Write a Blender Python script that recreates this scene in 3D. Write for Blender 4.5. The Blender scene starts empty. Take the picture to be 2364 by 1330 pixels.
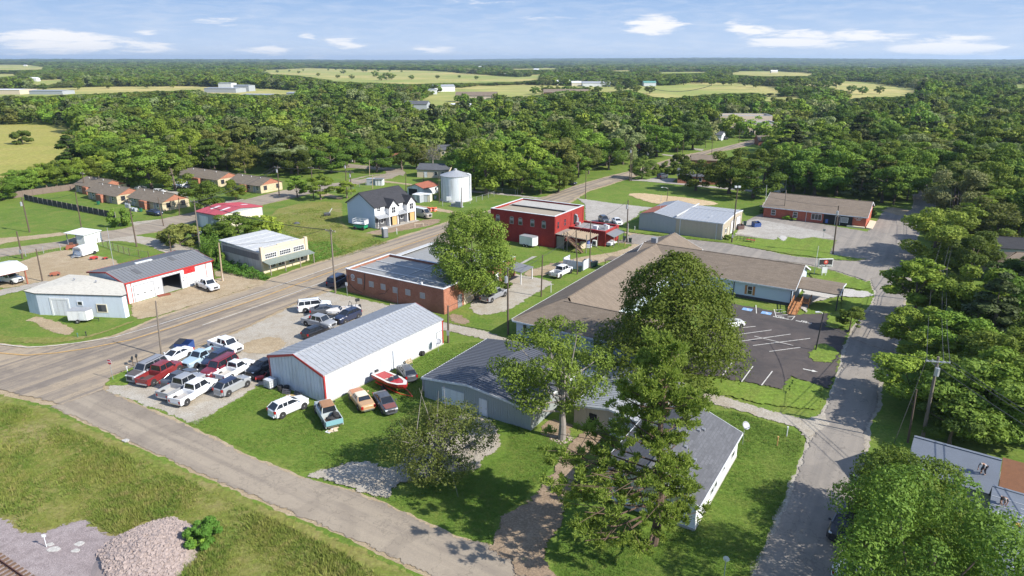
import bpy, bmesh, math, random
import numpy as np
from mathutils import Vector, Matrix
from mathutils.geometry import delaunay_2d_cdt
random.seed(7); RNG=np.random.default_rng(11)
S=bpy.context.scene; C=S.collection; PI=math.pi
# ---------------------------------------------------------------- survey
# ground positions were surveyed from the photograph: focal 1576 px at 2364 px width,
# camera 38 m up, tilted 18.55 degrees down
FO=1576.;PT=math.atan(529/FO);CH=38.;sp,cp=math.sin(PT),math.cos(PT)
def G(x,y,z=0.):
    u=(x-1182)/FO;v=(y-665)/FO
    t=(CH-z)/(sp+v*cp)
    return (t*u,t*(cp-v*sp))
def HT(bx,by,ty):
    b=G(bx,by);v=(ty-665)/FO;t=b[1]/(cp-v*sp);return CH-t*(sp+v*cp)
ZO={'a':(0,360,3.9117),'b':(0,560,3.9117),'c':(220,700,4.4325),'d':(580,640,3.5),'e':(460,380,3.9117),'g':(1060,400,4.156),'h':(1380,400,3.3257),'v':(900,740,2.892),'t':(1200,700,2.111),'w':(1700,700,2.111),'y':(1900,350,2.418),'k':(0,880,2.956),'m':(700,280,4.728),'n':(1400,280,4.221),'u':(770,410,8.868)}
def P(k,x,y):
    o=ZO[k];return (o[0]+x/o[2],o[1]+y/o[2])
def PG(k,x,y,z=0): return G(*P(k,x,y),z)
# ---------------------------------------------------------------- objects
def prop(o,label=None,cat=None,group=None,kind=None):
    if label:o['label']=label
    if cat:o['category']=cat
    if group:o['group']=group
    if kind:o['kind']=kind
    return o
def empty(name,loc,rz=0,label=None,cat=None,group=None):
    o=bpy.data.objects.new(name,None);C.objects.link(o);o.location=(loc[0],loc[1],loc[2] if len(loc)>2 else 0);o.rotation_euler=(0,0,rz);o.empty_display_size=.3
    return prop(o,label,cat,group)
def link(name,me,mat=None,parent=None):
    o=bpy.data.objects.new(name,me);C.objects.link(o)
    if mat and not me.materials: me.materials.append(mat)
    if parent:o.parent=parent
    return o
def copy_tree(o,parent=None):
    c=o.copy();C.objects.link(c)
    if parent is not None:c.parent=parent
    for ch in list(o.children): copy_tree(ch,c)
    return c
SPLIT={'pane':('pane',6),'corner_trim':('corner_trim',9),'gable_trim':('gable_trim',9),'porch_post':('porch_post',9),'downpipe':('downpipe',9),'skylight':('skylight',9),'parapet_step':('parapet_step',9),'posts':('post',100),'meter_box':('meter_box',9),'roof_unit':('roof_unit',9),'post':('post',20),'leg':('leg',8),'insulators':('insulator',8),'roof_seam':('roof_seam',6),'door_light':('door_light',9),'sleepers':('sleeper',80),'patio_slats':('slat',20),'roof_rail':('roof_rail',4),'flat_stone':('flat_stone',1),'floodlights':('floodlight',4),'pipe':('pipe',1)}
class MB:
    def __init__(s): s.v=[];s.f=[]
    def quad(s,a,b,c,d):
        n=len(s.v);s.v+=[a,b,c,d];s.f.append((n,n+1,n+2,n+3));return s
    def poly(s,pts):
        n=len(s.v);s.v+=list(pts);s.f.append(tuple(range(n,n+len(pts))));return s
    def box(s,x0,x1,y0,y1,z0,z1,M=None):
        n=len(s.v);V=[(x,y,z) for z in (z0,z1) for x,y in ((x0,y0),(x1,y0),(x1,y1),(x0,y1))]
        if M is not None: V=[tuple(M@Vector(p)) for p in V]
        s.v+=V
        for f in ((3,2,1,0),(4,5,6,7),(0,1,5,4),(1,2,6,5),(2,3,7,6),(3,0,4,7)): s.f.append(tuple(n+i for i in f))
        return s
    def prism(s,pts,z0,z1):
        n=len(s.v);k=len(pts)
        za=z0 if hasattr(z0,'__len__') else [z0]*k; zb=z1 if hasattr(z1,'__len__') else [z1]*k
        s.v+=[(p[0],p[1],za[i]) for i,p in enumerate(pts)]+[(p[0],p[1],zb[i]) for i,p in enumerate(pts)]
        s.f.append(tuple(n+i for i in range(k-1,-1,-1)));s.f.append(tuple(n+k+i for i in range(k)))
        for i in range(k): j=(i+1)%k; s.f.append((n+i,n+j,n+k+j,n+k+i))
        return s
    def slab(s,pts,t):
        # pts: top polygon (3D); thickness t downwards
        n=len(s.v);k=len(pts)
        s.v+=[(p[0],p[1],p[2]-t) for p in pts]+[tuple(p) for p in pts]
        s.f.append(tuple(n+i for i in range(k-1,-1,-1)));s.f.append(tuple(n+k+i for i in range(k)))
        for i in range(k): j=(i+1)%k; s.f.append((n+i,n+j,n+k+j,n+k+i))
        return s
    def tube(s,p0,p1,r0,r1=None,n=8,cap=True):
        r1=r0 if r1 is None else r1
        p0=Vector(p0);p1=Vector(p1);d=(p1-p0).normalized()
        a=d.orthogonal().normalized();b=d.cross(a);m=len(s.v)
        for p,r in ((p0,r0),(p1,r1)):
            for i in range(n):
                t=2*PI*i/n;s.v.append(tuple(p+r*(math.cos(t)*a+math.sin(t)*b)))
        for i in range(n): j=(i+1)%n; s.f.append((m+i,m+j,m+n+j,m+n+i))
        if cap: s.f.append(tuple(m+i for i in range(n-1,-1,-1)));s.f.append(tuple(m+n+i for i in range(n)))
        return s
    def path(s,pts,rs,n=8):
        for i in range(len(pts)-1): s.tube(pts[i],pts[i+1],rs[i],rs[i+1],n)
        return s
    def lathe(s,prof,n=24,c=(0,0),z=0):
        m=len(s.v);k=len(prof)
        for r,h in prof:
            for i in range(n): t=2*PI*i/n;s.v.append((c[0]+r*math.cos(t),c[1]+r*math.sin(t),z+h))
        for q in range(k-1):
            for i in range(n): j=(i+1)%n; s.f.append((m+q*n+i,m+q*n+j,m+(q+1)*n+j,m+(q+1)*n+i))
        s.f.append(tuple(m+i for i in range(n-1,-1,-1)));s.f.append(tuple(m+(k-1)*n+i for i in range(n)))
        return s
    def loft(s,rings,closed=True,cap=True):
        m=len(s.v);n=len(rings[0])
        for r in rings: s.v+=[tuple(p) for p in r]
        for q in range(len(rings)-1):
            for i in range(n if closed else n-1):
                j=(i+1)%n; s.f.append((m+q*n+i,m+q*n+j,m+(q+1)*n+j,m+(q+1)*n+i))
        if cap: s.f.append(tuple(m+i for i in range(n-1,-1,-1)));e=m+(len(rings)-1)*n;s.f.append(tuple(e+i for i in range(n)))
        return s
    def islands(s):
        pr=list(range(len(s.v)))
        def fd(a):
            while pr[a]!=a: pr[a]=pr[pr[a]];a=pr[a]
            return a
        for f in s.f:
            a=fd(f[0])
            for b in f[1:]: pr[fd(b)]=a
        g={}
        for f in s.f: g.setdefault(fd(f[0]),[]).append(f)
        out=[]
        for fs in g.values():
            m=MB();mp={}
            for f in fs:
                for i in f:
                    if i not in mp: mp[i]=len(m.v);m.v.append(s.v[i])
                m.f.append(tuple(mp[i] for i in f))
            out.append(m)
        return out
    def build(s,name,mat,parent=None,smooth=False,bevel=0,fix=False):
        if name in SPLIT:
            n2,cap=SPLIT[name];isl=s.islands()
            if 1<len(isl)<=cap:
                for m in isl: o=m._build(n2,mat,parent,smooth,bevel,fix)
                return o
        return s._build(name,mat,parent,smooth,bevel,fix)
    def _build(s,name,mat,parent=None,smooth=False,bevel=0,fix=False):
        me=bpy.data.meshes.new(name);me.from_pydata(s.v,[],s.f);me.update()
        if fix or bevel:
            bm=bmesh.new();bm.from_mesh(me);bmesh.ops.recalc_face_normals(bm,faces=bm.faces);bm.to_mesh(me);bm.free()
        if smooth:
            for p in me.polygons:p.use_smooth=True
        o=link(name,me,mat,parent)
        if bevel:
            b=o.modifiers.new('b','BEVEL');b.width=bevel;b.segments=2;b.limit_method='ANGLE'
        return o
def Rz(a): return Matrix.Rotation(a,4,'Z')
# ---------------------------------------------------------------- materials
def NT(name):
    m=bpy.data.materials.new(name);m.use_nodes=True;nt=m.node_tree;nt.nodes.clear();return m,nt
def nd(nt,t,**k):
    n=nt.nodes.new(t)
    for a,b in k.items():
        if a in('loc',):continue
        setattr(n,a,b)
    return n
def noise(nt,vec,scale,detail=4,rough=.55,dist=0):
    n=nt.nodes.new('ShaderNodeTexNoise');n.inputs['Scale'].default_value=scale;n.inputs['Detail'].default_value=detail;n.inputs['Roughness'].default_value=rough;n.inputs['Distortion'].default_value=dist
    if vec is not None: nt.links.new(vec,n.inputs['Vector'])
    return n.outputs['Fac']
def ramp(nt,fac,stops,interp='LINEAR'):
    r=nt.nodes.new('ShaderNodeValToRGB');r.color_ramp.interpolation=interp
    e=r.color_ramp.elements
    while len(e)<len(stops): e.new(.5)
    for i,(p,c) in enumerate(stops):
        e[i].position=p; e[i].color=(c,c,c,1) if not hasattr(c,'__len__') else (*c,1)
    nt.links.new(fac,r.inputs['Fac']);return r.outputs['Color']
def mixc(nt,fac,a,b,blend='MIX'):
    m=nt.nodes.new('ShaderNodeMix');m.data_type='RGBA';m.blend_type=blend
    for i,v in ((0,fac),(6,a),(7,b)):
        if hasattr(v,'is_linked') : nt.links.new(v,m.inputs[i])
        elif hasattr(v,'__len__'): m.inputs[i].default_value=(*v,1)
        else: m.inputs[i].default_value=v
    return m.outputs[2]
def coord(nt,kind='Object',rot=0,scale=(1,1,1)):
    t=nt.nodes.new('ShaderNodeTexCoord');o=t.outputs[kind]
    if rot or scale!=(1,1,1):
        m=nt.nodes.new('ShaderNodeMapping');m.vector_type='TEXTURE';m.inputs['Rotation'].default_value=(0,0,rot);m.inputs['Scale'].default_value=tuple(1/q for q in scale)
        nt.links.new(o,m.inputs[0]);o=m.outputs[0]
    return o
def bumpn(nt,h,strength,dist):
    b=nt.nodes.new('ShaderNodeBump');b.inputs['Strength'].default_value=strength;b.inputs['Distance'].default_value=dist
    nt.links.new(h,b.inputs['Height']);return b.outputs['Normal']
def bsdf(nt,col,rough=.8,metal=0,normal=None,coat=0,spec=.5,fray=False):
    b=nt.nodes.new('ShaderNodeBsdfPrincipled');o=nt.nodes.new('ShaderNodeOutputMaterial')
    if hasattr(col,'is_linked'): nt.links.new(col,b.inputs['Base Color'])
    else: b.inputs['Base Color'].default_value=(*col,1)
    b.inputs['Roughness'].default_value=rough;b.inputs['Metallic'].default_value=metal;b.inputs['Coat Weight'].default_value=coat;b.inputs['Coat Roughness'].default_value=.08
    b.inputs['Specular IOR Level'].default_value=spec
    if normal: nt.links.new(normal,b.inputs['Normal'])
    if fray:
        at=nt.nodes.new('ShaderNodeAttribute');at.attribute_name='fray';t=nt.nodes.new('ShaderNodeTexCoord')
        n=noise(nt,t.outputs['Object'],1.1,8,.72);r=ramp(nt,n,[(.34,0),(.66,1)])
        s=nt.nodes.new('ShaderNodeMath');s.operation='GREATER_THAN';nt.links.new(at.outputs['Fac'],s.inputs[0])
        q=nt.nodes.new('ShaderNodeMath');q.operation='MULTIPLY_ADD';nt.links.new(r,q.inputs[0]);q.inputs[1].default_value=.92;q.inputs[2].default_value=.06;nt.links.new(q.outputs[0],s.inputs[1])
        tr=nt.nodes.new('ShaderNodeBsdfTransparent');mx=nt.nodes.new('ShaderNodeMixShader');nt.links.new(s.outputs[0],mx.inputs[0]);nt.links.new(b.outputs[0],mx.inputs[1]);nt.links.new(tr.outputs[0],mx.inputs[2]);nt.links.new(mx.outputs[0],o.inputs[0]);return b
    nt.links.new(b.outputs[0],o.inputs[0]);return b
_mc={}
def plain(name,col,rough=.7,var=.12,scale=1.5,metal=0,coat=0,bump=0,dirt=0,spec=.5):
    """painted / bare surface with broad tone variation, fine grain and streaky weathering"""
    if name in _mc:return _mc[name]
    m,nt=NT(name);o=coord(nt)
    n1=noise(nt,o,scale,5,.6);n2=noise(nt,o,scale*9,3)
    c=mixc(nt,n1,tuple(x*(1-var) for x in col),tuple(min(1,x*(1+var)) for x in col))
    c=mixc(nt,ramp(nt,n2,[(.35,0),(.7,1)]),c,tuple(min(1,x*(1-var*.6)) for x in col))
    if dirt:
        ms=coord(nt,'Object',0,(1.3,1.3,.16));n3=noise(nt,ms,1.6,5,.65)
        c=mixc(nt,ramp(nt,n3,[(.48,0),(.75,dirt)]),c,(.16,.13,.10))
    nr=bumpn(nt,n2,bump,.02) if bump else None
    bsdf(nt,c,rough,metal,nr,coat,spec);_mc[name]=m;return m
def paint(name,col,rough=.32): return plain('car_'+name,col,rough,.05,2,0,.6)
def asphalt(name,base,dark,tint,rot=None,seed=0,cracks=.5,streak=.6):
    m,nt=NT(name);o=coord(nt)
    big=noise(nt,o,.06,6,.6);mid=noise(nt,o,.5,6,.65,.5);fine=noise(nt,o,9,3,.7)
    c=mixc(nt,ramp(nt,big,[(.38,0),(.62,1)]),base,tint)
    c=mixc(nt,ramp(nt,mid,[(.42,0),(.72,.75)]),c,dark)
    if rot is not None:
        so=coord(nt,'Object',rot,(.02,.75,1));st=noise(nt,so,1.,4,.6)
        c=mixc(nt,ramp(nt,st,[(.42,0),(.56,streak)]),c,dark)
        so2=coord(nt,'Object',rot,(.01,.55,1));st2=noise(nt,so2,1.7,3,.5)
        c=mixc(nt,ramp(nt,st2,[(.46,0),(.6,min(1,streak*1.25))]),c,tint)
    vo=nt.nodes.new('ShaderNodeTexVoronoi');vo.feature='DISTANCE_TO_EDGE';vo.inputs['Scale'].default_value=.16
    wv=nt.nodes.new('ShaderNodeMix');wv.data_type='VECTOR';wv.inputs[0].default_value=.12
    tn=nt.nodes.new('ShaderNodeTexNoise');tn.inputs['Scale'].default_value=.6;tn.inputs['Detail'].default_value=6;nt.links.new(o,tn.inputs['Vector'])
    mp=nt.nodes.new('ShaderNodeVectorMath');mp.operation='SCALE';mp.inputs[3].default_value=9;nt.links.new(tn.outputs['Color'],mp.inputs[0])
    ad=nt.nodes.new('ShaderNodeVectorMath');ad.operation='ADD';nt.links.new(o,ad.inputs[0]);nt.links.new(mp.outputs[0],ad.inputs[1])
    nt.links.new(ad.outputs[0],vo.inputs['Vector'])
    pv=noise(nt,o,.13,2,.4,1.2);c=mixc(nt,ramp(nt,pv,[(.60,0),(.63,.28)]),c,tuple(x*.78 for x in dark))
    sp2=noise(nt,o,1.1,3,.6);c=mixc(nt,ramp(nt,sp2,[(.66,0),(.76,.35)]),c,tuple(x*.6 for x in dark))
    cr=ramp(nt,vo.outputs['Distance'],[(.0,min(1,cracks*1.1)),(.018,0)])
    c=mixc(nt,cr,c,tuple(x*.45 for x in dark))
    c=mixc(nt,ramp(nt,fine,[(.3,0),(.75,.55)]),c,tuple(x*.7 for x in base))
    bsdf(nt,c,.9,0,bumpn(nt,fine,.35,.015),0,.25,True);return m
def ground_mat(name,cols,scales=(.05,.35,3.),bump=.6,patch=None,pt=(.58,.72),pscale=.12,stripe=None):
    """cols: three tones mixed at three noise scales; patch: bare colour"""
    m,nt=NT(name);o=coord(nt)
    a=noise(nt,o,scales[0],6,.6);b=noise(nt,o,scales[1],6,.65,.4);c_=noise(nt,o,scales[2],5,.75)
    c=mixc(nt,ramp(nt,a,[(.38,0),(.62,1)]),cols[0],cols[1])
    c=mixc(nt,ramp(nt,b,[(.42,0),(.68,.8)]),c,cols[2])
    if stripe is not None:
        sn=noise(nt,coord(nt,'Object',stripe,(.03,.9,1)),1.,2);c=mixc(nt,ramp(nt,sn,[(.44,0),(.56,.38)]),c,tuple(x*1.22 for x in cols[1]))
    if patch:
        p=noise(nt,o,pscale,7,.65,.6);c=mixc(nt,ramp(nt,p,[(pt[0],0),(pt[1],.85)]),c,patch)
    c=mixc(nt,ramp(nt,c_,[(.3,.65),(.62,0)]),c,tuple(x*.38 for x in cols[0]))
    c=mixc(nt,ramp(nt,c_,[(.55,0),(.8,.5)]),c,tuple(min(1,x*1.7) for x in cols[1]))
    bsdf(nt,c,.95,0,bumpn(nt,c_,bump,.08),0,.15,True);return m
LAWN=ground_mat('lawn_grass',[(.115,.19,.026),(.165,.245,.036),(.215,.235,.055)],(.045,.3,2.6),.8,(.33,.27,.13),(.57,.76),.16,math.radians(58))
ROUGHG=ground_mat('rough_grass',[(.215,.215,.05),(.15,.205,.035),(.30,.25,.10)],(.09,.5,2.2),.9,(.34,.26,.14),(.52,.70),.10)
FIELD=ground_mat('pasture_grass',[(.36,.335,.085),(.29,.30,.07),(.42,.35,.11)],(.008,.05,.6),.5)
GRAVEL=ground_mat('gravel_surface',[(.42,.375,.305),(.47,.435,.37),(.35,.295,.22)],(.09,.5,7.),.5,(.38,.29,.17),(.60,.74),.12)
TAN=ground_mat('dirt_surface',[(.40,.315,.20),(.47,.38,.26),(.33,.245,.145)],(.1,.55,6.),.5,(.22,.24,.08),(.64,.74),.3)
BROWN=ground_mat('bare_earth',[(.30,.22,.15),(.38,.29,.20),(.23,.165,.105)],(.1,.6,6.),.5,(.2,.23,.07),(.62,.74),.35)
SAND=ground_mat('bare_sand',[(.56,.42,.25),(.62,.49,.31),(.47,.33,.18)],(.1,.6,6.),.3,(.15,.24,.05),(.62,.70),.3)
BALLAST=ground_mat('ballast_stone',[(.36,.30,.29),(.43,.37,.36),(.25,.205,.20)],(.12,1.6,9.),1.,(.23,.25,.08),(.68,.78),.15)
A1=math.radians(57)
ROAD=asphalt('street_asphalt',(.27,.228,.18),(.165,.142,.125),(.40,.32,.22),A1,0,.35,.75)
ROAD2=asphalt('old_asphalt',(.30,.255,.20),(.215,.18,.145),(.38,.32,.24),math.radians(-32),1,.4,.5)
ROAD3=asphalt('side_asphalt',(.275,.245,.21),(.195,.178,.16),(.34,.30,.25),math.radians(58),1,.5,.4)
LOTM=asphalt('sealed_asphalt',(.075,.068,.066),(.05,.046,.046),(.125,.10,.088),None,2,.3)
CONC=ground_mat('worn_concrete',[(.40,.375,.33),(.47,.44,.39),(.33,.30,.26)],(.1,.6,6.),.2)
PALEC=ground_mat('pale_aggregate',[(.50,.48,.44),(.56,.54,.50),(.42,.39,.34)],(.1,.6,7.),.3)
WHITEP=plain('road_paint_white',(.66,.64,.58),.7,.25,3,0,0,0,.75);YELP=plain('road_paint_yellow',(.55,.34,.12),.7,.25,3,0,0,0,.6)
BLUEP=plain('road_paint_blue',(.22,.38,.62),.7,.1,2)
GLASS=plain('window_glass',(.03,.035,.045),.08,.3,1,0,0,0,0,.8)
CARGL=plain('car_glass',(.018,.022,.028),.06,.3,1,0,0,0,0,.8)
RUB=plain('tyre_rubber',(.025,.024,.024),.85);RIM=plain('wheel_rim',(.42,.43,.45),.35,.1,2,.6)
BLK=plain('black_plastic',(.03,.03,.032),.6)
WHITE=plain('white_paint',(.70,.71,.70),.55,.05,.7,0,0,0,.3)
WHITED=plain('white_weathered',(.66,.68,.69),.65,.07,.7,0,0,0,.5)
CHROME=plain('chrome',(.6,.6,.62),.2,.05,1,.9)
WOOD=plain('pole_wood',(.115,.083,.06),.9,.3,3,0,0,.3);WOODL=plain('pale_wood',(.38,.29,.19),.85,.2,3,0,0,.2)
WOODO=plain('cedar_wood',(.42,.19,.075),.8,.2,3);WEATH=plain('weathered_wood',(.26,.23,.19),.9,.25,3,0,0,.2)
STEEL=plain('galvanised_steel',(.50,.52,.54),.4,.1,2,.5);GREYM=plain('grey_metal',(.30,.31,.33),.5,.1,2,.3)
REDP=plain('red_trim_paint',(.42,.035,.03),.5,.12,2);LAMPG=plain('lamp_glass',(.75,.78,.8),.2)
PORC=plain('porcelain',(.55,.55,.55),.3);WIREM=plain('wire_black',(.05,.05,.05),.6)
# ---------------------------------------------------------------- ground sheets
def rough_poly(pts,seg,amp,seed):
    """world polygon -> finely cut, irregular outline"""
    out=[];r=random.Random(seed);n=len(pts)
    for i in range(n):
        a=Vector(pts[i][:2]);b=Vector(pts[(i+1)%n][:2]);L=(b-a).length;k=max(1,min(400,int(L/seg)))
        nn=Vector((-(b-a).y,(b-a).x)).normalized() if L>0 else Vector((0,0))
        ph=[r.uniform(0,6.28) for _ in range(4)];fr=[r.uniform(.25,.5),r.uniform(.7,1.1),r.uniform(1.8,2.6),r.uniform(4,6)]
        for q in range(k):
            t=q/k;s=t*L;e=min(1,min(t,1-t)*L/1.5)
            w=sum(math.sin(fr[j]*s+ph[j])/(1+j) for j in range(4))*.45+r.uniform(-.5,.5)
            out.append(tuple(a.lerp(b,t)+nn*w*amp*e))
    return out
def smooth_poly(pts,it=1):
    for _ in range(it):
        o=[]
        for i in range(len(pts)):
            a=pts[i];b=pts[(i+1)%len(pts)]
            o.append((a[0]*.75+b[0]*.25,a[1]*.75+b[1]*.25));o.append((a[0]*.25+b[0]*.75,a[1]*.25+b[1]*.75))
        pts=o
    return pts
_sid=[0];PAVED=[]
def sheet(name,mat,level,pts,amp=.25,seg=.6,world=False,sm=0,kind='structure',block=True,fray=.8,verge=None):
    if name=='road': fray=.55
    if name in('footpath',): fray=.12
    if name=='pasture': fray=0
    """pts: photo pixels (or world metres) of an area of ground; level: stacking step of 12 mm"""
    w=[p if world else G(*p) for p in pts]
    if sm: w=smooth_poly(w,sm)
    if block: PAVED.append(w)
    if verge:
        A=sum(w[k][0]*w[(k+1)%len(w)][1]-w[(k+1)%len(w)][0]*w[k][1] for k in range(len(w)));sg=1 if A>0 else -1;o=[];n=len(w)
        for k in range(n):
            a=Vector(w[k-1]);b=Vector(w[k]);c=Vector(w[(k+1)%n]);t=((b-a).normalized()+(c-b).normalized())
            t=t.normalized() if t.length>.05 else (c-b).normalized();d=Vector((t.y,-t.x))*sg*verge[1];o.append((b.x+d.x,b.y+d.y))
        sheet('verge',verge[0],0,o,.6,.5,True,0,kind,False,.9)
    _sid[0]+=1
    w=rough_poly(w,seg,amp*.45,_sid[0]) if amp>0 else w
    zz=.03*level+.0004*_sid[0]
    A=sum(w[k][0]*w[(k+1)%len(w)][1]-w[(k+1)%len(w)][0]*w[k][1] for k in range(len(w)))
    if A<0: w=w[::-1]
    n=len(w);inn=[]
    if fray>0:
        K=3
        for k in range(n):
            a=Vector(w[(k-K)%n]);b=Vector(w[(k+K)%n]);t=b-a
            if t.length<1e-6:t=Vector((1,0))
            t.normalize();inn.append((w[k][0]-t.y*fray,w[k][1]+t.x*fray))
    core=inn or w;cv,ce,cf,_,_,_=delaunay_2d_cdt([Vector(q) for q in core],[],[list(range(n))],1,1e-5)
    V=[(x,y,zz) for x,y in cv];F=[tuple(f) for f in cf];FR=[0.]*len(V)
    if inn:
        b0=len(V);V+=[(x,y,zz-.018) for x,y in w]+[(x,y,zz-.001) for x,y in inn];FR+=[1.]*n+[0.]*n
        F+=[(b0+k,b0+(k+1)%n,b0+n+(k+1)%n,b0+n+k) for k in range(n)]
    me=bpy.data.meshes.new(name);me.from_pydata(V,[],F);a=me.attributes.new('fray','FLOAT','POINT');a.data.foreach_set('value',FR)
    bm=bmesh.new();bm.from_mesh(me);bm.normal_update()
    for f in bm.faces:
        if f.normal.z<0: f.normal_flip()
    bm.to_mesh(me);bm.free()
    return prop(link(name,me,mat),kind=kind)
def PL(k,*q): return [P(k,*p) for p in q]
# ground: rings out to the horizon, rolling beyond the town
def gh(r,a,x,y):
    f=np.clip((r-1500)/3500,0,1);f=f*f*(3-2*f)
    h=(np.sin(x*.0011+1.3)*np.cos(y*.0009+.4)*8+np.sin(x*.00043+2.1+y*.0003)*14+np.sin(x*.0023-y*.0017)*4)
    far=np.clip((r-4500)/6000,0,1)*(18+10*np.sin(x*.00025+1)+8*np.sin(a*9+2)*np.clip((r-6000)/3000,0,1))
    return f*h*.6+far-f*4
def height(x,y):
    r=math.hypot(x,y);return float(gh(np.array(r),np.array(math.atan2(y,x)),np.array(x),np.array(y)))
nr_,na=90,260
rs=np.concatenate([[0.],np.geomspace(30,20000,nr_)]);V=[(0,0,0)];F=[]
for r in rs[1:]:
    a=np.linspace(0,2*PI,na,endpoint=False);x=r*np.cos(a);y=r*np.sin(a)
    z=gh(np.full(na,r),a,x,y);V+=list(zip(x.tolist(),y.tolist(),z.tolist()))
for i in range(na): F.append((0,1+i,1+(i+1)%na))
for q in range(nr_-1):
    for i in range(na): j=(i+1)%na;b=1+q*na;F.append((b+i,b+na+i,b+na+j,b+j))
m,nt=NT('country_grass');o=coord(nt)
a=noise(nt,o,.045,6,.6);b=noise(nt,o,.3,6,.65,.4);c_=noise(nt,o,2.6,5,.75);w=noise(nt,o,.0035,5,.6)
near=mixc(nt,ramp(nt,a,[(.38,0),(.62,1)]),(.11,.185,.026),(.16,.24,.036));near=mixc(nt,ramp(nt,b,[(.42,0),(.68,.8)]),near,(.215,.235,.055))
near=mixc(nt,ramp(nt,c_,[(.3,.65),(.62,0)]),near,(.04,.075,.013))
far=mixc(nt,ramp(nt,w,[(.42,0),(.58,1)]),(.27,.31,.08),(.47,.39,.15));far=mixc(nt,ramp(nt,noise(nt,o,.02,6,.7),[(.42,0),(.62,.7)]),far,(.22,.24,.07))
vl=nt.nodes.new('ShaderNodeVectorMath');vl.operation='LENGTH';nt.links.new(o,vl.inputs[0])
mr=nt.nodes.new('ShaderNodeMapRange');mr.inputs[1].default_value=420;mr.inputs[2].default_value=620;nt.links.new(vl.outputs['Value'],mr.inputs[0])
bsdf(nt,mixc(nt,mr.outputs[0],near,far),.95,0,bumpn(nt,c_,.7,.08),0,.15)
me=bpy.data.meshes.new('ground');me.from_pydata(V,[],F);me.update()
for p in me.polygons:p.use_smooth=True
prop(link('ground',me,m),kind='structure')

# main street and intersection
sheet('road',ROAD,3,[(-260,786),(0,797),(64,804),(128,800),(204,790),(262,778),(358,738),(473,700),(600,660),(630,643),(731,609),(895,558),(1048,509),(1150,481),(1267,453),(1325,431),(1400,409),(1480,390),(1561,363),(1627,349),(1675,339),(1720,328),(1800,305),(1890,283),(1900,288),(1806,313),(1722,337),(1676,347),(1644,351),(1585,370),(1510,393),(1470,405),(1400,428),(1356,441),(1327,459),(1300,478),(1185,512),(1048,562),(930,608),(800,660),(756,670),(700,694),(640,722),(560,760),(470,797),(400,822),(330,840),(262,868),(240,903),(140,938),(0,904),(-260,870)],.35,.7,verge=(TAN,1.6))
sheet('road',ROAD2,2,[(111,941),(203,981),(338,1041),(474,1103),(609,1161),(700,1201),(840,1262),(985,1333),(1180,1440),(1560,1700),(1700,1560),(1430,1410),(1290,1333),(1240,1290),(1150,1262),(1050,1236),(985,1205),(895,1162),(780,1122),(690,1098),(640,1076),(562,1046),(517,1019),(423,975),(330,937),(240,898),(180,915)],.25,verge=(TAN,.9))
sheet('road',ROAD3,2,[(1700,1560),(1735,1330),(1776,1235),(1818,1145),(1861,1027),(1880,985),(1904,942),(1937,856),(1944,818),(1965,762),(1994,724),(2014,700),(2020,675),(2005,640),(1975,606),(2000,560),(2050,520),(2098,486),(2107,482),(2111,433),(2140,414),(2165,396),(2230,398),(2186,430),(2160,445),(2160,482),(2135,505),(2121,530),(2110,606),(2086,714),(2068,813),(2034,890),(2029,946),(2005,984),(1998,1098),(1966,1155),(1945,1330),(1930,1560)],.3,verge=(GRAVEL,1.0))
# gravel car lot and its bare patch
sheet('gravel_lot',GRAVEL,1,[(423,975),(237,905),(262,868),(330,840),(470,797),(560,760),(640,722),(700,692),(760,672),(905,705),(1010,740),(1000,770),(780,890),(630,880),(600,893),(560,920),(500,955),(455,985)],.4)
sheet('dirt_patch',TAN,2,[(540,803),(590,780),(640,775),(672,790),(650,812),(600,822),(560,818)],.6,.4,sm=1)
sheet('lawn',LAWN,2,PL('c',(90,852),(72,790),(300,690),(560,560),(800,502),(880,508),(720,600),(660,650),(560,640),(340,835),(290,850)),.2,fray=.4)
sheet('rough_grass',ROUGHG,2,PL('c',(640,690),(800,640),(900,700),(1080,740),(1040,800),(980,760),(760,770),(780,700)),.3,.5,fray=.7)
# street north of the shop and its side lanes
sheet('road',ROAD2,2,[(-60,580),(25,572),(150,556),(190,540),(281,529),(365,508),(445,490),(560,462),(650,440),(700,432),(760,425),(835,414),(880,404),(905,396),(930,400),(905,412),(850,420),(790,435),(720,447),(600,475),(460,510),(400,530),(280,549),(200,561),(150,569),(60,586),(-60,602)],.3,verge=(TAN,.8))
sheet('gravel_lane',GRAVEL,1,PL('a',(820,700),(1100,660),(1150,700),(1400,740),(1700,810),(1900,880),(1700,930),(1450,880),(1340,810),(1040,765),(860,790)),.4,sm=1)
sheet('dirt_track',TAN,1,PL('a',(-150,760),(0,740),(250,720),(550,688),(700,700),(560,722),(50,790),(-150,880)),.3)
sheet('yard',TAN,1,PL('a',(150,960),(430,870),(640,840),(780,880),(1150,950),(1000,1100),(700,1150),(380,1140),(200,1180),(60,1200),(-100,1190),(-100,1050)),.6,sm=1)
sheet('path',CONC,2,PL('a',(-150,1240),(0,1205),(420,1125),(520,1135),(150,1235),(0,1272),(-150,1300)),.25)
sheet('driveway',TAN,2,PL('b',(1165,550),(1480,470),(1925,330),(2060,300),(2347,215),(2347,390),(1850,545),(1400,680),(1230,705),(1170,670)),.3)
sheet('dirt_track',TAN,1,PL('b',(1925,250),(2060,260),(2347,330),(2600,400),(2400,430),(2150,330),(1925,310)),.3)
sheet('concrete_slab',TAN,1,PL('b',(190,710),(330,655),(470,690),(600,735),(720,785),(620,850),(500,830),(350,780),(280,720)),.4,sm=1)
sheet('driveway',GRAVEL,1,PL('a',(1160,600),(1440,570),(1560,590),(1720,520),(1740,540),(1500,650),(1200,640)),.3)
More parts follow.
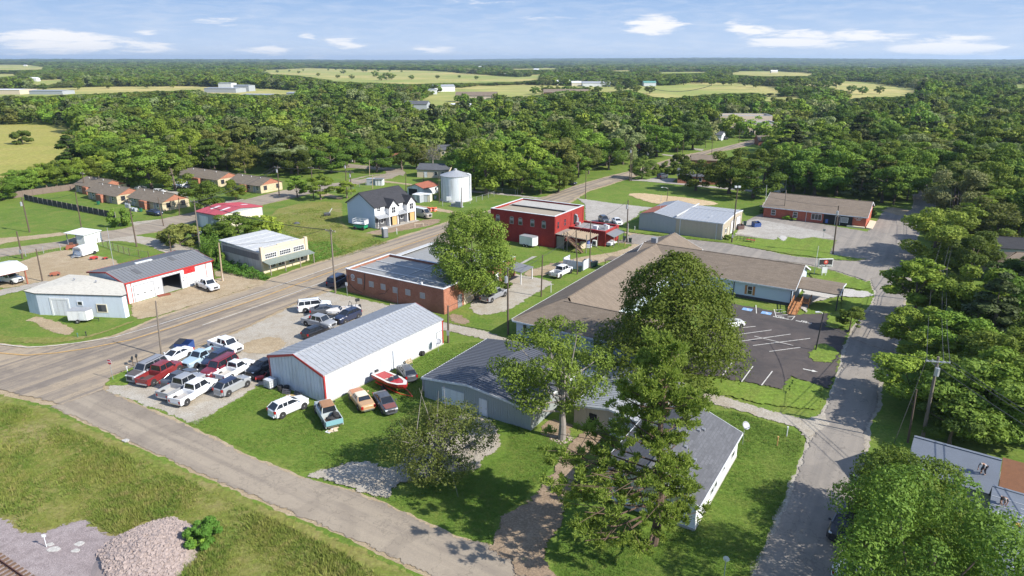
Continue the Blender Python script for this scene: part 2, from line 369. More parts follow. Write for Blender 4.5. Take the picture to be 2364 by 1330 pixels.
sheet('parking_lot',CONC,1,PL('a',(1280,290),(1480,300),(1720,340),(1700,395),(1500,370),(1350,320)),.2)
sheet('driveway',CONC,1,PL('e',(-40,440),(60,360),(200,330),(400,310),(480,340),(200,420),(0,470)),.3)
# duplex building site
sheet('bare_ground',BROWN,1,PL('u',(400,1190),(900,1060),(1500,930),(1950,840),(2260,850),(2150,960),(1500,1085),(1000,1165),(700,1245),(500,1250)),.6,sm=1)
sheet('dirt_track',TAN,1,PL('m',(230,775),(450,832),(420,860),(150,810)),.3)
sheet('dirt_track',TAN,1,PL('m',(1190,905),(1480,945),(1700,990),(1760,1010),(1680,1020),(1400,978),(1190,945)),.3)
sheet('dirt_track',TAN,1,PL('m',(850,640),(1200,685),(1200,705),(850,665)),.3)
sheet('lane',CONC,1,PL('g',(80,162),(300,175),(560,205),(830,240),(860,262),(560,225),(80,182)),.25)
sheet('lane',ROAD2,1,PL('m',(500,665),(700,605),(950,575),(1100,600),(1130,560),(1080,520),(900,500),(650,480),(400,450),(270,470),(270,500),(650,520),(880,540),(900,570),(700,590),(480,640)),.3)
# behind the red brick building
sheet('parking_lot',CONC,2,PL('g',(1115,235),(1500,290),(1885,332),(1740,372),(1720,420),(1560,500),(1200,500),(1195,300)),.3)
sheet('gravel_lane',TAN,2,PL('g',(1540,555),(1700,575),(1990,618),(2200,700),(1900,720),(1700,735),(1580,790),(1400,860),(1100,930),(700,1010),(560,960),(900,860),(1190,795),(1400,770),(1560,735),(1665,680),(1640,610)),.5,sm=1)
sheet('gravel_lot',GRAVEL,1,PL('g',(440,930),(580,970),(760,1000),(950,1050),(800,1130),(690,1190),(560,1290),(350,1360),(150,1370),(60,1270),(200,1150),(430,1060)),.6,sm=1)
sheet('footpath',CONC,2,PL('g',(700,800),(750,800),(530,915),(470,925)),.05)
sheet('dirt_patch',BROWN,1,PL('g',(830,860),(990,850),(1000,880),(900,940),(820,960)),.5,sm=1)
sheet('dirt_patch',BROWN,1,[(1032,722),(1062,724),(1092,742),(1075,752),(1035,745)],.4,.3,sm=1)
# alley between the garage and the long roofed hall
sheet('alley',GRAVEL,2,[(900,700),(1025,742),(1060,750),(1130,765),(1205,792),(1420,855),(1660,908),(1770,943),(1860,965),(1905,945),(1925,980),(1862,1026),(1840,992),(1790,977),(1690,948),(1560,915),(1400,873),(1200,812),(1110,785),(1030,767),(940,745)],.3)
# side street, post office forecourt
sheet('road',ROAD3,3,[(1425,560),(1461,540),(1681,562),(1756,577),(1831,592),(1921,601),(1990,604),(2035,640),(2000,650),(1940,630),(1861,611),(1700,592),(1560,575)],.2,verge=(GRAVEL,.7))
sheet('parking_lot',ROAD3,1,[(1690,545),(1722,508),(1757,492),(1800,500),(2000,534),(2045,478),(2100,484),(2122,530),(2100,620),(1990,606),(1921,601),(1756,577)],.3)
sheet('parking_lot',CONC,2,[(1695,541),(1712,512),(1745,505),(1800,515),(1900,535),(1936,552),(1846,552),(1786,555)],.3)
L1=sheet('lawn',LAWN,4,PL('h',(180,432),(320,440),(560,470),(950,515),(1040,500),(1050,478),(1200,495),(1350,512),(1380,490),(1430,482),(1470,490),(1560,505),(1640,490),(1850,520),(1790,622),(1960,648),(2080,662),(2000,682),(1800,668),(1500,632),(1250,590),(1000,545),(270,462),(160,440)),.25)
sheet('gravel_patch',PALEC,5,PL('h',(1370,485),(1440,480),(1475,500),(1440,530),(1390,520)),.5,.4,sm=1)
sheet('lawn',LAWN,5,PL('h',(1630,748),(1700,735),(1800,745),(1900,780),(2050,830),(2112,868),(2095,905),(1990,900),(1880,882),(1700,850),(1600,800)),.15,sm=1)
sheet('gravel_patch',PALEC,4,PL('h',(1560,890),(1860,882),(2090,912),(2135,945),(2050,965),(1860,955),(1660,1000),(1600,1080),(1540,1040)),.3)
sheet('lawn',LAWN,5,PL('h',(1855,955),(2050,962),(2052,1020),(1990,1120),(1940,1182),(1820,1208),(1730,1190),(1745,1090),(1850,1040)),.2)
# church car park
sheet('parking_lot',LOTM,3,[(1560,870),(1610,790),(1640,735),(1690,700),(1760,712),(1822,726),(1935,722),(1945,764),(1966,762),(1946,818),(1938,856),(1916,902),(1860,884),(1828,873),(1811,904),(1700,882),(1655,874)],.2)
sheet('lawn',LAWN,5,PL('w',(318,262),(385,193),(445,200),(518,238),(480,300),(400,298)),.15,sm=1)
sheet('lawn',LAWN,4,PL('w',(-160,360),(0,382),(232,436),(272,364),(345,380),(432,407),(428,512),(395,532),(290,518),(200,514),(0,472),(-160,440)),.2)
# south driveways
sheet('driveway',GRAVEL,3,[(690,1096),(745,1082),(800,1066),(860,1062),(905,1085),(935,1040),(965,1010),(1050,960),(1095,950),(1155,975),(1165,1045),(1120,1060),(1112,1092),(1050,1095),(985,1110),(912,1125),(905,1160),(850,1150),(760,1118)],.35,sm=1)
sheet('driveway',BROWN,3,[(1300,1035),(1330,1000),(1375,985),(1420,1000),(1345,1065),(1335,1110),(1312,1160),(1308,1210),(1265,1270),(1280,1345),(1120,1275),(1148,1192),(1220,1150),(1270,1085)],.35)
sheet('dirt_patch',BROWN,1,[(1235,1000),(1262,962),(1330,975),(1325,1005),(1280,1025)],.4,.4,sm=1)
sheet('dirt_patch',BROWN,4,[(1180,1340),(1170,1270),(1260,1260),(1290,1340)],.3,.4)
# park behind the warehouse
sheet('sand_patch',SAND,2,PL('h',(200,160),(330,150),(500,170),(700,188),(950,228),(880,255),(600,245),(430,238),(320,205)),.8,.6,sm=1)
sheet('footpath',CONC,2,PL('n',(228,565),(430,572),(800,612),(1200,650),(1500,680),(1480,694),(1200,668),(800,630),(430,590),(230,580)),.1)
sheet('driveway',CONC,2,PL('n',(370,572),(480,545),(690,560),(640,610),(400,592)),.1)
sheet('driveway',CONC,1,PL('n',(840,262),(960,272),(940,292),(800,275)),.1)
sheet('driveway',CONC,1,PL('n',(540,318),(690,335),(680,352),(530,330)),.1)
sheet('gravel_lane',TAN,1,PL('n',(1490,830),(1545,790),(1560,810),(1500,840)),.2)
sheet('driveway',TAN,1,[(2030,486),(2060,478),(2104,486),(2100,500),(2070,498)],.2)
# trackside: rough grass, ballast
sheet('rough_grass',ROUGHG,1,[(-400,905),(-60,886),(0,905),(111,941),(203,981),(338,1041),(474,1103),(609,1161),(700,1201),(840,1262),(985,1333),(1150,1440),(1150,1900),(-700,1900)],.35)
sheet('rough_grass',ROUGHG,1,PL('b',(-300,800),(0,820),(200,850),(500,850),(800,840),(1150,720),(1240,705),(1000,805),(700,890),(400,925),(0,915),(-300,905)),.4)
sheet('ballast',BALLAST,3,PL('k',(-400,820),(0,910),(100,945),(150,1020),(270,1030),(400,990),(560,930),(690,1000),(800,1060),(1000,950),(1250,950),(1330,1060),(1230,1300),(1300,1700),(-800,1700)),.5,sm=1,kind='stuff')
# grassland west of the tree line
sheet('pasture',FIELD,1,[(-500,285),(-60,284),(0,286),(90,288),(150,290),(178,300),(215,350),(200,385),(120,400),(0,444),(-500,500)],.8,2)
sheet('rough_grass',ROUGHG,1,PL('e',(620,470),(700,400),(900,350),(1150,330),(1300,345),(1310,520),(1400,600),(1650,640),(1500,700),(1250,800),(1050,860),(960,800),(950,700),(700,560)),.5)
# painted markings
def lineP(name,mat,pts,w,level,world=False):
    q=[Vector(p if world else G(*p)) for p in pts]
    d=[];n=len(q)
    for i in range(n):
        t=(q[min(n-1,i+1)]-q[max(0,i-1)]).normalized();d.append(Vector((-t.y,t.x)))
    mb=MB();_sid[0]+=1;z=.03*level+.0004*_sid[0]
    for i in range(n-1):
        a,b=q[i],q[i+1];mb.quad((*(a-d[i]*w/2),z),(*(b-d[i+1]*w/2),z),(*(b+d[i+1]*w/2),z),(*(a+d[i]*w/2),z))
    return prop(mb.build(name,mat),kind='structure')
lineP('edge_line',WHITEP,[(-200,786),(0,796.5),(64,804),(128,800),(204,790),(263,781),(358,754),(473,718),(600,676),(700,641),(800,606)],.16,4)
lineP('edge_line',WHITEP,[(467,753),(600,707),(749,652)],.15,4)
lineP('centre_line',YELP,[(-200,802),(0,817),(60,822),(128,817),(204,806),(300,787),(400,757),(500,723),(600,690),(680,660),(756,632),(900,580),(1048,531)],.28,4)
# ---------------------------------------------------------------- buildings
def shingle(name,col,var=.22):
    m,nt=NT(name);o=coord(nt)
    b=nt.nodes.new('ShaderNodeTexBrick');b.inputs['Scale'].default_value=1.;b.inputs['Brick Width'].default_value=.9;b.inputs['Row Height'].default_value=.28;b.inputs['Mortar Size'].default_value=.03
    g=nt.nodes.new('ShaderNodeTexCoord');nt.links.new(g.outputs['Object'],b.inputs['Vector'])
    b.inputs['Color1'].default_value=(*[x*(1-var) for x in col],1);b.inputs['Color2'].default_value=(*[x*(1+var) for x in col],1);b.inputs['Mortar'].default_value=(*[x*.8 for x in col],1)
    n=noise(nt,o,.5,6,.7);f=noise(nt,o,5,4,.8)
    c=mixc(nt,ramp(nt,n,[(.35,0),(.7,.6)]),b.outputs['Color'],tuple(x*1.2 for x in col))
    c=mixc(nt,ramp(nt,f,[(.35,0),(.7,.7)]),c,tuple(x*.62 for x in col))
    bsdf(nt,c,.92,0,bumpn(nt,f,.4,.02),0,.2);return m
def brickm(name,col,mort=(.35,.30,.26)):
    m,nt=NT(name);t=nt.nodes.new('ShaderNodeTexCoord');s=nt.nodes.new('ShaderNodeSeparateXYZ');nt.links.new(t.outputs['Object'],s.inputs[0])
    ad=nt.nodes.new('ShaderNodeMath');ad.operation='ADD';nt.links.new(s.outputs[0],ad.inputs[0]);nt.links.new(s.outputs[1],ad.inputs[1])
    c=nt.nodes.new('ShaderNodeCombineXYZ');nt.links.new(ad.outputs[0],c.inputs[0]);nt.links.new(s.outputs[2],c.inputs[1])
    b=nt.nodes.new('ShaderNodeTexBrick');b.inputs['Scale'].default_value=1.;b.inputs['Brick Width'].default_value=.22;b.inputs['Row Height'].default_value=.075;b.inputs['Mortar Size'].default_value=.01;nt.links.new(c.outputs[0],b.inputs['Vector'])
    b.inputs['Color1'].default_value=(*[x*.8 for x in col],1);b.inputs['Color2'].default_value=(*[x*1.2 for x in col],1);b.inputs['Mortar'].default_value=(*[(x*.6+y*.4) for x,y in zip(col,mort)],1)
    o=t.outputs['Object'];n=noise(nt,o,.45,6,.7,.5);f=noise(nt,o,2.5,5,.7)
    q=mixc(nt,ramp(nt,n,[(.4,0),(.72,.65)]),b.outputs['Color'],tuple(x*.62 for x in col))
    q=mixc(nt,ramp(nt,f,[(.5,0),(.78,.5)]),q,tuple(min(1,x*1.25+.04) for x in col))
    bsdf(nt,q,.9,0,None,0,.2);return m
BRICK=brickm('brown_brick',(.29,.115,.068));REDB=brickm('red_painted_brick',(.27,.034,.028),(.27,.04,.03));ORB=brickm('orange_brick',(.36,.14,.08));PALEB=brickm('pale_brick',(.52,.44,.28));POB=brickm('red_brick',(.42,.10,.055))
SH_BR=shingle('brown_shingle',(.215,.172,.13));SH_AP=shingle('grey_brown_shingle',(.20,.165,.125));SH_DK=shingle('charcoal_shingle',(.052,.052,.057));SH_GR=shingle('grey_shingle',(.125,.128,.138));SH_ST=shingle('slate_shingle',(.11,.115,.125))
MET_W=plain('white_metal_sheet',(.62,.65,.68),.5,.06,.6,.0,0,0,.4);MET_R=plain('silver_metal_roof',(.40,.415,.43),.45,.09,.35,.2,0,0,.4);MET_G=plain('grey_metal_roof',(.20,.205,.21),.5,.12,.4,.1,0,0,.3)
MET_D=plain('slate_metal_roof',(.115,.12,.135),.5,.08,.4,.1);MET_WG=plain('grey_green_metal_wall',(.34,.37,.36),.55,.06,.5);MET_TAN=plain('tan_metal_wall',(.45,.39,.30),.6,.06,.4,0,0,0,.15);MET_BG=plain('blue_grey_metal_wall',(.34,.365,.39),.6,.08,.4)
MEM=plain('white_roof_membrane',(.49,.50,.495),.7,.14,.3,0,0,0,.45);MEMG=plain('grey_roof_membrane',(.27,.275,.27),.8,.12,.3,0,0,0,.35);CREAMR=plain('cream_roof_coating',(.56,.53,.45),.8,.1,.3,0,0,0,.45);MARO=plain('maroon_metal_roof',(.36,.065,.085),.5,.07,.4)
STUC=plain('cream_stucco',(.60,.50,.36),.85,.07,.5,0,0,.2,.15);STUCG=plain('stained_stucco',(.56,.49,.43),.9,.15,.6,0,0,.2,.55);BLOCK=plain('pale_blue_block_paint',(.58,.64,.70),.8,.07,.6,0,0,.2,.2);SIDB=plain('pale_blue_siding',(.47,.55,.64),.7,.04,.6);SIDW=plain('white_siding',(.78,.78,.78),.6,.04,.6)
RUST=plain('rusty_metal_roof',(.33,.105,.06),.8,.35,.5,0,0,0,.3);GRAVR=plain('gravel_roof',(.33,.285,.215),.95,.12,.6,0,0,.2,.2);DARK=plain('interior_shade_paint',(.02,.02,.02),.9);OSB=plain('osb_board',(.52,.34,.14),.85,.15,2)  # DARK: near-black colour that paints the shade inside openings
CREAM=plain('cream_paint',(.66,.60,.45),.7,.05);GREENM=plain('green_metal_awning',(.20,.24,.21),.6,.12,.8,0,0,0,.3);CONCB=plain('concrete_base',(.42,.40,.36),.9,.1);BLKT=plain('dark_trim',(.04,.04,.045),.6)
LTAN=plain('light_tan_paint',(.60,.50,.37),.7,.06)
class B:
    def __init__(s,name,label,cat,o,ang,L,W,group=None):
        s.r=empty(name,(o[0],o[1],0),math.radians(ang),label,cat,group);s.L=L;s.W=W
    def part(s,mb,name,mat,**k): return mb.build(name,mat,s.r,**k)
    def T(s,face,q,d,z):
        if face=='F': return (q,-d,z)
        if face=='B': return (q,s.W+d,z)
        if face=='L': return (-d,q,z)
        return (s.L+d,q,z)
    def fbox(s,mb,face,q0,q1,z0,z1,d0,d1):
        a=s.T(face,q0,d0,z0);b=s.T(face,q1,d1,z1)
        mb.box(min(a[0],b[0]),max(a[0],b[0]),min(a[1],b[1]),max(a[1],b[1]),z0,z1);return mb
    def window(s,face,q,z,w,h,fm=None,pm=None,mull=(1,1),name='window',off=0,shut=None):
        fm=fm or WHITE;pm=pm or GLASS;t=.09
        m=MB()
        s.fbox(m,face,q-w/2-t,q+w/2+t,z+h,z+h+t,off-.02,off+.06);s.fbox(m,face,q-w/2-t,q+w/2+t,z-t,z,off-.02,off+.08)
        s.fbox(m,face,q-w/2-t,q-w/2,z,z+h,off-.02,off+.06);s.fbox(m,face,q+w/2,q+w/2+t,z,z+h,off-.02,off+.06)
        for i in range(1,mull[0]): x=q-w/2+w*i/mull[0];s.fbox(m,face,x-.03,x+.03,z,z+h,off+.021,off+.05)
        for i in range(1,mull[1]): y=z+h*i/mull[1];s.fbox(m,face,q-w/2,q+w/2,y-.03,y+.03,off+.022,off+.045)
        f=s.part(m,name,fm)
        p=MB();s.fbox(p,face,q-w/2,q+w/2,z,z+h,off-.02,off+.02);p.build('pane',pm,f)
        if shut:
            for a in (-1,1):
                k=MB();x=q+a*(w/2+t+.2);s.fbox(k,face,x-.18,x+.18,z-.1,z+h+.1,off-.01,off+.04);k.build('shutter',shut,f)
    def door(s,face,q,w=.95,h=2.05,mat=None,fm=None,z=0,off=0,name='door',knob=True):
        m=MB();t=.08
        s.fbox(m,face,q-w/2-t,q-w/2,z,z+h,off-.02,off+.06);s.fbox(m,face,q+w/2,q+w/2+t,z,z+h,off-.02,off+.06);s.fbox(m,face,q-w/2-t,q+w/2+t,z+h,z+h+t,off-.02,off+.06)
        f=s.part(m,'door_frame',fm or GREYM)
        p=MB();s.fbox(p,face,q-w/2,q+w/2,z+.02,z+h,off-.02,off+.03);p=s.part(p,name,mat or WHITE)
        if knob: k=MB();s.fbox(k,face,q+w/2-.14,q+w/2-.06,z+.95,z+1.05,off+.031,off+.09);k.build('handle',STEEL,p)
        return p
    def rollup(s,face,q,w,h,mat=None,fm=None,off=0,panels=4,wins=0,z=0):
        m=MB();t=.12
        s.fbox(m,face,q-w/2-t,q-w/2,z,z+h,off-.02,off+.07);s.fbox(m,face,q+w/2,q+w/2+t,z,z+h,off-.02,off+.07);s.fbox(m,face,q-w/2-t,q+w/2+t,z+h,z+h+t,off-.02,off+.07)
        s.part(m,'door_frame',fm or WHITE)
        p=MB()
        for i in range(panels): s.fbox(p,face,q-w/2,q+w/2,z+h*i/panels+.02,z+h*(i+1)/panels,off-.02,off+.035)
        d=s.part(p,'garage_door',mat or WHITE)
        if wins:
            k=MB()
            for i in range(wins): x=q-w/2+w*(i+.5)/wins;s.fbox(k,face,x-.22,x+.22,z+h*.42,z+h*.42+.14,off+.036,off+.045)
            k.build('pane',GLASS,d)
    def opening(s,face,q,w,h,mat=None,z=0,fm=None,off=0):
        m=MB();s.fbox(m,face,q-w/2,q+w/2,z,z+h,off-.02,off+.015);s.part(m,'bay_shade_panel',mat or DARK)  # wall stays uncut; a dark panel paints the unlit inside
        if fm:
            k=MB();s.fbox(k,face,q-w/2-.1,q-w/2,z,z+h,off-.02,off+.06);s.fbox(k,face,q+w/2,q+w/2+.1,z,z+h,off-.02,off+.06);s.fbox(k,face,q-w/2-.1,q+w/2+.1,z+h,z+h+.1,off-.02,off+.06);s.part(k,'door_frame',fm)
    def gable(s,h,rise,axis='x',ov=.35,wm=None,rm=None,tm=None,rib=0,wrib=0,box=None,pos=.5,t=.1,z0=0,wallname='wall',gm=None,rake=None,base=None,hip=(0,0),roofname='roof'):
        x0,x1,y0,y1=box or (0,s.L,0,s.W);rake=ov if rake is None else rake
        if axis=='x': f=lambda u,w,z:(u,w,z);U0,U1,W0,W1=x0,x1,y0,y1
        else: f=lambda u,w,z:(w,u,z);U0,U1,W0,W1=y0,y1,x0,x1
        wr=W0+(W1-W0)*pos;zr=h+rise
        m=MB()
        if wm:
            for (ua,flip) in ((U0,0),(U1,1)):
                hp=hip[flip]
                pts=[f(ua,W0,z0),f(ua,W1,z0),f(ua,W1,h)]+([] if hp else [f(ua,wr,zr-.02)])+[f(ua,W0,h)]
                m.poly(pts)
            for wa in (W0,W1): m.quad(f(U0,wa,z0),f(U1,wa,z0),f(U1,wa,h),f(U0,wa,h))
            if wrib:
                n=int((U1-U0)/wrib)
                for i in range(n+1):
                    u=U0+(U1-U0)*i/n
                    for wa,d in ((W0,-.035),(W1,.035)):
                        a=f(u-.05,wa,z0);b=f(u+.05,wa+d,h-.03);m.box(min(a[0],b[0]),max(a[0],b[0]),min(a[1],b[1]),max(a[1],b[1]),z0,h-.03)
                n=int((W1-W0)/wrib)
                for i in range(1,n):
                    w=W0+(W1-W0)*i/n;zz=h+rise*(1-abs(w-wr)/((wr-W0) if w<wr else (W1-wr)))-.12
                    for ua,d in ((U0,-.035),(U1,.035)):
                        a=f(ua,w-.05,z0);b=f(ua+d,w+.05,zz);m.box(min(a[0],b[0]),max(a[0],b[0]),min(a[1],b[1]),max(a[1],b[1]),z0,zz)
            s.part(m,wallname,wm,fix=True)
        r=MB();UA,UB=U0-rake,U1+rake
        for wa,sg in ((W0,-1),(W1,1)):
            run=abs(wa-wr);k=rise/run;we=wa+sg*ov;ze=h-k*ov
            H0=hip[0] and run;H1=hip[1] and run
            r.slab([f(UA,we,ze+t),f(UB,we,ze+t),f(UB-(H1+rake+ov if H1 else 0)+(ov-rake if H1 else 0),wr,zr+t),f(UA+(H0+rake+ov if H0 else 0)-(ov-rake if H0 else 0),wr,zr+t)],t)
            if rib:
                n=int((UB-UA)/rib)
                for i in range(n+1):
                    u=UA+.03+(UB-UA-.06)*i/n
                    r.slab([f(u-.03,we,ze+t+.045),f(u+.03,we,ze+t+.045),f(u+.03,wr,zr+t+.045),f(u-.03,wr,zr+t+.045)],.05)
        for e,hp in ((0,hip[0]),(1,hip[1])):
            if hp:
                ue=UA if e==0 else UB;sg=1 if e==0 else -1;run=(W1-W0)/2
                k=rise/run
                r.slab([f(ue,W0-ov,h-k*ov+t),f(ue,W1+ov,h-k*ov+t),f((U0 if e==0 else U1)+sg*run,wr,zr+t)],t)
        # ridge cap
        a=(U0+(W1-W0)/2) if hip[0] else UA;b=(U1-(W1-W0)/2) if hip[1] else UB
        c1=f(a,wr-.12,zr+t);c2=f(b,wr+.12,zr+t+.05)
        r.box(min(c1[0],c2[0]),max(c1[0],c2[0]),min(c1[1],c2[1]),max(c1[1],c2[1]),zr+t-.03,zr+t+.04)
        rf=s.part(r,roofname,rm,fix=True)
        if tm:
            q=MB();tt=t+.1
            for wa,sg in ((W0,-1),(W1,1)):
                run=abs(wa-wr);k=rise/run;we=wa+sg*ov;ze=h-k*ov
                a=f(UA,we,ze);b=f(UB,we+sg*.05,ze);q.box(min(a[0],b[0]),max(a[0],b[0]),min(a[1],b[1]),max(a[1],b[1]),ze-.1,ze+t+.02)
                for ua,d,hp in ((UA,-.05,hip[0]),(UB,.05,hip[1])):
                    if hp: continue
                    q.slab([f(ua,we,ze+t+.03),f(ua+d,we,ze+t+.03),f(ua+d,wr,zr+t+.03),f(ua,wr,zr+t+.03)],.24)
            for e,hp in ((0,hip[0]),(1,hip[1])):
                if hp:
                    ue=UA if e==0 else UB;k=rise/((W1-W0)/2);a=f(ue,W0-ov,0);b=f(ue+(-.05 if e==0 else .05),W1+ov,0);zz=h-k*ov
                    q.box(min(a[0],b[0]),max(a[0],b[0]),min(a[1],b[1]),max(a[1],b[1]),zz-.1,zz+t+.02)
            s.part(q,'roof_trim',tm,fix=True)
        if base:
            q=MB();q.box(x0-.04,x1+.04,y0-.04,y1+.04,0,.25);s.part(q,'foundation',base)
        return rf
    def flat(s,h,par=.4,wm=None,rm=None,cm=None,box=None,th=.25,name='wall',roofname='roof',slope=0):
        x0,x1,y0,y1=box or (0,s.L,0,s.W)
        m=MB();H=h+par
        m.box(x0,x1,y0,y0+th,0,H);m.box(x0,x1,y1-th,y1,0,H);m.box(x0,x0+th,y0+th,y1-th,0,H);m.box(x1-th,x1,y0+th,y1-th,0,H);s.part(m,name,wm)
        r=MB();i=th+.004;r.slab([(x0+i,y0+i,h),(x1-i,y0+i,h),(x1-i,y1-i,h+slope),(x0+i,y1-i,h+slope)],.15);s.part(r,roofname,rm)
        if cm:
            c=MB();e=.05;c.box(x0-e,x1+e,y0-e,y0+th+e,H+.003,H+.08);c.box(x0-e,x1+e,y1-th-e,y1+e,H+.003,H+.08);c.box(x0-e,x0+th+e,y0+th+e,y1-th-e,H+.003,H+.08);c.box(x1-th-e,x1+e,y0+th+e,y1-th-e,H+.003,H+.08);s.part(c,'coping',cm)
    def corner(s,mat,h,w=.14,corners='all'):
        m=MB()
        for x in (0,s.L):
            for y in (0,s.W): m.box(x-.05 if x==0 else x-w,x+w if x==0 else x+.05,y-.05 if y==0 else y-w,y+w if y==0 else y+.05,0,h)
        s.part(m,'corner_trim',mat)
def text_mesh(name,txt,size,mat,parent,loc,rot,align='CENTER',ext=.012,bold=0,spacing=1):
    c=bpy.data.curves.new(name,'FONT');c.body=txt;c.size=size;c.align_x=align;c.align_y='CENTER';c.extrude=ext;c.offset=bold;c.space_line=spacing
    t=bpy.data.objects.new('tmp',c);C.objects.link(t);dg=bpy.context.evaluated_depsgraph_get();me=bpy.data.meshes.new_from_object(t.evaluated_get(dg))
    C.objects.unlink(t);bpy.data.objects.remove(t);me.materials.clear()
    o=link(name,me,mat,parent);o.location=loc;o.rotation_euler=rot;return o
def disc(mb,face_b,face,q,z,r,d0,d1,n=20):
    a=face_b.T(face,q,d0,z);b=face_b.T(face,q,d1,z);mb.tube(a,b,r,r,n);return mb

# long white metal building beside the car lot
b=B('metal_building','long white ribbed metal building with silver gable roof and red trim','building',G(753,932),55.8,21.2,9.9)
b.gable(3.62,1.35,'x',.12,MET_W,MET_R,None,.6,.6,pos=.5);b.corner(REDP,3.5)
q=MB();k=1.35/4.95
for x in (-.12,21.32):
    d=-.06 if x<0 else .06
    for y,sg in ((0,-1),(9.9,1)):
        ye=y+sg*.12;q.slab([(x,ye,3.62),(x+d,ye,3.62),(x+d,4.95,5.12),(x,4.95,5.12)],.28)
b.part(q,'gable_trim',REDP,fix=True)
b.door('F',20.4,1.1,2.1,WHITE);m=MB();m.box(11.2,11.5,-.16,-.03,.1,2.6);b.part(m,'downpipe',MET_W)
m=MB();m.box(-.04,21.24,-.10,-.041,0,.16);b.part(m,'foundation',CONCB)

# brick commercial block with flat roof
o=G(802.7,674);b=B('brick_building','long brown brick building with flat grey roof and small blocked windows under big tree','building',o,-32,20.8,11)
b.flat(3.75,.4,BRICK,MEMG,WHITED)
for q,z in ((3.1,2.1),(5.7,2.0),(8.3,2.0),(10.9,1.9),(13.6,2.0),(16.6,2.0)): b.window('F',q,z,.85,.8,CONCB,GREYM)
m=MB();m.box(.3,20.5,3.1,3.35,3.76,3.9);m.box(.3,20.5,7.1,7.3,3.76,3.9);m.box(10.4,10.55,.3,10.7,3.76,3.86);b.part(m,'roof_seam',MEM)
m=MB();disc(m,b,'F',1.5,3.05,.42,.004,.05);e=b.part(m,'round_sign',WHITED)
m=MB();disc(m,b,'F',1.5,3.05,.34,.051,.06);disc(m,b,'F',1.5,3.05,.17,.061,.07,6);m.build('emblem',GREYM,e)
m=MB();b.fbox(m,'F',1.2,1.85,2.32,2.48,.004,.04);b.part(m,'name_plate',WHITED)
for q_,r_ in (([(4.3,-.06,4.0),(4.2,-.06,2.4),(3.9,-.06,1.)],.05),([(7.2,-.06,.9),(8.6,-.06,1.3),(9.6,-.06,2.3)],.03),([(.5,-.06,3.1),(.6,-.06,1.6),(1.8,-.06,.8),(3.4,-.06,.5)],.03)): m=MB();m.path(q_,[r_]*len(q_),6);b.part(m,'wall_cable',WIREM)
m=MB();m.tube((11.5,-.25,.0),(11.5,-.25,2.4),.04);m.tube((11.5,-.25,2.4),(10.8,-.25,2.7),.04);b.part(m,'gas_pipe',GREYM)
m=MB();m.box(20.80,20.84,.1,5.2,0,3.9);b.part(m,'rear_wall_panel',ORB);m=MB();m.box(20.80,20.86,5.25,10.9,0,3.8);b.part(m,'whitewashed_wall',STUC)
b.window('R',7.2,1.,1.1,1.6,WHITE);b.door('R',4.1,1.,2.1,GREYM,off=.04)
m=MB();m.box(16.2,16.5,-.02,.3,4.25,4.55);m.box(-.1,.45,-.1,.3,4.16,4.3);b.part(m,'parapet_step',WHITED)
e1=Vector((math.cos(math.radians(58)),math.sin(math.radians(58))));e2=Vector((math.cos(math.radians(-32)),math.sin(math.radians(-32))))
o2=Vector(o)+e1*11.02
b=B('brick_building','lower flat roofed block with wide white front parapet adjoining the brown brick building','building',o2,-32,19.5,12.3)
b.flat(3.2,.35,BRICK,MEMG,MEM);m=MB();m.box(.02,1.1,.3,12.,3.56,3.66);b.part(m,'parapet_cap',MEM)
b.window('R',3,1.,1.2,1.3);b.door('R',6,1.,2.1,WHITE);m=MB();m.slab([(19.5,8,2.6),(23.4,8,2.3),(23.4,12.3,2.3),(19.5,12.3,2.6)],.12);b.part(m,'porch_roof',MET_G);m=MB();m.box(23.1,23.25,8.1,8.25,0,2.2);m.box(23.1,23.25,12,12.15,0,2.2);b.part(m,'porch_post',WHITED)

# stucco shop with awning
o=G(609,632);b=B('corner_shop','cream stucco shop with white sloping roof, grid windows, green awning and vines','building',o,54,10.2,13.2)
m=MB();m.box(0,.3,.3,13.2,0,[4.0][0]);m.box(9.9,10.2,.3,13.2,0,4.0);m.box(.3,9.9,12.9,13.2,0,4.0);b.part(m,'side_wall',STUCG)
m=MB();m.box(-.05,10.25,0,.3,0,4.75);m.box(-.15,.45,-.12,.42,0,5.0);m.box(9.75,10.35,-.12,.42,0,5.0);m.box(3.6,6.6,.02,.28,4.75,4.92);b.part(m,'front_wall',STUC)
m=MB();m.slab([(-.2,.31,4.1),(10.4,.31,4.1),(10.4,13.4,4.5),(-.2,13.4,4.5)],.2)
for i in range(1,5): m.box(-.19,10.39,.31+i*2.6,.36+i*2.6,4.1+.03*i*2.6,4.15+.031*i*2.6)
b.part(m,'roof',MEM)
m=MB();m.box(.6,9.6,-.05,-.003,3.72,3.79);m.box(.6,9.6,-.05,-.003,4.42,4.49);m.box(.6,.67,-.05,-.003,3.79,4.42);m.box(9.53,9.6,-.05,-.003,3.79,4.42);b.part(m,'fascia_moulding',LTAN)
for q in (1.9,5.1,8.2): b.window('F',q,2.72,2.4,.82,WHITE,GLASS,(6,2))
m=MB();m.slab([(-.1,-2.2,2.1),(10.3,-2.2,2.1),(10.3,-.01,2.5),(-.1,-.01,2.5)],.08)
for i in range(18): x=i*.6;m.box(x-.02,x+.03,-2.2,-.02,2.15,2.17)
b.part(m,'awning',GREENM)
for x in (.2,3.4,6.8,10.): m=MB();m.box(x-.07,x+.07,-2.1,-1.96,0,2.05);b.part(m,'awning_post',WEATH)
for q in (2,4,6.4,8.4): b.window('F',q,.8,1.3,1.1,WHITED,GLASS,(2,1))
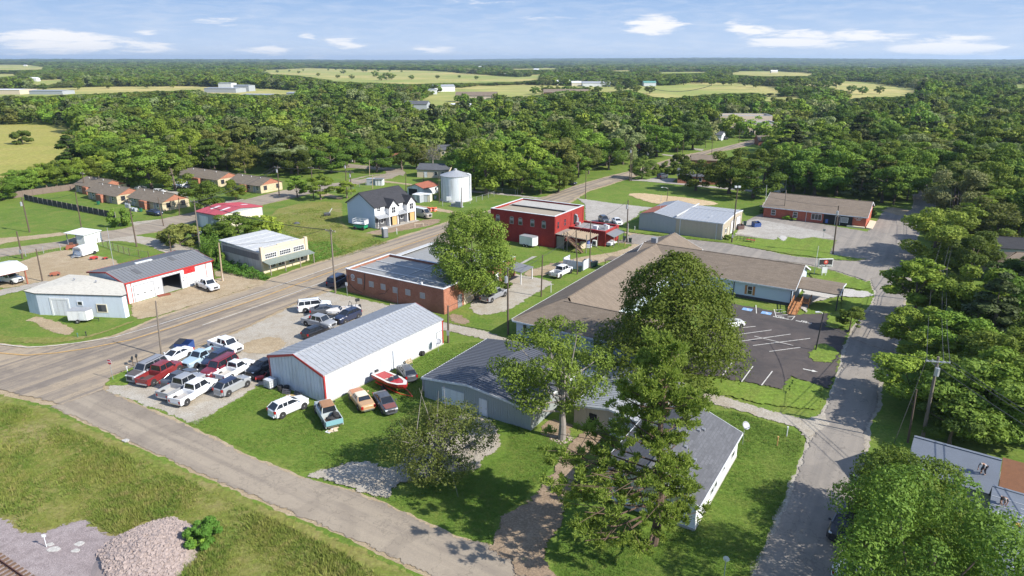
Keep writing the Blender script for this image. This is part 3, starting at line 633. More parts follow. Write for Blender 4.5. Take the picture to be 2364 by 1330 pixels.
m=MB();m.box(-.045,-.001,1,12.6,2.4,3.6);b.part(m,'faded_sign_band',plain('stained_band',(.22,.19,.18),.9,.35,1.3,0,0,0,.7))

# white shop with the open bay
o=G(*P('b',1165,557));b=B('repair_shop','white metal workshop with grey roof, red eaves, one open dark bay and a red sign','building',o,57.3,15.7,11.2)
# walls built around a real opening
m=MB();m.box(0,6.1,0,.15,0,3.6);m.box(9.4,15.7,0,.15,0,3.6);m.box(6.1,9.4,0,.15,2.9,3.6);m.box(0,.15,.15,11.2,0,3.6);m.box(15.55,15.7,.15,11.2,0,3.6);m.box(.15,15.55,11.05,11.2,0,3.6)
for x in (0,15.55): m.prism([(x,0),(x+.15,0),(x+.15,5.),(x,5.)],[3.6,3.6,3.6,3.6],[3.6,3.6,4.6,4.6]);m.prism([(x,5.),(x+.15,5.),(x+.15,11.2),(x,11.2)],3.6,[4.6,4.6,3.6,3.6])
for i in range(26):
    x=.3+i*.6
    if 1.1<x<4.7 or 6<x<9.5 or 10.4<x<11.6: continue
    m.box(x-.04,x+.04,-.035,0,0,3.55)
b.part(m,'wall',WHITE,fix=True)
b.gable(3.62,1.0,'x',.25,None,MET_G,REDP,.6,pos=.447)
m=MB();m.box(6.2,9.3,1,1.15,0,.02);m.box(.2,15.5,.2,11.,.013,.05);b.part(m,'floor',CONCB)
b.rollup('F',2.85,3.3,2.7,WHITE,GREYM,panels=5,wins=3);b.door('F',11.,.95,2.05,WHITE,GREYM)
m=MB();m.box(6.,6.12,-.05,.2,0,2.9);m.box(9.38,9.5,-.05,.2,0,2.9);m.box(6.,9.5,-.05,.2,2.88,3.);b.part(m,'bay_frame',GREYM)
m=MB();m.box(-.03,.12,-.045,.1,0,3.55);m.box(15.6,15.74,-.045,.1,0,3.55);m.box(.75,.85,-.05,-.01,0,3.5);m.box(14.3,14.4,-.05,-.01,0,3.5);b.part(m,'downpipe',REDP)
m=MB();m.box(5.2,8.2,5.7,6.3,4.45,4.75);b.part(m,'ridge_vent',WHITED)
m=MB();k=1/5.
m.slab([(3.1,1.6,3.62+1.6*k+.165),(3.9,1.6,3.62+1.6*k+.165),(3.9,3.6,3.62+3.6*k+.165),(3.1,3.6,3.62+3.6*k+.165)],.03);m.slab([(10.3,3.2,3.62+3.2*k+.165),(11.1,3.2,3.62+3.2*k+.165),(11.1,4.8,3.62+4.8*k+.165),(10.3,4.8,3.62+4.8*k+.165)],.03);b.part(m,'skylight',plain('skylight_panel',(.12,.12,.12),.5))
m=MB();m.box(10.15,12.25,-.1,-.04,2.45,3.35);sg=b.part(m,'sign',plain('red_sign',(.62,.03,.03),.4,.05))
text_mesh('lettering','TIRE\nREPAIR',.34,plain('sign_ink',(.28,.01,.012),.5),sg,(11.2,-.105,2.92),(PI/2,0,0),bold=.008)
m=MB();m.box(13.2,14.2,-.06,-.04,1.3,2.1);b.part(m,'faded_notice',WHITED);m=MB();m.box(9.75,9.95,-.08,-.04,1.3,1.55);m.box(5.2,5.45,-.08,-.04,1.2,1.5);m.box(9.8,10.,-.15,-.04,1.95,2.1);b.part(m,'meter_box',GREYM)
SHOP=b
# wedge-shaped block building
A_=G(*P('b',270,630));B_=G(*P('b',365,652));C_=G(*P('b',1135,682));D_=G(*P('b',1172,665));E_=G(159.8,634,3.7);F_=(A_[0]+1.,A_[1]+2.6)
pts=[A_,B_,C_,D_,(o[0]-.3,o[1]-.2),(E_[0]+4,E_[1]-1.2),E_]
r=empty('block_building',(*B_,0),0,'pale blue painted block building of wedge plan with cream low roof, next to the workshop','building')
loc=[(p[0]-B_[0],p[1]-B_[1]) for p in pts]
m=MB();m.prism(loc,0,[3.45,3.45,3.55,3.5,3.5,3.6,3.5]);m.build('wall',BLOCK,r,fix=True)
cx=sum(p[0] for p in loc)/7;cy=sum(p[1] for p in loc)/7
m=MB();l2=[(cx+(p[0]-cx)*1.025,cy+(p[1]-cy)*1.03) for p in loc];zt=[3.62,3.58,3.7,3.68,3.7,3.85,3.68]
mid=(cx-1.,cy+1.4,4.1)
for i in range(7): j=(i+1)%7;m.poly([(*l2[i],zt[i]),(*l2[j],zt[j]),mid])
m.build('roof',CREAMR,r)
m=MB();
for i in range(7):
    j=(i+1)%7;m.prism([l2[i],l2[j],(l2[j][0]*.995,l2[j][1]*.995+.03),(l2[i][0]*.995,l2[i][1]*.995+.03)],[zt[i]-.14,zt[j]-.14]*1+[zt[j]-.14,zt[i]-.14],[zt[i]-.006,zt[j]-.006,zt[j]-.006,zt[i]-.006])
m.build('roof_edge',BLKT,r,fix=True)
fa=math.atan2(C_[1]-B_[1],C_[0]-B_[0]);W=B('x',None,None,B_,0,1,1);bpy.data.objects.remove(W.r);W.r=r
M=Rz(fa)
def fb(m,x0,x1,y0,y1,z0,z1): m.box(x0,x1,y0,y1,z0,z1,M);return m
m=MB();fb(m,2.1,2.4,-.06,.02,0,2.6);fb(m,5.,5.3,-.06,.02,0,2.6);fb(m,2.1,5.3,-.06,.02,2.6,2.9);m.build('door_frame',WHITE,r)
m=MB()
for i in range(6): fb(m,2.4,5.,-.02,.02,.02+i*.43,.43+i*.43)
m.build('garage_door',WHITED,r)
for x,w,z,h,f_ in ((10.6,1.5,.9,1.15,CREAM),(7.1,.7,1.9,.5,WHITED)):
    m=MB();fb(m,x-w/2-.12,x+w/2+.12,-.06,.02,z-.12,z);fb(m,x-w/2-.12,x+w/2+.12,-.06,.02,z+h,z+h+.12);fb(m,x-w/2-.12,x-w/2,-.06,.02,z,z+h);fb(m,x+w/2,x+w/2+.12,-.06,.02,z,z+h);f=m.build('window',f_,r)
    m=MB();fb(m,x-w/2,x+w/2,-.03,.02,z,z+h);m.build('pane',GLASS,f)
for a in ((3.,5.2),(7.2,4.)):
    m=MB();m.tube((a[0],a[1],3.7),(a[0],a[1],4.25),.09);m.tube((a[0],a[1],4.25),(a[0],a[1],4.4),.2,.05);m.build('roof_vent',GREYM,r)

# two storey duplex under construction
o=G(*P('u',858,1045));b=B('duplex_house','new two storey white and blue duplex with charcoal gable roof and open garages','house',o,52,12.2,9.8)
b.gable(5.15,2.75,'x',.3,SIDB,SH_DK,BLKT,0)
m=MB();m.box(.02,12.18,-.06,-.002,.2,5.1);b.part(m,'front_cladding',SIDW)
for i,(x0,x1) in enumerate(((3.5,6.3),(9.3,12.15))):
    m=MB();m.prism([(x0,-1.2),(x1,-1.2),(x1,-.07),(x0,-.07)],2.35,4.6);c=(x0+x1)/2
    m.prism([(x0,-1.2),(c-.35,-1.2),(c-.35,-.07),(x0,-.07)],4.6,[4.75,6.05,6.05,4.75]);m.prism([(c+.35,-1.2),(x1,-1.2),(x1,-.07),(c+.35,-.07)],4.6,[6.05,4.75,4.75,6.05]);m.prism([(c-.35,-1.2),(c+.35,-1.2),(c+.35,-.07),(c-.35,-.07)],4.6,6.05)
    m.box(x0,x0+.2,-1.2,-.07,0,2.35);m.box(x1-.2,x1,-1.2,-.07,0,2.35);wd=b.part(m,'gable_bay',SIDW,fix=True)
    m=MB()
    for sg in (-1,1):
        xe=c+sg*1.75;m.slab([(xe,-1.55,4.55),(xe,-1.55+1.4,4.55),(c,2.6,6.45),(c,-1.55,6.45)],.13)
    b.part(m,'bay_roof',SH_DK,fix=True)
    m=MB()
    for sg in (-1,1): xe=c+sg*1.77;m.slab([(xe,-1.6,4.57),(xe,-1.55,4.57),(c,-1.55,6.47),(c,-1.6,6.47)],.2)
    b.part(m,'roof_trim',BLKT,fix=True)
    b.window('F',c,3.15,1.15,1.35,GREYM if i>5 else WHITE,GLASS,(2,2),off=1.2)
    m=MB();m.box(x0+.22,x1-.22,-.55,-.10,0.02,2.33);b.part(m,'garage_shade_block',DARK)  # dark block paints the shade deep in the garage
    m=MB();m.box(x0+1.15,x1-.24,-.9,-.86,.02,2.3);b.part(m,'osb_panel',OSB)
for i,(x0,x1) in enumerate(((0,3.5),(6.3,9.3))):
    m=MB();m.slab([(x0-.15,-1.55,2.5),(x1-.02,-1.55,2.5),(x1-.02,-.07,3.1),(x0-.15,-.07,3.1)],.1)
    for k in range(8): x=x0+(x1-x0)*k/7.2;m.slab([(x,-1.55,2.54),(x+.04,-1.55,2.54),(x+.04,-.07,3.14),(x,-.07,3.14)],.05)
    b.part(m,'porch_roof',MET_R,fix=True)
    m=MB();m.box(x0+.05,x0+.22,-1.5,-1.33,0,2.42);b.part(m,'porch_post',BLKT)
    m=MB();m.box(x0+.05,x1-.1,-.09,-.061,0,2.35);b.part(m,'porch_wall',plain('dark_grey_siding',(.09,.09,.095),.8))
    m=MB()
    for k in range(6): m.box(x0+.85,x0+1.3,-.12,-.091,.15+k*.37,.33+k*.37)
    b.part(m,'door_light',WHITE);b.window('F',x0+2.1,1.0,.75,1.2,WHITE,GLASS,(1,2),off=.09)
    b.window('F',x0+(1.3 if i==0 else .75),3.95,1.0,.85,WHITE,GLASS,(2,2),off=.06)
m=MB();m.box(0,12.2,-2.3,-.1,.03,.12);b.part(m,'porch_slab',CONC)

# water or grain tank
o=(-15.9,192.3)
r=empty('storage_tank',(*o,0),0,'large white cylindrical tank with conical top and side pipes','tank')
pr=[(4.2,0),(4.2,7.),(4.25,7.02),(4.2,7.1)]
m=MB();m.lathe([(4.2,0),(4.2,2.3),(4.22,2.32),(4.2,2.34),(4.2,4.6),(4.22,4.62),(4.2,4.64),(4.2,7.0)],48);m.build('shell',MET_W,r,smooth=False)
m=MB();m.lathe([(4.35,6.98),(4.35,7.08),(.5,8.35),(.5,8.7),(.05,8.9)],48);m.build('conical_roof',MET_R,r)
for a in (-.35,-.2): m=MB();x,y=4.4*math.cos(a),4.4*math.sin(a);m.tube((x,y,0),(x,y,7.3),.13);m.tube((x,y,7.3),(x*.8,y*.8,7.6),.13);m.build('pipe',WHITED,r)
m=MB();a=-2.6
for s_ in (-.2,.2): m.tube((4.4*math.cos(a)+s_,4.4*math.sin(a)-s_*.5,0),(4.4*math.cos(a)+s_,4.4*math.sin(a)-s_*.5,7.4),.04)
for k in range(18): m.box(4.4*math.cos(a)-.2,4.4*math.cos(a)+.2,4.4*math.sin(a)-.03,4.4*math.sin(a)+.03,.4*k+.3,.4*k+.34)
m.build('ladder',GREYM,r);m=MB();m.box(-2.3,-1.2,-4.6,-4.1,.6,1.7);m.build('hatch',WHITED,r)
m=MB();m.lathe([(4.6,.0),(4.6,.14)],40);m.build('foundation',CONCB,r)

# red painted two storey brick building
o=G(*P('g',912,718));b=B('red_building','two storey red painted brick building with white edged flat roof','building',o,-32,1,1)
X0=-16.1;b.L=0.0
b.flat(6.3,.45,REDB,GRAVR,WHITED,box=(X0,0,0,13.7),th=.3)
m=MB();m.slab([(X0+.31,7,6.42),(-.31,7,6.42),(-.31,13.39,6.42),(X0+.31,13.39,6.42)],.1);b.part(m,'roof',plain('tan_grey_roof',(.43,.41,.37),.8,.14,.4,0,0,0,.5))
m=MB();m.box(X0+1.2,-1.,6.75,7.,6.44,6.62)
b.part(m,'roof_seam',BLKT)
def arch(face,q,z,w,h):
    m=MB();b.fbox(m,face,q-w/2-.1,q+w/2+.1,z-.1,z,-.02,.07);b.fbox(m,face,q-w/2-.1,q-w/2,z,z+h,-.02,.05);b.fbox(m,face,q+w/2,q+w/2+.1,z,z+h,-.02,.05)
    for k in range(7):
        a0=PI*k/7;a1=PI*(k+1)/7;R0=w/2;R1=w/2+.1
        pp=[(q-R0*math.cos(a0),z+h+R0*.55*math.sin(a0)),(q-R1*math.cos(a0),z+h+R1*.6*math.sin(a0)),(q-R1*math.cos(a1),z+h+R1*.6*math.sin(a1)),(q-R0*math.cos(a1),z+h+R0*.55*math.sin(a1))]
        n=len(m.v);m.v+=[b.T(face,p[0],-.02,p[1]) for p in pp]+[b.T(face,p[0],.05,p[1]) for p in pp];m.f+=[(n,n+1,n+2,n+3),(n+7,n+6,n+5,n+4)]+[(n+i,n+4+i,n+4+(i+1)%4,n+(i+1)%4) for i in range(4)]
    f=b.part(m,'arched_window',GREYM,fix=True)
    p=MB();pts=[(q-w/2,z),(q+w/2,z)]+[(q+w/2*math.cos(PI*k/8),z+h+w/2*.55*math.sin(PI*k/8)) for k in range(9)]
    n=len(p.v);K=len(pts);p.v+=[b.T(face,x,.02,y) for x,y in pts]+[b.T(face,x,-.02,y) for x,y in pts];p.f+=[tuple(range(n,n+K)),tuple(range(n+2*K-1,n+K-1,-1))]+[(n+i,n+(i+1)%K,n+K+(i+1)%K,n+K+i) for i in range(K)]
    p.build('pane',GLASS,f,fix=True);s_=MB();b.fbox(s_,face,q-w/2,q+w/2,z+h*.5,z+h*.5+.06,.021,.045);b.fbox(s_,face,q-w/2,q+w/2,z+h*.6,z+h,.021,.03);s_.build('sash',GREYM,f)
for q in (X0+1.9,X0+5.5,X0+7.7,X0+10.7,X0+13.5): arch('F',q,4.05,.8,1.25)
for q,w in ((1.5,.7),(4.6,.7)): b.window('R',q,3.9,w,1.5,REDP,GLASS,(1,2))
m=MB();m.box(.002,.05,8.7,9.6,3.3,5.6);b.part(m,'doorway_shade_panel',DARK)  # doorway is a flat panel coloured as the unlit inside
m=MB();m.tube((.25,9.9,3.3),(.25,9.9,5.2),.18);m.tube((.25,9.9,5.2),(.05,9.2,5.6),.18);m.tube((.2,10.6,3.2),(.2,10.6,4.6),.14);m.box(.3,1.3,9.,9.8,3.3,3.9);b.part(m,'vent_duct',STEEL)
m=MB();m.box(.002,.12,.15,.3,.2,6.3);m.box(.002,.12,7.4,7.55,.2,6.3);m.box(.002,.12,13.2,13.35,.2,6.3);b.part(m,'downpipe',REDP)
b.flat(2.95,.35,REDB,MEMG,REDP,box=(.01,8.7,6.6,13.6),th=.25,name='annex_wall',roofname='annex_roof')
m=MB();m.box(4.9,5.9,8.3,9.1,2.96,3.8);m.box(6.6,7.6,10.2,11.,2.96,3.7);b.part(m,'roof_unit',WHITED);m=MB();m.tube((7.4,9.2,2.9),(7.4,9.2,4.2),.3);m.tube((7.4,9.2,4.2),(7.4,9.2,4.35),.45,.1,12);b.part(m,'exhaust_fan',STEEL)
m=MB();m.slab([(8.75,6.8,2.9),(10.6,6.8,2.3),(10.6,12.5,2.3),(8.75,12.5,2.9)],.1);b.part(m,'lean_to_roof',MET_G)
for y in (7,9.5,12.3): m=MB();m.box(10.4,10.52,y,y+.12,0,2.22);b.part(m,'lean_to_post',WEATH)
# patio cover with stair
m=MB();m.slab([(.02,.1,3.1),(7.6,.1,2.75),(7.6,5.6,2.75),(.02,5.6,3.1)],.1);b.part(m,'patio_roof',WEATH)
m=MB()
for k in range(13): x=1.6+k*.48;z=3.12-x*.046;m.box(x,x+.1,.15,5.5,z,z+.14)
b.part(m,'patio_slats',WOODL)
for x,y in ((2.2,.0),(3.,.0),(5.,.0),(7.4,.0),(7.4,5.3)): m=MB();m.box(x,x+.14,y-.1,y+.04,0,3.9 if y==0 else 2.7);b.part(m,'patio_post',WEATH)
m=MB()
for k in range(12): t=k/11;m.box(3.0+t*3.6,3.45+t*3.6,-1.1,-.15,2.9-t*2.7,2.96-t*2.7)
m.slab([(2.8,-1.12,3.2),(6.9,-1.12,.35),(6.9,-1.05,.35),(2.8,-1.05,3.2)],.22);m.slab([(2.8,-.2,3.2),(6.9,-.2,.35),(6.9,-.13,.35),(2.8,-.13,3.2)],.22)
m.slab([(2.8,-1.12,4.0),(6.9,-1.12,1.25),(6.9,-1.06,1.25),(2.8,-1.06,4.0)],.1);m.slab([(2.8,-.2,4.0),(6.9,-.2,1.25),(6.9,-.14,1.25),(2.8,-.14,4.0)],.1)
b.part(m,'outside_stair',plain('stair_timber',(.20,.12,.08),.9,.2,3));m=MB();m.box(.3,2.0,.4,.5,0,2.6);m.box(.3,2.,2.5,3.6,0,.9);b.part(m,'stacked_boards',WEATH)
RED=b
# metal warehouse, two roofs
o=G(*P('h',950,515));b=B('warehouse','grey and tan metal warehouse with pale low roof and part rusty roof','warehouse',o,-32,1,1);b.L=0;b.W=16.3
b.gable(3.55,.75,'y',.1,MET_BG,MET_R,None,.9,.9,box=(-19.4,-10.6,0,16.6),pos=.39)
m=MB();m.slab([(-19.3,.3,3.82),(-16.1,.3,4.50),(-16.1,9.5,4.50),(-19.3,9.5,3.82)],.03);b.part(m,'rusty_roof_sheet',RUST)
b.gable(3.7,.55,'x',.1,MET_TAN,MET_R,WHITED,.9,.9,box=(-10.55,0,0,16.3),pos=.62,roofname='main_roof')
m=MB()
for x in (-9.6,-1.3,-.05): m.box(x-.08,x+.08,-.1,-.036,0,3.6)
b.part(m,'downpipe',WHITED)
b.rollup('R',8.3,3.2,2.9,WHITE,GREYM,off=.04);b.rollup('R',12.9,3.2,2.9,WHITE,GREYM,off=.04);b.door('R',4.6,1,2.1,CREAM,off=.04);b.window('R',2.6,1.2,.9,.9,off=.04)
m=MB();m.path([(-4.5,3.2,4.25),(-4.1,3.2,4.3),(-3.6,3.3,4.3),(-3.6,3.6,4.55)],[.05]*4);b.part(m,'roof_vent',WHITED);m=MB();m.tube((-15.3,2.2,4.2),(-15.3,2.2,8.3),.035);b.part(m,'antenna_mast',STEEL)
m=MB();m.box(-10.75,-10.5,-.05,16.6,4.1,4.35);b.part(m,'parapet',MEM)
WH=b
# post office
o=G(*P('h',2050,425));b=B('brick_office','long low red brick office with brown gable roof beside the forecourt','building',o,-32,1,1);b.L=0;b.W=15
b.gable(2.7,2.3,'x',.45,POB,SH_BR,WHITED,0,box=(-23.4,0,.4,15),rake=.3)
b.W=15
for q,w,h,z,mu in ((-21.,.9,1.2,.8,(1,2)),(-15.8,.9,1.2,.8,(1,2)),(-10.9,2.2,1.3,.8,(3,1))): b.window('F',q,z,w,h,WHITE,GLASS,mu,off=-.4)
m=MB();m.box(-9.3,-2.9,.30,.395,.1,2.6);b.part(m,'porch_shade_panel',DARK);b.window('F',-4.6,.9,1.4,1.1,WHITE,GREYM,off=-.28);b.door('F',-6.1,1.0,2.1,GLASS,WHITE,off=-.28)  # no recess: a dark panel on the wall paints the porch shade
m=MB();m.box(-13.3,-13.2,.25,.39,0,2.6);b.part(m,'downpipe',WHITE);m=MB();m.box(-3.9,-.1,-.5,.3,.02,.35);b.part(m,'planter_wall',CREAM)
m=MB();m.slab([(.2,-.2,.35),(1.6,-.2,.2),(1.6,9,.2),(.2,9,.35)],.3);b.part(m,'side_ramp',LTAN)
m=MB();m.box(-.002,.05,.45,14.95,2.72,2.78);b.part(m,'gable_band',WHITE)
text_mesh('lettering','U.S. POST',.40,WHITE,b.r,(-1.7,.38,2.12),(PI/2,0,0),bold=.012);text_mesh('lettering','OFFICE',.30,WHITE,b.r,(-1.7,.38,1.76),(PI/2,0,0),bold=.012)
PO=b
# hall / church: three wings around a yard
o=G(*P('h',1480,1020));b=B('church_hall','sprawling pale blue hall with brown shingle roofs on three wings around a yard','church',o,-32,1,1);b.L=0
b.gable(3.,2.3,'x',.45,SIDB,SH_BR,WHITED,0,box=(-27.5,0,0,12.6),rake=.5,base=CONCB,wallname='north_wing_wall')
b.gable(2.95,2.35,'y',.5,SIDB,SH_BR,WHITED,0,box=(-30.9,-20.2,-34.6,16),hip=(1,0),wallname='west_wing_wall')
b.gable(2.9,2.1,'x',.5,SIDB,SH_BR,WHITED,0,box=(-30.6,-9.5,-34.9,-25.),hip=(1,1),wallname='south_wing_wall')
b.window('F',-6.6,.85,.7,1.35,WHITE,GLASS,(1,2),shut=WOODO)
m=MB();m.box(-9.3,-9.2,-.12,-.002,.3,2.9);m.box(-.18,-.02,-.12,-.002,.3,2.9);b.part(m,'downpipe',BLKT)
m=MB();m.box(-27.3,-.1,-.07,-.045,.02,.5);b.part(m,'skirting',plain('dark_skirting',(.05,.05,.055),.8))
for q in (-29.3,-25.4,-20.9,-16.): 
    m=MB();m.box(q-.25,q+.25,-34.97,-34.89,.9,2.3);b.part(m,'window',GLASS)
m=MB()
for q in (-18.4,-14.): m.box(q-.05,q+.05,-35.03,-34.905,.1,2.8)
b.part(m,'downpipe',BLKT);m=MB();m.box(-30.7,-9.4,-34.95,-34.88,.02,.35);b.part(m,'foundation',CONCB)
# carport at the entrance
m=MB();m.slab([(.1,.7,3.05),(6.9,.7,2.95),(6.9,4.,3.5),(.1,4.,3.6)],.14);m.slab([(.1,4.,3.6),(6.9,4.,3.5),(6.9,7.6,2.95),(.1,7.6,3.05)],.14);b.part(m,'carport_roof',SH_BR,fix=True)
m=MB();m.slab([(6.9,.7,2.98),(6.96,.7,2.98),(6.96,4.,3.53),(6.9,4.,3.53)],.26);m.slab([(6.9,4.,3.53),(6.96,4.,3.53),(6.96,7.6,2.98),(6.9,7.6,2.98)],.26);b.part(m,'carport_trim',WHITED,fix=True)
for x,y in ((6.6,1.),(6.6,7.2)): m=MB();m.box(x-.09,x+.09,y-.09,y+.09,0,2.85);b.part(m,'carport_post',BLKT)
m=MB();m.slab([(.3,-4.3,.12),(1.6,-4.3,.12),(1.6,.4,.85),(.3,.4,.85)],.12);m.box(.3,2.6,.4,2.6,.7,.82);b.part(m,'ramp',WOODO)
m=MB()
for x in (.3,1.6):
    for k in range(5): y=-4.2+k*1.15;z=.12+(y+4.3)*.155;m.box(x-.05,x+.05,y-.05,y+.05,0,z+.95)
    m.slab([(x-.04,-4.3,1.05),(x+.04,-4.3,1.05),(x+.04,.4,1.8),(x-.04,.4,1.8)],.1);m.slab([(x-.04,-4.3,.7),(x+.04,-4.3,.7),(x+.04,.4,1.45),(x-.04,.4,1.45)],.06)
m.box(2.55,2.65,.4,2.6,1.6,1.7);m.box(2.55,2.65,.4,.5,0,1.7);m.box(2.55,2.65,2.5,2.6,0,1.7);b.part(m,'ramp_railing',WOODO)
b.door('R',1.7,1.,2.1,GLASS,WHITE,z=.75,off=.01)
m=MB();m.box(-26.9,-25.9,7.,8.,5.2,6.2);b.part(m,'roof_hood',GREYM);m=MB();m.box(-32.2,-31.3,9,10,.02,1.1);m.tube((-31.7,8.,0),(-31.7,8.,1.6),.35);b.part(m,'condenser',STEEL)
m=MB();m.slab([(-34.,2.,2.1),(-31.4,2.,2.3),(-31.4,5.,2.3),(-34,5,2.1)],.1);m.box(-33.9,-33.8,2.1,2.2,0,2.);m.box(-33.9,-33.8,4.8,4.9,0,2.);b.part(m,'side_canopy',SH_BR)
HALL=b
# grey garage
o=G(*P('v',940,735));b=B('garage','grey green metal garage with slate roof and white doors, behind the leafy trees','garage',o,-32,1,1);b.L=0;b.W=13.3
b.gable(2.55,.75,'y',.25,MET_WG,MET_D,WHITED,.45,.3,box=(-14.5,0,0,13.3),pos=.44)
b.rollup('F',-10.3,2.9,1.95,WHITE,WHITE,off=.04);b.door('F',-6.1,.95,2.,WHITE,WHITE,off=.04)
m=MB();m.slab([(-15.9,1.,1.7),(-14.55,1.,1.9),(-14.55,9.5,1.9),(-15.9,9.5,1.7)],.1);b.part(m,'lean_to_roof',LTAN);m=MB();m.box(-15.8,-14.56,1.1,9.4,0,1.55);b.part(m,'lean_to_wall',MET_WG)
m=MB();m.box(.05,1.7,11.2,13.,0,2.2);b.part(m,'side_annex',WHITED)
# metal shed
o=G(*P('t',265,592));b=B('metal_shed','tan metal shed with pale ribbed roof behind the tall pine','shed',o,-32,1,1);b.L=8.2;b.W=11
b.gable(2.4,.7,'y',.2,MET_TAN,MET_R,WHITED,.45,.45,box=(0,8.2,0,11))
b.opening('F',2.2,.9,2.,off=.04);b.rollup('F',5.6,2.8,2.,WHITED,WHITE,off=.04)
# white house in front
o=G(*P('t',850,1112));b=B('house','white sided single storey house with grey shingle roof, partly behind the pine','house',o,58,13.4,9.)
b.gable(2.75,1.7,'x',.3,SIDW,SH_GR,WHITED,0,rake=.25,base=CONCB)
for q,w in ((4.6,.8),(5.7,.8)): b.window('F',q,.95,w,1.15,WHITE,GLASS,(1,2))
b.window('F',8.3,1.3,.6,.7,WHITE);b.window('F',11.6,.95,1.,1.2,WHITE,GLASS,(1,2))
b.window('L',2.6,.95,1.,1.2,WHITE);b.window('L',6.4,.95,1.,1.2,WHITE);b.door('L',4.6,.95,2.05,WHITED)
for x,y in ((5.,1.9),(6.,3.1),(9.6,3.),(10.2,2.7)): 
    m=MB();z=2.85+y*.378;m.box(x-.17,x+.17,y-.17,y+.17,z-.1,z+.16);b.part(m,'roof_vent',GREYM)
m=MB();m.tube((7.6,3.6,4.1),(7.6,3.6,4.6),.06);b.part(m,'vent_pipe',WHITE)
# apartments
def apt(o,ang,L,W,label,wins=3,h=2.35,rise=1.7,rm=None,gm=ORB,wm=PALEB):
    b=B('apartment_building',label,'apartments',o,ang,L,W)
    b.gable(h,rise,'x',.5,wm,rm or SH_AP,None,0,rake=.3)
    m=MB()
    m.prism([(L-.02,.25),(L+.06,.25),(L+.06,W/2),(L-.02,W/2)],h+.05,[h+.1,h+.1,h+rise-.1,h+rise-.1]);m.prism([(L-.02,W/2),(L+.06,W/2),(L+.06,W-.25),(L-.02,W-.25)],h+.05,[h+rise-.1,h+rise-.1,h+.1,h+.1]);b.part(m,'gable_panel',gm,fix=True)
    for q in (1.7,W-1.7): b.window('R',q,.9,1.0,1.1,BLKT,GLASS,(1,2))
    for i in range(wins):
        q=L*(i+.6)/wins;b.window('F',q,.95,.9,1.1,WHITED,GLASS,(1,2));b.door('F',q-1.3,.9,2.,GREYM,WHITED,knob=False)
    m=MB();m.box(L*.45,L*.62,-1.3,-.002,.02,2.2);b.part(m,'entry_porch',ORB)
    for i in range(3): m=MB();x=L*(.2+.28*i);z=h+rise*.75;m.tube((x,W*.4,z),(x,W*.4,z+.55),.08);b.part(m,'vent_pipe',WHITED)
    return b
apt((-105.0,185.0),-33,16.,7.6,'brown roofed apartment block with orange gable, nearest the navy car')
apt((-121.5,193.9),-33,15.5,7.6,'brown roofed apartment block second from the board fence, orange gable')
apt((-131.5,204.5),-30,13.,8,'brown roofed apartment block deep under the big tree left of the car park')
q=PG('e',560,262);apt((q[0]-15*.85,q[1]+15*.53),-32,15,8,'pale brick apartment block with orange gable standing alone by the street bend',4)
q=PG('e',175,205);apt((q[0]-21*.85,q[1]+21*.53),-32,21,8.5,'long brown roofed apartment block behind the car park, right gable orange',4)
# maroon roofed building
b=B('metal_building','grey metal building with maroon roof and pale skylights, half hidden by a bush','building',(-75.4,160.0),-32,8.4,12.4)
b.gable(3.5,.8,'x',.15,MET_BG,MARO,MARO,.6,.6)
b.rollup('F',2.9,3.,2.7,MET_W,WHITED,off=.04);b.door('F',6.2,1.,2.1,MET_W,off=.04)
m=MB()
for x,y in ((2.,2.5),(5.6,2.5),(4.,9.5)):
    if y<6: z=3.5+.8*y/6.2+.15;m.slab([(x,y,z),(x+.7,y,z),(x+.7,y+2.6,z+.33),(x,y+2.6,z+.33)],.04)
    else: z=3.5+.8*(12.4-y)/6.2+.15;m.slab([(x,y,z),(x+.7,y,z),(x+.7,y+1.8,z-.23),(x,y+1.8,z-.23)],.04)
b.part(m,'skylight',WHITED,fix=True);m=MB();m.box(8.43,8.5,.2,12.2,.1,3.4);b.part(m,'side_cladding',CREAM)
o=PG('a',1735,765);b=B('shed','small white shed with rusty red roof edge beside the maroon roofed building','shed',o,-32,3.4,3)
b.gable(1.9,.3,'x',.2,WHITED,WHITED,REDP,0);b.window('F',1.8,.9,.8,.6);m=MB();m.box(2.6,3.1,-.3,-.05,0,1.5);b.part(m,'leaning_panel',GREYM)
# open shed with rusty machinery
o=PG('a',615,805);b=B('open_shed','open fronted white roofed shed sheltering rusty machinery','shed',o,-14,4.6,4.6)
m=MB();m.slab([(-.3,-.3,2.75),(4.9,-.3,2.5),(4.9,4.6,2.5),(-.3,4.6,2.75)],.1);b.part(m,'roof',WHITE);m=MB();m.box(2.6,4.6,0,.08,0,2.35);m.box(0,4.6,4.4,4.5,0,2.4);m.box(4.5,4.6,.08,4.4,0,2.38);b.part(m,'wall',WHITE)
for x,y in ((0,0),(2.4,0),(0,4.3)): m=MB();m.box(x,x+.12,y,y+.12,0,2.5);b.part(m,'post',GREYM)
o=PG('a',650,840);r=empty('old_engine',(*o,0),.4,'heap of rusty brown machinery under the open shed','machinery')
m=MB();m.box(-.9,.7,-.5,.5,.25,.9);m.build('engine_block',RUST,r,bevel=.06);m=MB();m.box(-.3,.35,-.35,.35,.9,1.35);m.tube((.5,0,.6),(1.3,.2,.9),.16);m.build('housing',plain('brown_rust',(.13,.06,.04),.9,.3,3),r)
for x in (-.7,.6): m=MB();m.tube((x,-.6,.35),(x,.6,.35),.34,.34,14);m.build('wheel',RUST,r)
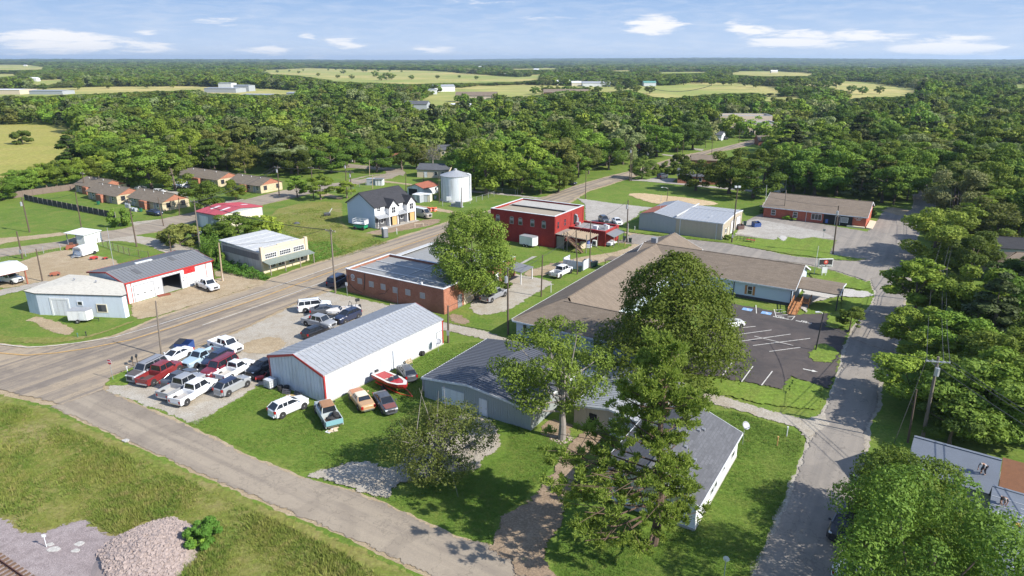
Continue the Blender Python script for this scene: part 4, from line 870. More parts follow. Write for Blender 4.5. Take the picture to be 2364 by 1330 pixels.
# arched tank trailer
o=PG('a',760,900);r=empty('tank_trailer',(*o,0),math.radians(-14),'white arched tank with blue hoses looped on its end','tank')
m=MB();pr=[(-1.15,0)]+[(-1.15*math.cos(t*PI/10),1.05+.85*math.sin(t*PI/10)) for t in range(11)]+[(1.15,0)]
m.loft([[(x,y,z+.35) for x,z in pr] for y in (-1.4,2.6)]);r2=m.build('tank_body',WHITE,r,fix=True)
m=MB();m.box(-1.1,1.1,-1.46,-1.405,.4,.5);m.box(-.8,.8,-1.45,-1.403,1.4,1.9);m.build('end_panel',GREYM,r)
m=MB()
for k in range(3):
    R=.95-.18*k;pts=[(R*math.cos(t*PI/8),-1.65-.12*k,.55+R*math.sin(t*PI/8)) for t in range(9)];m.path(pts,[.05]*9,6)
m.build('hose',plain('blue_hose',(.05,.12,.24),.5),r)
for x in (-1.2,1.2): m=MB();m.tube((x-.1,1.5,.35),(x+.1,1.5,.35),.35,.35,14);m.build('wheel',RUB,r)
m=MB();m.box(-.9,.9,-2.2,-1.5,.3,.42);m.tube((0,-2.2,.35),(0,-3.1,.3),.05);m.build('hitch_frame',STEEL,r)
# carport at left edge
o=G(*P('b',250,372));r=empty('carport',(*o,0),math.radians(57),'white roofed carport with brown posts at the left edge','carport')
m=MB();m.slab([(-9,-.5,3.2),(.3,-.5,3.2),(.3,3,3.75),(-9,3,3.75)],.1);m.slab([(-9,3,3.75),(.3,3,3.75),(.3,6.5,3.2),(-9,6.5,3.2)],.1);m.build('roof',WHITE,r,fix=True)
m=MB();m.box(-9,.3,-.53,-.47,2.6,3.25);m.prism([(.28,-.5),(.34,-.5),(.34,3),(.28,3)],2.6,[3.2,3.2,3.75,3.75]);m.prism([(.28,3),(.34,3),(.34,6.5),(.28,6.5)],2.6,[3.75,3.75,3.2,3.2]);m.build('fascia',WHITE,r,fix=True)
m=MB();m.box(-9,.4,-.58,-.535,2.55,2.63);m.build('fascia_trim',plain('brown_trim',(.2,.05,.04),.6),r)
for x,y in ((-.1,-.3),(-.1,6.2),(-4.5,-.3),(-4.5,6.2),(-8.8,-.3)): m=MB();m.box(x-.1,x+.1,y-.1,y+.1,0,3.2);m.build('post',RUST,r)
# outbuildings near the tank
def simple(name,label,cat,o,ang,L,W,h,rise,wm,rm,tm=None,axis='x',wins=(),doors=(),ov=.3,group=None,hip=(0,0),rake=None):
    b=B(name,label,cat,o,ang,L,W,group);b.gable(h,rise,axis,ov,wm,rm,tm,0,hip=hip,rake=rake)
    for f,q in wins: b.window(f,q,.9,1.,1.1,WHITE)
    for f,q in doors: b.door(f,q,.95,2.,WHITED)
    return b
b=simple('shed','small white flat fronted hut with door beside the street behind the duplex','shed',PG('m',790,702),-4,2.3,2.2,2.,.12,WHITED,MET_G,doors=(('F',1.2),))
m=MB();m.box(-3.,-.02,.4,2.2,0,1.9);m.slab([(-3.1,.3,2.05),(0,.3,2.05),(0,2.3,2.05),(-3.1,2.3,2.05)],.1);b.part(m,'side_section',MET_BG)
simple('shed','flat topped pale metal shed between duplex and tank','shed',PG('m',1195,882),-32,2.6,3.6,2.1,.12,MET_BG,WHITE,doors=(('F',1.2),),ov=.1)
simple('shed','cream metal shed leaning against the flat topped shed near the tank','shed',PG('m',1300,880),-12,2.2,2.4,2.,.12,CREAM,WHITE,doors=(('F',1.),),ov=.1)
b=simple('barn','open barn with rusty red roof left of the white tank','barn',PG('m',1140,800),-30,6.,7.,2.3,1.,WHITED,RUST,axis='y')
b.opening('F',2.,3.2,1.9);b.window('R',5.8,.9,.8,.9)
simple('house','white stucco house with arched porch and grey roof behind the tank','house',PG('m',1245,612),-10,11,8,2.7,1.4,STUC,SH_ST,None,wins=(('F',6.5),('F',9.)),doors=(('F',3.,),))
simple('house','house with tan gable roof behind the white tank','house',PG('m',1600,560),-20,8,8,2.8,1.6,WHITED,SH_BR,None,axis='y',wins=(('F',2.),('F',5.)))
o=G(*P('m',1700,935));r=empty('pump_cabinet',(*o,0),-.5,'pale grey pump cabinet on a skid in front of the tank','cabinet')
m=MB();m.box(-.9,.9,-.5,.5,.15,1.5);m.build('cabinet',MET_BG,r,bevel=.04);m=MB();m.box(-2.4,-1.,-.4,.4,.1,.8);m.build('pump',GREYM,r,bevel=.05);m=MB();m.box(-2.6,1.2,-.6,.6,0,.12);m.build('skid',STEEL,r)
# houses among the trees
simple('house','brown roofed house left of the dark gabled house, under trees','house',PG('m',175,395),-20,9,8,2.6,1.5,BRICK,SH_BR,wins=(('F',2.),('F',6.)))
simple('house','charcoal roofed house behind the parked black pickup','house',PG('m',840,415),10,11,9,2.7,2.2,BRICK,SH_ST,axis='y',wins=(('F',3.),('F',8.)))
simple('house','pale brick house with grey roof behind the bare branched tree','house',PG('m',1475,385),5,10,8,2.6,1.6,PALEB,SH_ST,wins=(('F',2.),('F',5.),('F',8.)))
simple('house','small tan garage under the bare branched tree','garage',PG('m',1350,420),0,5,5,2.4,1.2,LTAN,SH_ST)
simple('house','small dark grey roofed house right of the tank, between trees','house',PG('m',2190,640),-20,6,6,3.2,2.2,WHITED,SH_ST,axis='y')
b=simple('house','white cottage with rusty red roof behind the spreading tree','house',PG('n',165,325),-28,10,9,3.,3.,WHITED,RUST,None,axis='x',wins=(('F',1.5),('F',7.)))
simple('house','white porch house behind the cars up the street','house',PG('n',960,180),-30,8,7,2.6,1.4,WHITED,SH_ST)
simple('house','orange brick house with grey carport roof facing the sand patch','house',PG('n',690,605),-14,13,9,2.5,1.7,ORB,SH_ST,wins=(('F',3.),('F',7.),))
simple('house','brown roofed house between the street and the orange brick house','house',PG('n',830,440),-10,9,8,2.4,1.4,BRICK,SH_BR)
simple('house','wide brown roofed house right of the upper street','house',PG('n',1480,240),-8,20,10,2.4,1.7,BRICK,SH_BR)
b=B('school_building','tan brick school with flat roof and red band above the trees','school',PG('n',1370,140),-6,16,22);b.flat(5.5,.6,LTAN,MEMG,WHITED);m=MB();m.box(1,12,-.1,-.003,4.3,4.7);b.part(m,'red_band',REDP)
b.flat(7.5,.8,LTAN,MEMG,WHITED,box=(-10,18,24,40),name='rear_wall',roofname='rear_roof')
for q in (2.5,6.,9.5,13.): b.window('F',q,1.,2.,1.6,WHITE,GLASS,(2,1))
m=MB();m.box(-4,6,23.9,24-.003,5.4,5.8);b.part(m,'red_canopy',REDP)
# right hand houses
o=PG('y',945,640,3.);simple('house','brown hip roofed house beyond the right street','house',o,-16,16,10,2.7,1.9,MET_BG,SH_BR,wins=(('F',3.),('F',6.)),hip=(1,0))
o=PG('y',1000,555,3.);simple('house','dark roofed garage behind the hip roofed house','garage',(o[0]+2,o[1]+4),-16,12,8,2.6,1.3,MET_BG,SH_DK)
o=G(2308,895,2.2);b=simple('shed','low pinkish brown roofed shed at the right edge among trees','shed',(o[0],o[1]-1),-20,9,5,2.1,.5,WHITED,plain('pink_shingle',(.33,.20,.165),.9,.1))
# house being re-roofed, bottom right
UNDER=plain('roof_underlay',(.17,.19,.22),.42,.2,1.2,0,0,.15);UNDERW=plain('roof_film',(.42,.44,.47),.3,.2,1.5)
b=B('house','house under re-roofing with grey underlay sheets and orange decking','house',(35.3,41.7),-36,16.,11)
b.gable(2.9,1.5,'x',.3,WHITED,UNDER,None,0,box=(-6.3,-.1,9.8,16.4),roofname='rear_roof',wallname='rear_wall')
b.gable(2.7,1.75,'x',.3,WHITED,UNDER,None,0,box=(0,13,0,9.6),pos=.83,roofname='main_roof',wallname='main_wall')
m=MB();m.slab([(.3,9.9,3.1),(9.5,9.9,3.1),(9.5,14.5,4.1),(.3,14.5,4.1)],.12);b.part(m,'bare_decking',plain('shaded_plywood',(.20,.085,.035),.8,.5,3));m=MB();m.box(.4,9.4,10.,14.4,0,2.9);b.part(m,'middle_wall',WHITED)  # decking brown is darkened, tree shade put into its colour
rr=random.Random(5);m=MB()
K=1.75/8
for k in range(60):
    x=rr.uniform(-.2,12.5);y=rr.uniform(-.2,7.4);w=rr.uniform(.08,.25);l=rr.uniform(.4,1.3);z=2.8+K*y+.02
    if rr.random()<.5: l=min(l,7.6-y);m.slab([(x,y,z),(x+w,y,z),(x+w,y+l,z+K*l),(x,y+l,z+K*l)],.012)
    else: m.slab([(x,y,z),(x+l,y,z),(x+l,y+.08,z+K*.08),(x,y+.08,z+K*.08)],.012)
for k in range(8): y=.1+k*.95;z=2.8+K*y+.03;m.slab([(-.28,y,z),(13.2,y,z),(13.2,y+.05,z+K*.05),(-.28,y+.05,z+K*.05)],.01)
b.part(m,'underlay_seams',UNDERW)
REROOF=b
# far buildings beyond the wood
def far(name,label,px,py,L,W,h,wm,rm,ang=-10,rise=.5,axis='x',group=None):
    o=G(px,py);return simple(name,label,'building',o,ang,L,W,h,rise,wm,rm,axis=axis,ov=.4,group=group)
far('industrial_building','white industrial works with stepped boxes on the left horizon side',472,214,40,24,5,MET_BG,MET_R,-8)
far('industrial_building','taller white box at the centre of the white works',505,207,18,14,8,MET_W,MET_R,-8)
far('industrial_building','white works end block at the right of the stepped boxes',540,211,20,16,7,MET_BG,MET_R,-8)
far('industrial_building','low white shed roof right of the white works among trees',560,228,30,18,4,MET_BG,MET_R,-8)
far('industrial_building','pale low shed roof between white works and pasture',662,226,20,18,5,MET_BG,MET_R,-5)
far('industrial_building','long pale warehouse roof beside the highway at the left edge',-30,218,40,26,5,LTAN,WHITE,-5)
far('industrial_building','grey warehouse roof along the highway right of the edge warehouse',68,218,40,20,4,MET_BG,MET_R,-5)
far('apartment_building','tan apartment row with steep gables left of the golden field',1052,236,38,12,6,LTAN,SH_BR,-3,3)
far('apartment_building','long reddish roofed block at the near edge of the golden field',1255,222,48,12,4,BRICK,SH_BR,-1,3)
far('shop_building','white roofed strip shop below the tan apartment row',1040,254,24,16,4,WHITED,WHITE,-3)
far('shop_building','grey roofed shop near the junction, centre distance',932,256,18,16,5,MET_BG,SH_ST,-3,2)
far('shop_building','orange walled shop amid trees, centre distance',864,232,20,14,5,ORB,CREAMR,-3)
far('shop_building','pale shopping row by the distant highway junction',955,218,26,20,5,WHITED,MET_R,5)
far('shop_building','white gabled store by the distant highway junction',1003,212,26,16,6,WHITE,MET_R,20,2)
far('farm_building','white farm shed at the left end of the farmyard',1286,196,20,12,5,WHITE,WHITE,0,2)
far('farm_building','long pale farmyard shed',1345,200,40,14,5,WHITED,MET_R,0,2)
far('farm_building','pale shed right of the long farmyard shed',1320,199,14,10,5,CREAM,WHITE,0,2)
far('farm_building','green roofed barn across the golden field',1486,199,18,12,5,MET_W,plain('green_roof',(.12,.3,.25),.6),0,2)
far('farm_building','white barn between farmyard and green roofed barn',1420,197,28,12,4,WHITE,WHITE,0,2)
far('farm_building','cream house in woods at upper left',215,188,16,10,5,CREAM,ORB,0,3)
far('farm_building','white house in woods right of the cream house',235,186,16,12,6,WHITE,WHITE,0,3)
far('farm_building','white cottage on the left pasture',62,188,18,10,5,WHITE,WHITE,0,2)
hills_h=[(1105,160),(1150,175),(1500,166),(1510,163),(1548,163),(1640,162),(1650,160),(1335,160),(1365,162),(1232,166),(1790,157),(1862,168),(1780,171),(1992,149),(2170,160),(1580,150),(1625,150),(1545,147),(1690,155),(145,160),(55,158),(1160,176),(1720,153),(1900,153),(1212,172)]
g_=simple('farmhouse','tiny white farmhouse far off in the hazy woods','house',G(*hills_h[0]),0,17,10,5,4,CREAM,WHITED,group='white farmhouses scattered in the far woods').r
for i,(x,y) in enumerate(hills_h[1:]):
    c=copy_tree(g_);p=G(x,y);c.location=(p[0],p[1],height(*p)+3);s_=.6+.5*((i*37)%10)/10*(1+p[1]/9000);c.scale=(s_,s_,.8*s_)
p=G(*hills_h[0]);g_.location=(p[0],p[1],height(*p)+3)
# ---------------------------------------------------------------- vehicles
def ring(x,w,zb,zt,zs,inset):
    """closed section at station x: sill, waist, shoulder, top"""
    return [(x,-w*.93,zb),(x,-w,zb+.14),(x,-w,zs),(x,-w+.05,zs+(zt-zs)*.6),(x,-w+inset,zt),(x,0,zt+.025),(x,w-inset,zt),(x,w-.05,zs+(zt-zs)*.6),(x,w,zs),(x,w,zb+.14),(x,w*.93,zb)]
KIND={ # L W hood belt tail roof  wsb(base) wst(top) rgt(top) rgb(base) wheelR  axles
 'sedan':(4.75,1.80,.97,1.03,1.08,1.44,1.1,.2,-.85,-1.75,.33,(1.42,-1.42)),
 'classic':(5.2,1.86,.93,.97,.98,1.40,.85,.35,-.85,-1.35,.35,(1.55,-1.40)),
 'hatch':(4.2,1.74,.98,1.02,1.08,1.47,1.0,.3,-1.35,-2.0,.31,(1.28,-1.25)),
 'suv':(4.55,1.82,1.14,1.20,1.22,1.70,1.12,.25,-1.55,-2.2,.37,(1.42,-1.38)),
 'bigsuv':(5.2,1.96,1.18,1.22,1.22,1.90,1.15,.65,-2.3,-2.6,.40,(1.6,-1.5)),
 'pickup':(5.6,1.94,1.15,1.18,1.12,1.86,1.35,.85,-.75,-.95,.40,(1.85,-1.85)),
 'longpickup':(6.05,1.96,1.17,1.2,1.14,1.90,1.6,1.1,-.55,-.72,.40,(2.1,-2.1)),
 'regcab':(5.4,1.95,1.1,1.12,1.08,1.75,1.1,.62,-.35,-.5,.38,(1.75,-1.6)),
 'van':(5.6,2.0,1.3,1.4,1.4,2.3,1.9,1.1,-2.65,-2.75,.36,(1.85,-1.75))}
PILL={}
def car(kind,col,label,at,to,cat=None,group=None,roofcol=None,hoodcol=None,bedmat=None,name=None,rack=False,load=None,dz=0,deg=None):
    L,Wd,hh,bh,th,rh,wsb,wst,rgt,rgb,wr,ax=KIND[kind];w=Wd/2;pk='pickup' in kind or kind=='regcab'
    a=Vector(at);t=Vector(to) if to else a+Vector((math.cos(math.radians(deg)),math.sin(math.radians(deg))));d=(t-a).normalized();ang=math.atan2(d.y,d.x)
    name=name or {'sedan':'sedan_car','classic':'classic_car','hatch':'hatchback_car','suv':'crossover_car','bigsuv':'large_suv','van':'cargo_van'}.get(kind,'pickup_truck')
    r=empty(name,(a.x,a.y,.09+dz),ang,label,cat or ('pickup truck' if pk else 'van' if kind=='van' else 'car'),group)
    zb=.24 if not pk else .34;F=L/2;pm=col;hm=hoodcol or col
    endx=rgb-.12 if pk else -F
    sh=.72 if not pk else .85
    st=[(F,w*.50,zb+.08,hh-.30,sh-.12),(F-.09,w*.74,zb,hh-.18,sh-.04),(F-.28,w*.90,zb,hh-.10,sh-.01),(F-.6,w*.98,zb,hh-.05,sh),(ax[0],w,zb,hh-.02,sh+.04),(wsb+.05,w,zb,hh+.02,sh+.08),(wsb-.15,w,zb,bh,bh-.12),(0 if not pk else (wst+rgt)/2,w,zb,bh,bh-.1)]
    if pk: st+=[(endx,w,zb,bh,bh-.1)]
    else: st+=[(rgb+.1,w,zb,bh,bh-.1),(rgb-.1 if rgb-.1>-F+.3 else -F+.28,w*.99,zb,th,bh-.12),(-F+.2,w*.92,zb+.02,th-.03,bh-.18),(-F+.06,w*.78,zb+.1,th-.12,bh-.26),(-F,w*.58,zb+.14,th-.2,bh-.32)]
    rings=[ring(x,ww,b_,t_,min(s_,t_-.05),.16) for x,ww,b_,t_,s_ in st]
    m=MB();m.loft(rings)
    body=m.build('body',pm,r,smooth=False,fix=True)
    if hoodcol:
        m=MB();m.slab([(F-.25,-w*.7,hh-.02),(F-.25,w*.7,hh-.02),(wsb+.1,w*.78,hh+.06),(wsb+.1,-w*.78,hh+.06)],.05);m.build('hood',hoodcol,r,fix=True)
    # greenhouse
    wi=w-.13;wt=w-.30
    xr=rgb+.02
    base=[(wsb,-wi+.08,bh-.02),(wsb,wi-.08,bh-.02),(xr,wi-.02,bh-.02),(xr,-wi+.02,bh-.02)];top=[(wst,-wt,rh-.06),(wst,wt,rh-.06),(rgt,wt,rh-.06),(rgt,-wt,rh-.06)]
    m=MB();m.loft([base,top]);m.build('windows',CARGL,r,fix=True)
    m=MB();e=.03
    xs=[wst+e,(wst*2+rgt)/3,(wst+rgt*2)/3,rgt-e]
    m.loft([[(x,-wt-.02,rh-.07),(x,-wt+.08,rh-.01),(x,0,rh+.02),(x,wt-.08,rh-.01),(x,wt+.02,rh-.07)] for x in xs])
    rm=roofcol or pm
    m.build('roof',rm,r,fix=True)
    m=MB();q=.035
    npil=[0,1] if (pk and kind=='regcab') or kind=='van' else [0,.5,1] if kind!='bigsuv' and kind!='suv' else [0,.42,.74,1]
    for s in (-1,1):
        for f_ in npil:
            xb=wsb+(xr-wsb)*f_ if f_ in (0,1) else (wst+(rgt-wst)*f_);xt=wst+(rgt-wst)*f_
            yb=(wi-.08 if f_==0 else wi-.02)*s;th_=.05 if f_ not in (0,1) else .06
            m.tube((xb,yb+.012*s,bh-.05),(xt,(wt+.005)*s,rh-.05),th_,th_*.8,4)
    if kind=='van': # panelled rear
        for s in (-1,1):
            yb=(wi+.01)*s;yt=(wt+.015)*s;m.quad((.55,yb,bh-.05),(xr,yb,bh-.05),(rgt,yt,rh-.06),(.55,yt,rh-.06))
        m.quad((xr-.02,-wi,bh-.05),(xr-.02,wi,bh-.05),(rgt-.02,wt,rh-.06),(rgt-.02,-wt,rh-.06))
    m.build('pillars',pm,r)
    # wheels
    for x in ax:
        for s in (-1,1):
            o=MB();o.tube((x,s*(w+.004),wr+.02),(x,s*(w-.16),wr+.02),wr*1.17,wr*1.17,16);o.build('wheel_well_shade',BLK,r)  # body is not cut; black disc paints the shade around the wheel
            we=empty('wheel',(x,s*(w-.09),wr));we.parent=r
            o=MB();o.lathe([(wr*.6,-.11),(wr*.93,-.11),(wr,-.07),(wr,.07),(wr*.93,.11),(wr*.6,.11)],18)
            to_=o.build('tyre',RUB,we);to_.rotation_euler=(PI/2,0,0)
            o=MB();o.lathe([(wr*.58,-.112),(wr*.6,.108 if s<0 else .112),(wr*.5,.09),(.06,.115)],14) if s<0 else o.lathe([(.06,-.115),(wr*.5,-.09),(wr*.6,-.112),(wr*.58,.112)],14)
            ri=o.build('rim',RIM,we);ri.rotation_euler=(PI/2,0,0)
    # bumpers, lights, grille
    m=MB();m.box(F-.16,F+.03,-w*.62,w*.62,zb+.02,zb+.22);m.build('bumper',CHROME if pk or kind=='classic' else pm,r,bevel=.03)
    m=MB();xe=-F if not pk else -F;m.box(xe-.05,xe+.1,-w*(.8 if pk else .62),w*(.8 if pk else .62),zb+.02,zb+.22);m.build('bumper',CHROME if pk or kind=='classic' else pm,r,bevel=.03)
    m=MB();m.box(F-.09,F+.035,-w*.42,w*.42,zb+.28,hh-.22);m.build('grille',BLK,r)
    for s in (-1,1):
        y0,y1=sorted((s*w*.5,s*w*.80));z=hh-.30
        m=MB();m.box(F-.26,F-.06,y0,y1,z,z+.13);m.build('headlight',LAMPG,r,bevel=.02)
        m=MB();zt=(th if not pk else .98)
        m.box(-F-.01,-F+.16,min(s*w*.66,s*w*.9),max(s*w*.66,s*w*.9),zt-.42,zt-.12);m.build('taillight',plain('tail_lamp',(.35,.012,.012),.25),r)
        m=MB();yy=sorted((s*(w+.02),s*(w+.2)));m.box(wsb-.32,wsb-.2,yy[0],yy[1],bh+.0,bh+.16);m.build('mirror',BLK if pk else pm,r)
    if pk:
        bx0,bx1=-F,endx-.02;m=MB();zt=th
        m.box(bx0,bx1,-w,-w+.09,zb,zt);m.box(bx0,bx1,w-.09,w,zb,zt);m.box(bx0,bx0+.08,-w+.09,w-.09,zb+.2,zt-.01);m.box(bx1-.06,bx1,-w+.09,w-.09,zb,zt);bd=m.build('cargo_bed',col,r)
        m=MB();m.box(bx0+.08,bx1-.06,-w+.09,w-.09,zb+.1,zb+.3);m.build('bed_floor',bedmat or plain('bed_liner',(.10,.10,.105),.8,.2),bd)
        if rack:
            m=MB()
            for s in (-1,1): m.box(bx0+.1,bx1,s*(w-.05)-.03,s*(w-.05)+.03,zt+.15,zt+.2)
            m.tube((bx1-.1,-w+.1,zt),(bx1-.1,-w+.1,rh),.03);m.tube((bx1-.1,w-.1,zt),(bx1-.1,w-.1,rh),.03);m.tube((bx1-.1,-w+.1,rh),(bx1-.1,w-.1,rh),.03);m.build('rack',BLK,r)
    if kind in ('bigsuv',) or rack and not pk:
        m=MB()
        for s in (-1,1): m.box(rgt+.3,wst-.2,s*(wt-.1)-.02,s*(wt-.1)+.02,rh+.03,rh+.07)
        m.build('roof_rail',BLK,r)
    return r
pw=paint('white',(.74,.75,.75));psil=paint('silver',(.29,.30,.31),.28);pdg=paint('dark_grey',(.07,.075,.085));pblk=paint('black',(.015,.015,.018));pnavy=paint('navy',(.018,.026,.06));pred=paint('dark_red',(.17,.012,.02));pred2=paint('faded_red',(.20,.022,.022),.45);plb=paint('light_blue',(.34,.46,.53),.5);pgm=paint('dull_grey',(.23,.235,.25),.5);pcop=paint('copper',(.40,.13,.035),.4);ptan=paint('beige',(.46,.28,.14),.45);pcrm=paint('cream_vinyl',(.68,.62,.47),.7);pmar=paint('oxidised_maroon',(.20,.07,.05),.45);pcham=paint('champagne',(.36,.33,.27),.3);prust=plain('rusty_bed',(.36,.19,.10),.8,.35,2)
def cw(k,rx,ry,fx,fy,kind,col,label,**kw):
    a=Vector(PG(k,rx,ry));b_=Vector(PG(k,fx,fy));d=(b_-a).normalized();n=Vector((-d.y,d.x));n=n if n.y>0 else -n;c=(a+b_)/2+n*KIND[kind][1]*.48;return car(kind,col,label,c,c+d,**kw)
def ct(k,x,y,deg,end,kind,col,label,**kw):
    # end=-1: tail centre on the ground is given; +1: nose centre
    d=Vector((math.cos(math.radians(deg)),math.sin(math.radians(deg))));c=Vector(PG(k,x,y))-d*end*KIND[kind][0]/2;return car(kind,col,label,c,None,deg=deg,**kw)
def cc(k,x,y,hx,hy,kind,col,label,**kw): return car(kind,col,label,PG(k,x,y),PG(k,hx,hy),**kw)
g='vehicles crowded in the corner lot'
ct('c',362,832,-110,1,'bigsuv',pgm,'dull grey wagon with bleached hood, nearest the stop sign',group=g,hoodcol=plain('bleached_hood',(.10,.085,.08),.6,.2))
ct('c',480,872,72,-1,'longpickup',pred2,'faded red car pickup with debris in its bed, beside the grey wagon',group=g,bedmat=plain('cluttered_bed',(.10,.06,.055),.9,.4,4))
ct('c',712,893,69,-1,'sedan',pdg,'dark grey sedan with red tail lamps between red pickup and silver truck',group=g)
ct('c',690,1012,68,-1,'longpickup',psil,'silver crew cab pickup with empty pale bed, left of the white crew cab',group=g,bedmat=plain('pale_bed',(.45,.43,.39),.7))
cw('c',945,1052,1225,892,'longpickup',pw,'white crew cab pickup with scrap in its bed, foremost of the corner lot',group=g,bedmat=plain('scrap_bed',(.42,.40,.38),.8,.4,4))
cw('c',1375,957,1555,864,'suv',psil,'silver crossover with black roof at the lawn edge',group=g,roofcol=pnavy)
ct('c',1272,818,66,-1,'regcab',pw,'white single cab pickup backed beside the dark red wagon',group=g,bedmat=plain('dusty_bed',(.48,.45,.4),.8))
ct('c',1118,806,-111,1,'bigsuv',pred,'large dark red suv facing the street corner',group=g)
ct('c',1118,700,-112,1,'suv',pnavy,'dark navy suv with open rear behind the red suv',group=g)
ct('c',925,690,-113,1,'regcab',plb,'light blue old pickup beside the white sedan',group=g)
cw('c',968,553,790,637,'sedan',pw,'white sedan at the grass edge, farthest left of its row',group=g)
cw('c',1213,480,1362,532,'pickup',pw,'white pickup parked alone on the gravel above the crowded lot',bedmat=plain('dusty_bed',(.48,.45,.4),.8))
ct('c',1575,770,-115,1,'sedan',pblk,'black car in the shadow beside the long white building',group=g)
g='vehicles in the middle gravel lot'
ct('d',378,284,20,-1,'bigsuv',pw,'white large suv at the street side of the gravel lot',group=g)
ct('d',475,310,18,-1,'sedan',pdg,'dark grey sedan beside the white large suv',group=g)
ct('d',695,388,-122,1,'suv',pnavy,'navy suv facing down beside the small white boat',group=g)
cw('d',455,402,585,432,'pickup',psil,'silver crew cab pickup with covered bed in the gravel lot',group=g,bedmat=BLK)
ct('d',430,510,56,-1,'hatch',pblk,'black car mostly hidden behind the long white building')
ct('d',1300,862,116,-1,'hatch',pdg,'dark small hatchback with red tail lamps beside the red boat')
cw('d',868,1087,797,994,'classic',ptan,'tan and copper old sedan with cream roof on the lawn',roofcol=pcrm,hoodcol=pcop)
ct('d',1140,1128,-62,1,'sedan',pdg,'dark sedan with faded maroon hood on the lawn near the boat',hoodcol=pmar)
cw('d',255,1147,430,1070,'suv',pw,'white crossover on the lawn by the end of the long building')
T_=cw('d',590,1222,520,1102,'pickup',paint('rusted_turquoise',(.42,.46,.45),.6),'old pickup with tyres in its bed and turquoise tailgate on the lawn',bedmat=prust,roofcol=prust)
tq=MB();tq.box(-2.93,-2.86,-.92,.92,.62,1.16);tq.build('tailgate',paint('turquoise',(.20,.40,.44),.5),T_)
q_=empty('tyre_load',(0,0,0));q_.parent=T_
rr=random.Random(3)
for i in range(7):
    o=MB();o.lathe([(.2,-.1),(.34,-.1),(.36,0),(.34,.1),(.2,.1)],14);k=o.build('tyre',RUB,q_);k.location=(-1.2-rr.random()*1.4,rr.uniform(-.5,.5),.85+.12*i*.6);k.rotation_euler=(rr.uniform(-.6,.6),rr.uniform(-.6,.6),0)
cw('b',1775,407,1895,457,'pickup',pw,'white service pickup with rack parked at the workshop door',rack=True)
car('bigsuv',pnavy,'dark navy van shaped wagon at the brick building corner',G(783,657),G(815,640))
cw('u',1665,802,1880,852,'van',pcham,'two tone work van beside the duplex',roofcol=pw)
cw('g',325,1242,430,1192,'pickup',pgm,'grey pickup parked under the big leafy tree',bedmat=BLK)
cw('g',980,1007,1065,967,'pickup',pw,'white pickup on the grass by the screened bins',bedmat=BLK)
cc('g',1390,478,1425,505,'suv',pdg,'dark suv behind the red annex',group=None)
cc('g',1515,490,1560,530,'sedan',pw,'white car with its dark door open beside the dark suv')
cc('g',1060,112,1105,118,'sedan',pblk,'black car at the hedge by the main street bend')
cc('n',545,557,590,548,'suv',pdg,'grey suv on the drive of the orange brick house')
cc('n',1690,690,1730,672,'van',pw,'white van behind the office building, by the trees')
car('sedan',paint('light_silver',(.62,.63,.63)),'silver sedan poking out from under the tree in the car park',G(1684,757),G(1709,753))
car('suv',pblk,'black suv under the tree at the bottom right kerb',G(1946,1228),G(1922,1275))
cc('a',1555,272,1480,278,'pickup',pw,'white pickup in the apartment car park',group='cars in the apartment car park')
cc('a',1640,285,1590,292,'suv',pw,'pale suv beside the white pickup at the apartments',group='cars in the apartment car park')
cc('a',1705,300,1665,312,'suv',pblk,'black suv at the tree end of the apartment car park',group='cars in the apartment car park')
cc('a',1280,318,1330,325,'sedan',pw,'white sedan behind the apartment roof ridge',group='cars in the apartment car park')
cc('a',1440,345,1490,350,'hatch',pw,'small white car nearest the apartment roof',group='cars in the apartment car park')
cc('a',1400,535,1465,545,'sedan',pnavy,'navy car on grass by the nearest apartment block')
cc('b',95,360,180,372,'regcab',pw,'white cab truck under the carport')
car('pickup',pblk,'black pickup parked before the charcoal roofed house',PG('m',870,495),PG('m',930,500))
car('suv',pw,'white suv under trees up the street behind the duplex',PG('m',490,445),PG('m',525,450))
cc('n',1080,185,1110,190,'sedan',psil,'silver car in the yard of the white porch house')
cc('n',1150,178,1180,185,'suv',pblk,'dark suv in the yard of the white porch house')
cc('n',515,302,540,305,'sedan',pw,'white car beside the trunk of the spreading tree')
car('sedan',pw,'white car cut off at the bottom edge of the picture, under the tree',G(1998,1352),G(2060,1372))

# trailers, boats, machines
def trailer(label,at,to,L=3.6,W=1.8,H=1.85):
    a=Vector(at);t=Vector(to);r=empty('cargo_trailer',(*a,0),math.atan2((t-a).y,(t-a).x),label,'trailer')
    m=MB();pts=[(-L/2,-W/2),(L/2-.1,-W/2),(L/2+.35,0),(L/2-.1,W/2),(-L/2,W/2)];m.prism(pts,.45,H+.35);m.build('box',WHITE,r,bevel=.04)
    m=MB();m.prism([(x*1.01,y*1.01) for x,y in pts],H+.352,H+.41);m.build('roof',MET_R,r)
    m=MB();m.box(-L/2-.03,-L/2-.003,-W/2+.1,W/2-.1,.55,H+.25);m.build('rear_door',WHITED,r);m=MB();m.box(.3,1.0,-W/2-.03,-W/2-.003,.6,H+.15);m.build('side_door',WHITED,r)
    m=MB();m.tube((L/2+.2,0,.5),(L/2+1.2,0,.45),.05);m.tube((L/2+1.1,0,0),(L/2+1.1,0,.7),.04);m.build('hitch',BLK,r)
    for x in (-.45,.35) if L>3.3 else (0,):
        for s in (-1,1):
            m=MB();m.tube((x,s*(W/2+.02),.32),(x,s*(W/2+.22),.32),.32,.32,16);w=m.build('wheel',RUB,r);m=MB();m.tube((x,s*(W/2+.221),.32),(x,s*(W/2+.23),.32),.16,.16,12);m.build('rim',RIM,w)
    return r
trailer('white enclosed cargo trailer on the grass before the wedge shaped building',PG('b',740,712),PG('b',860,712),3.,1.7,1.6)
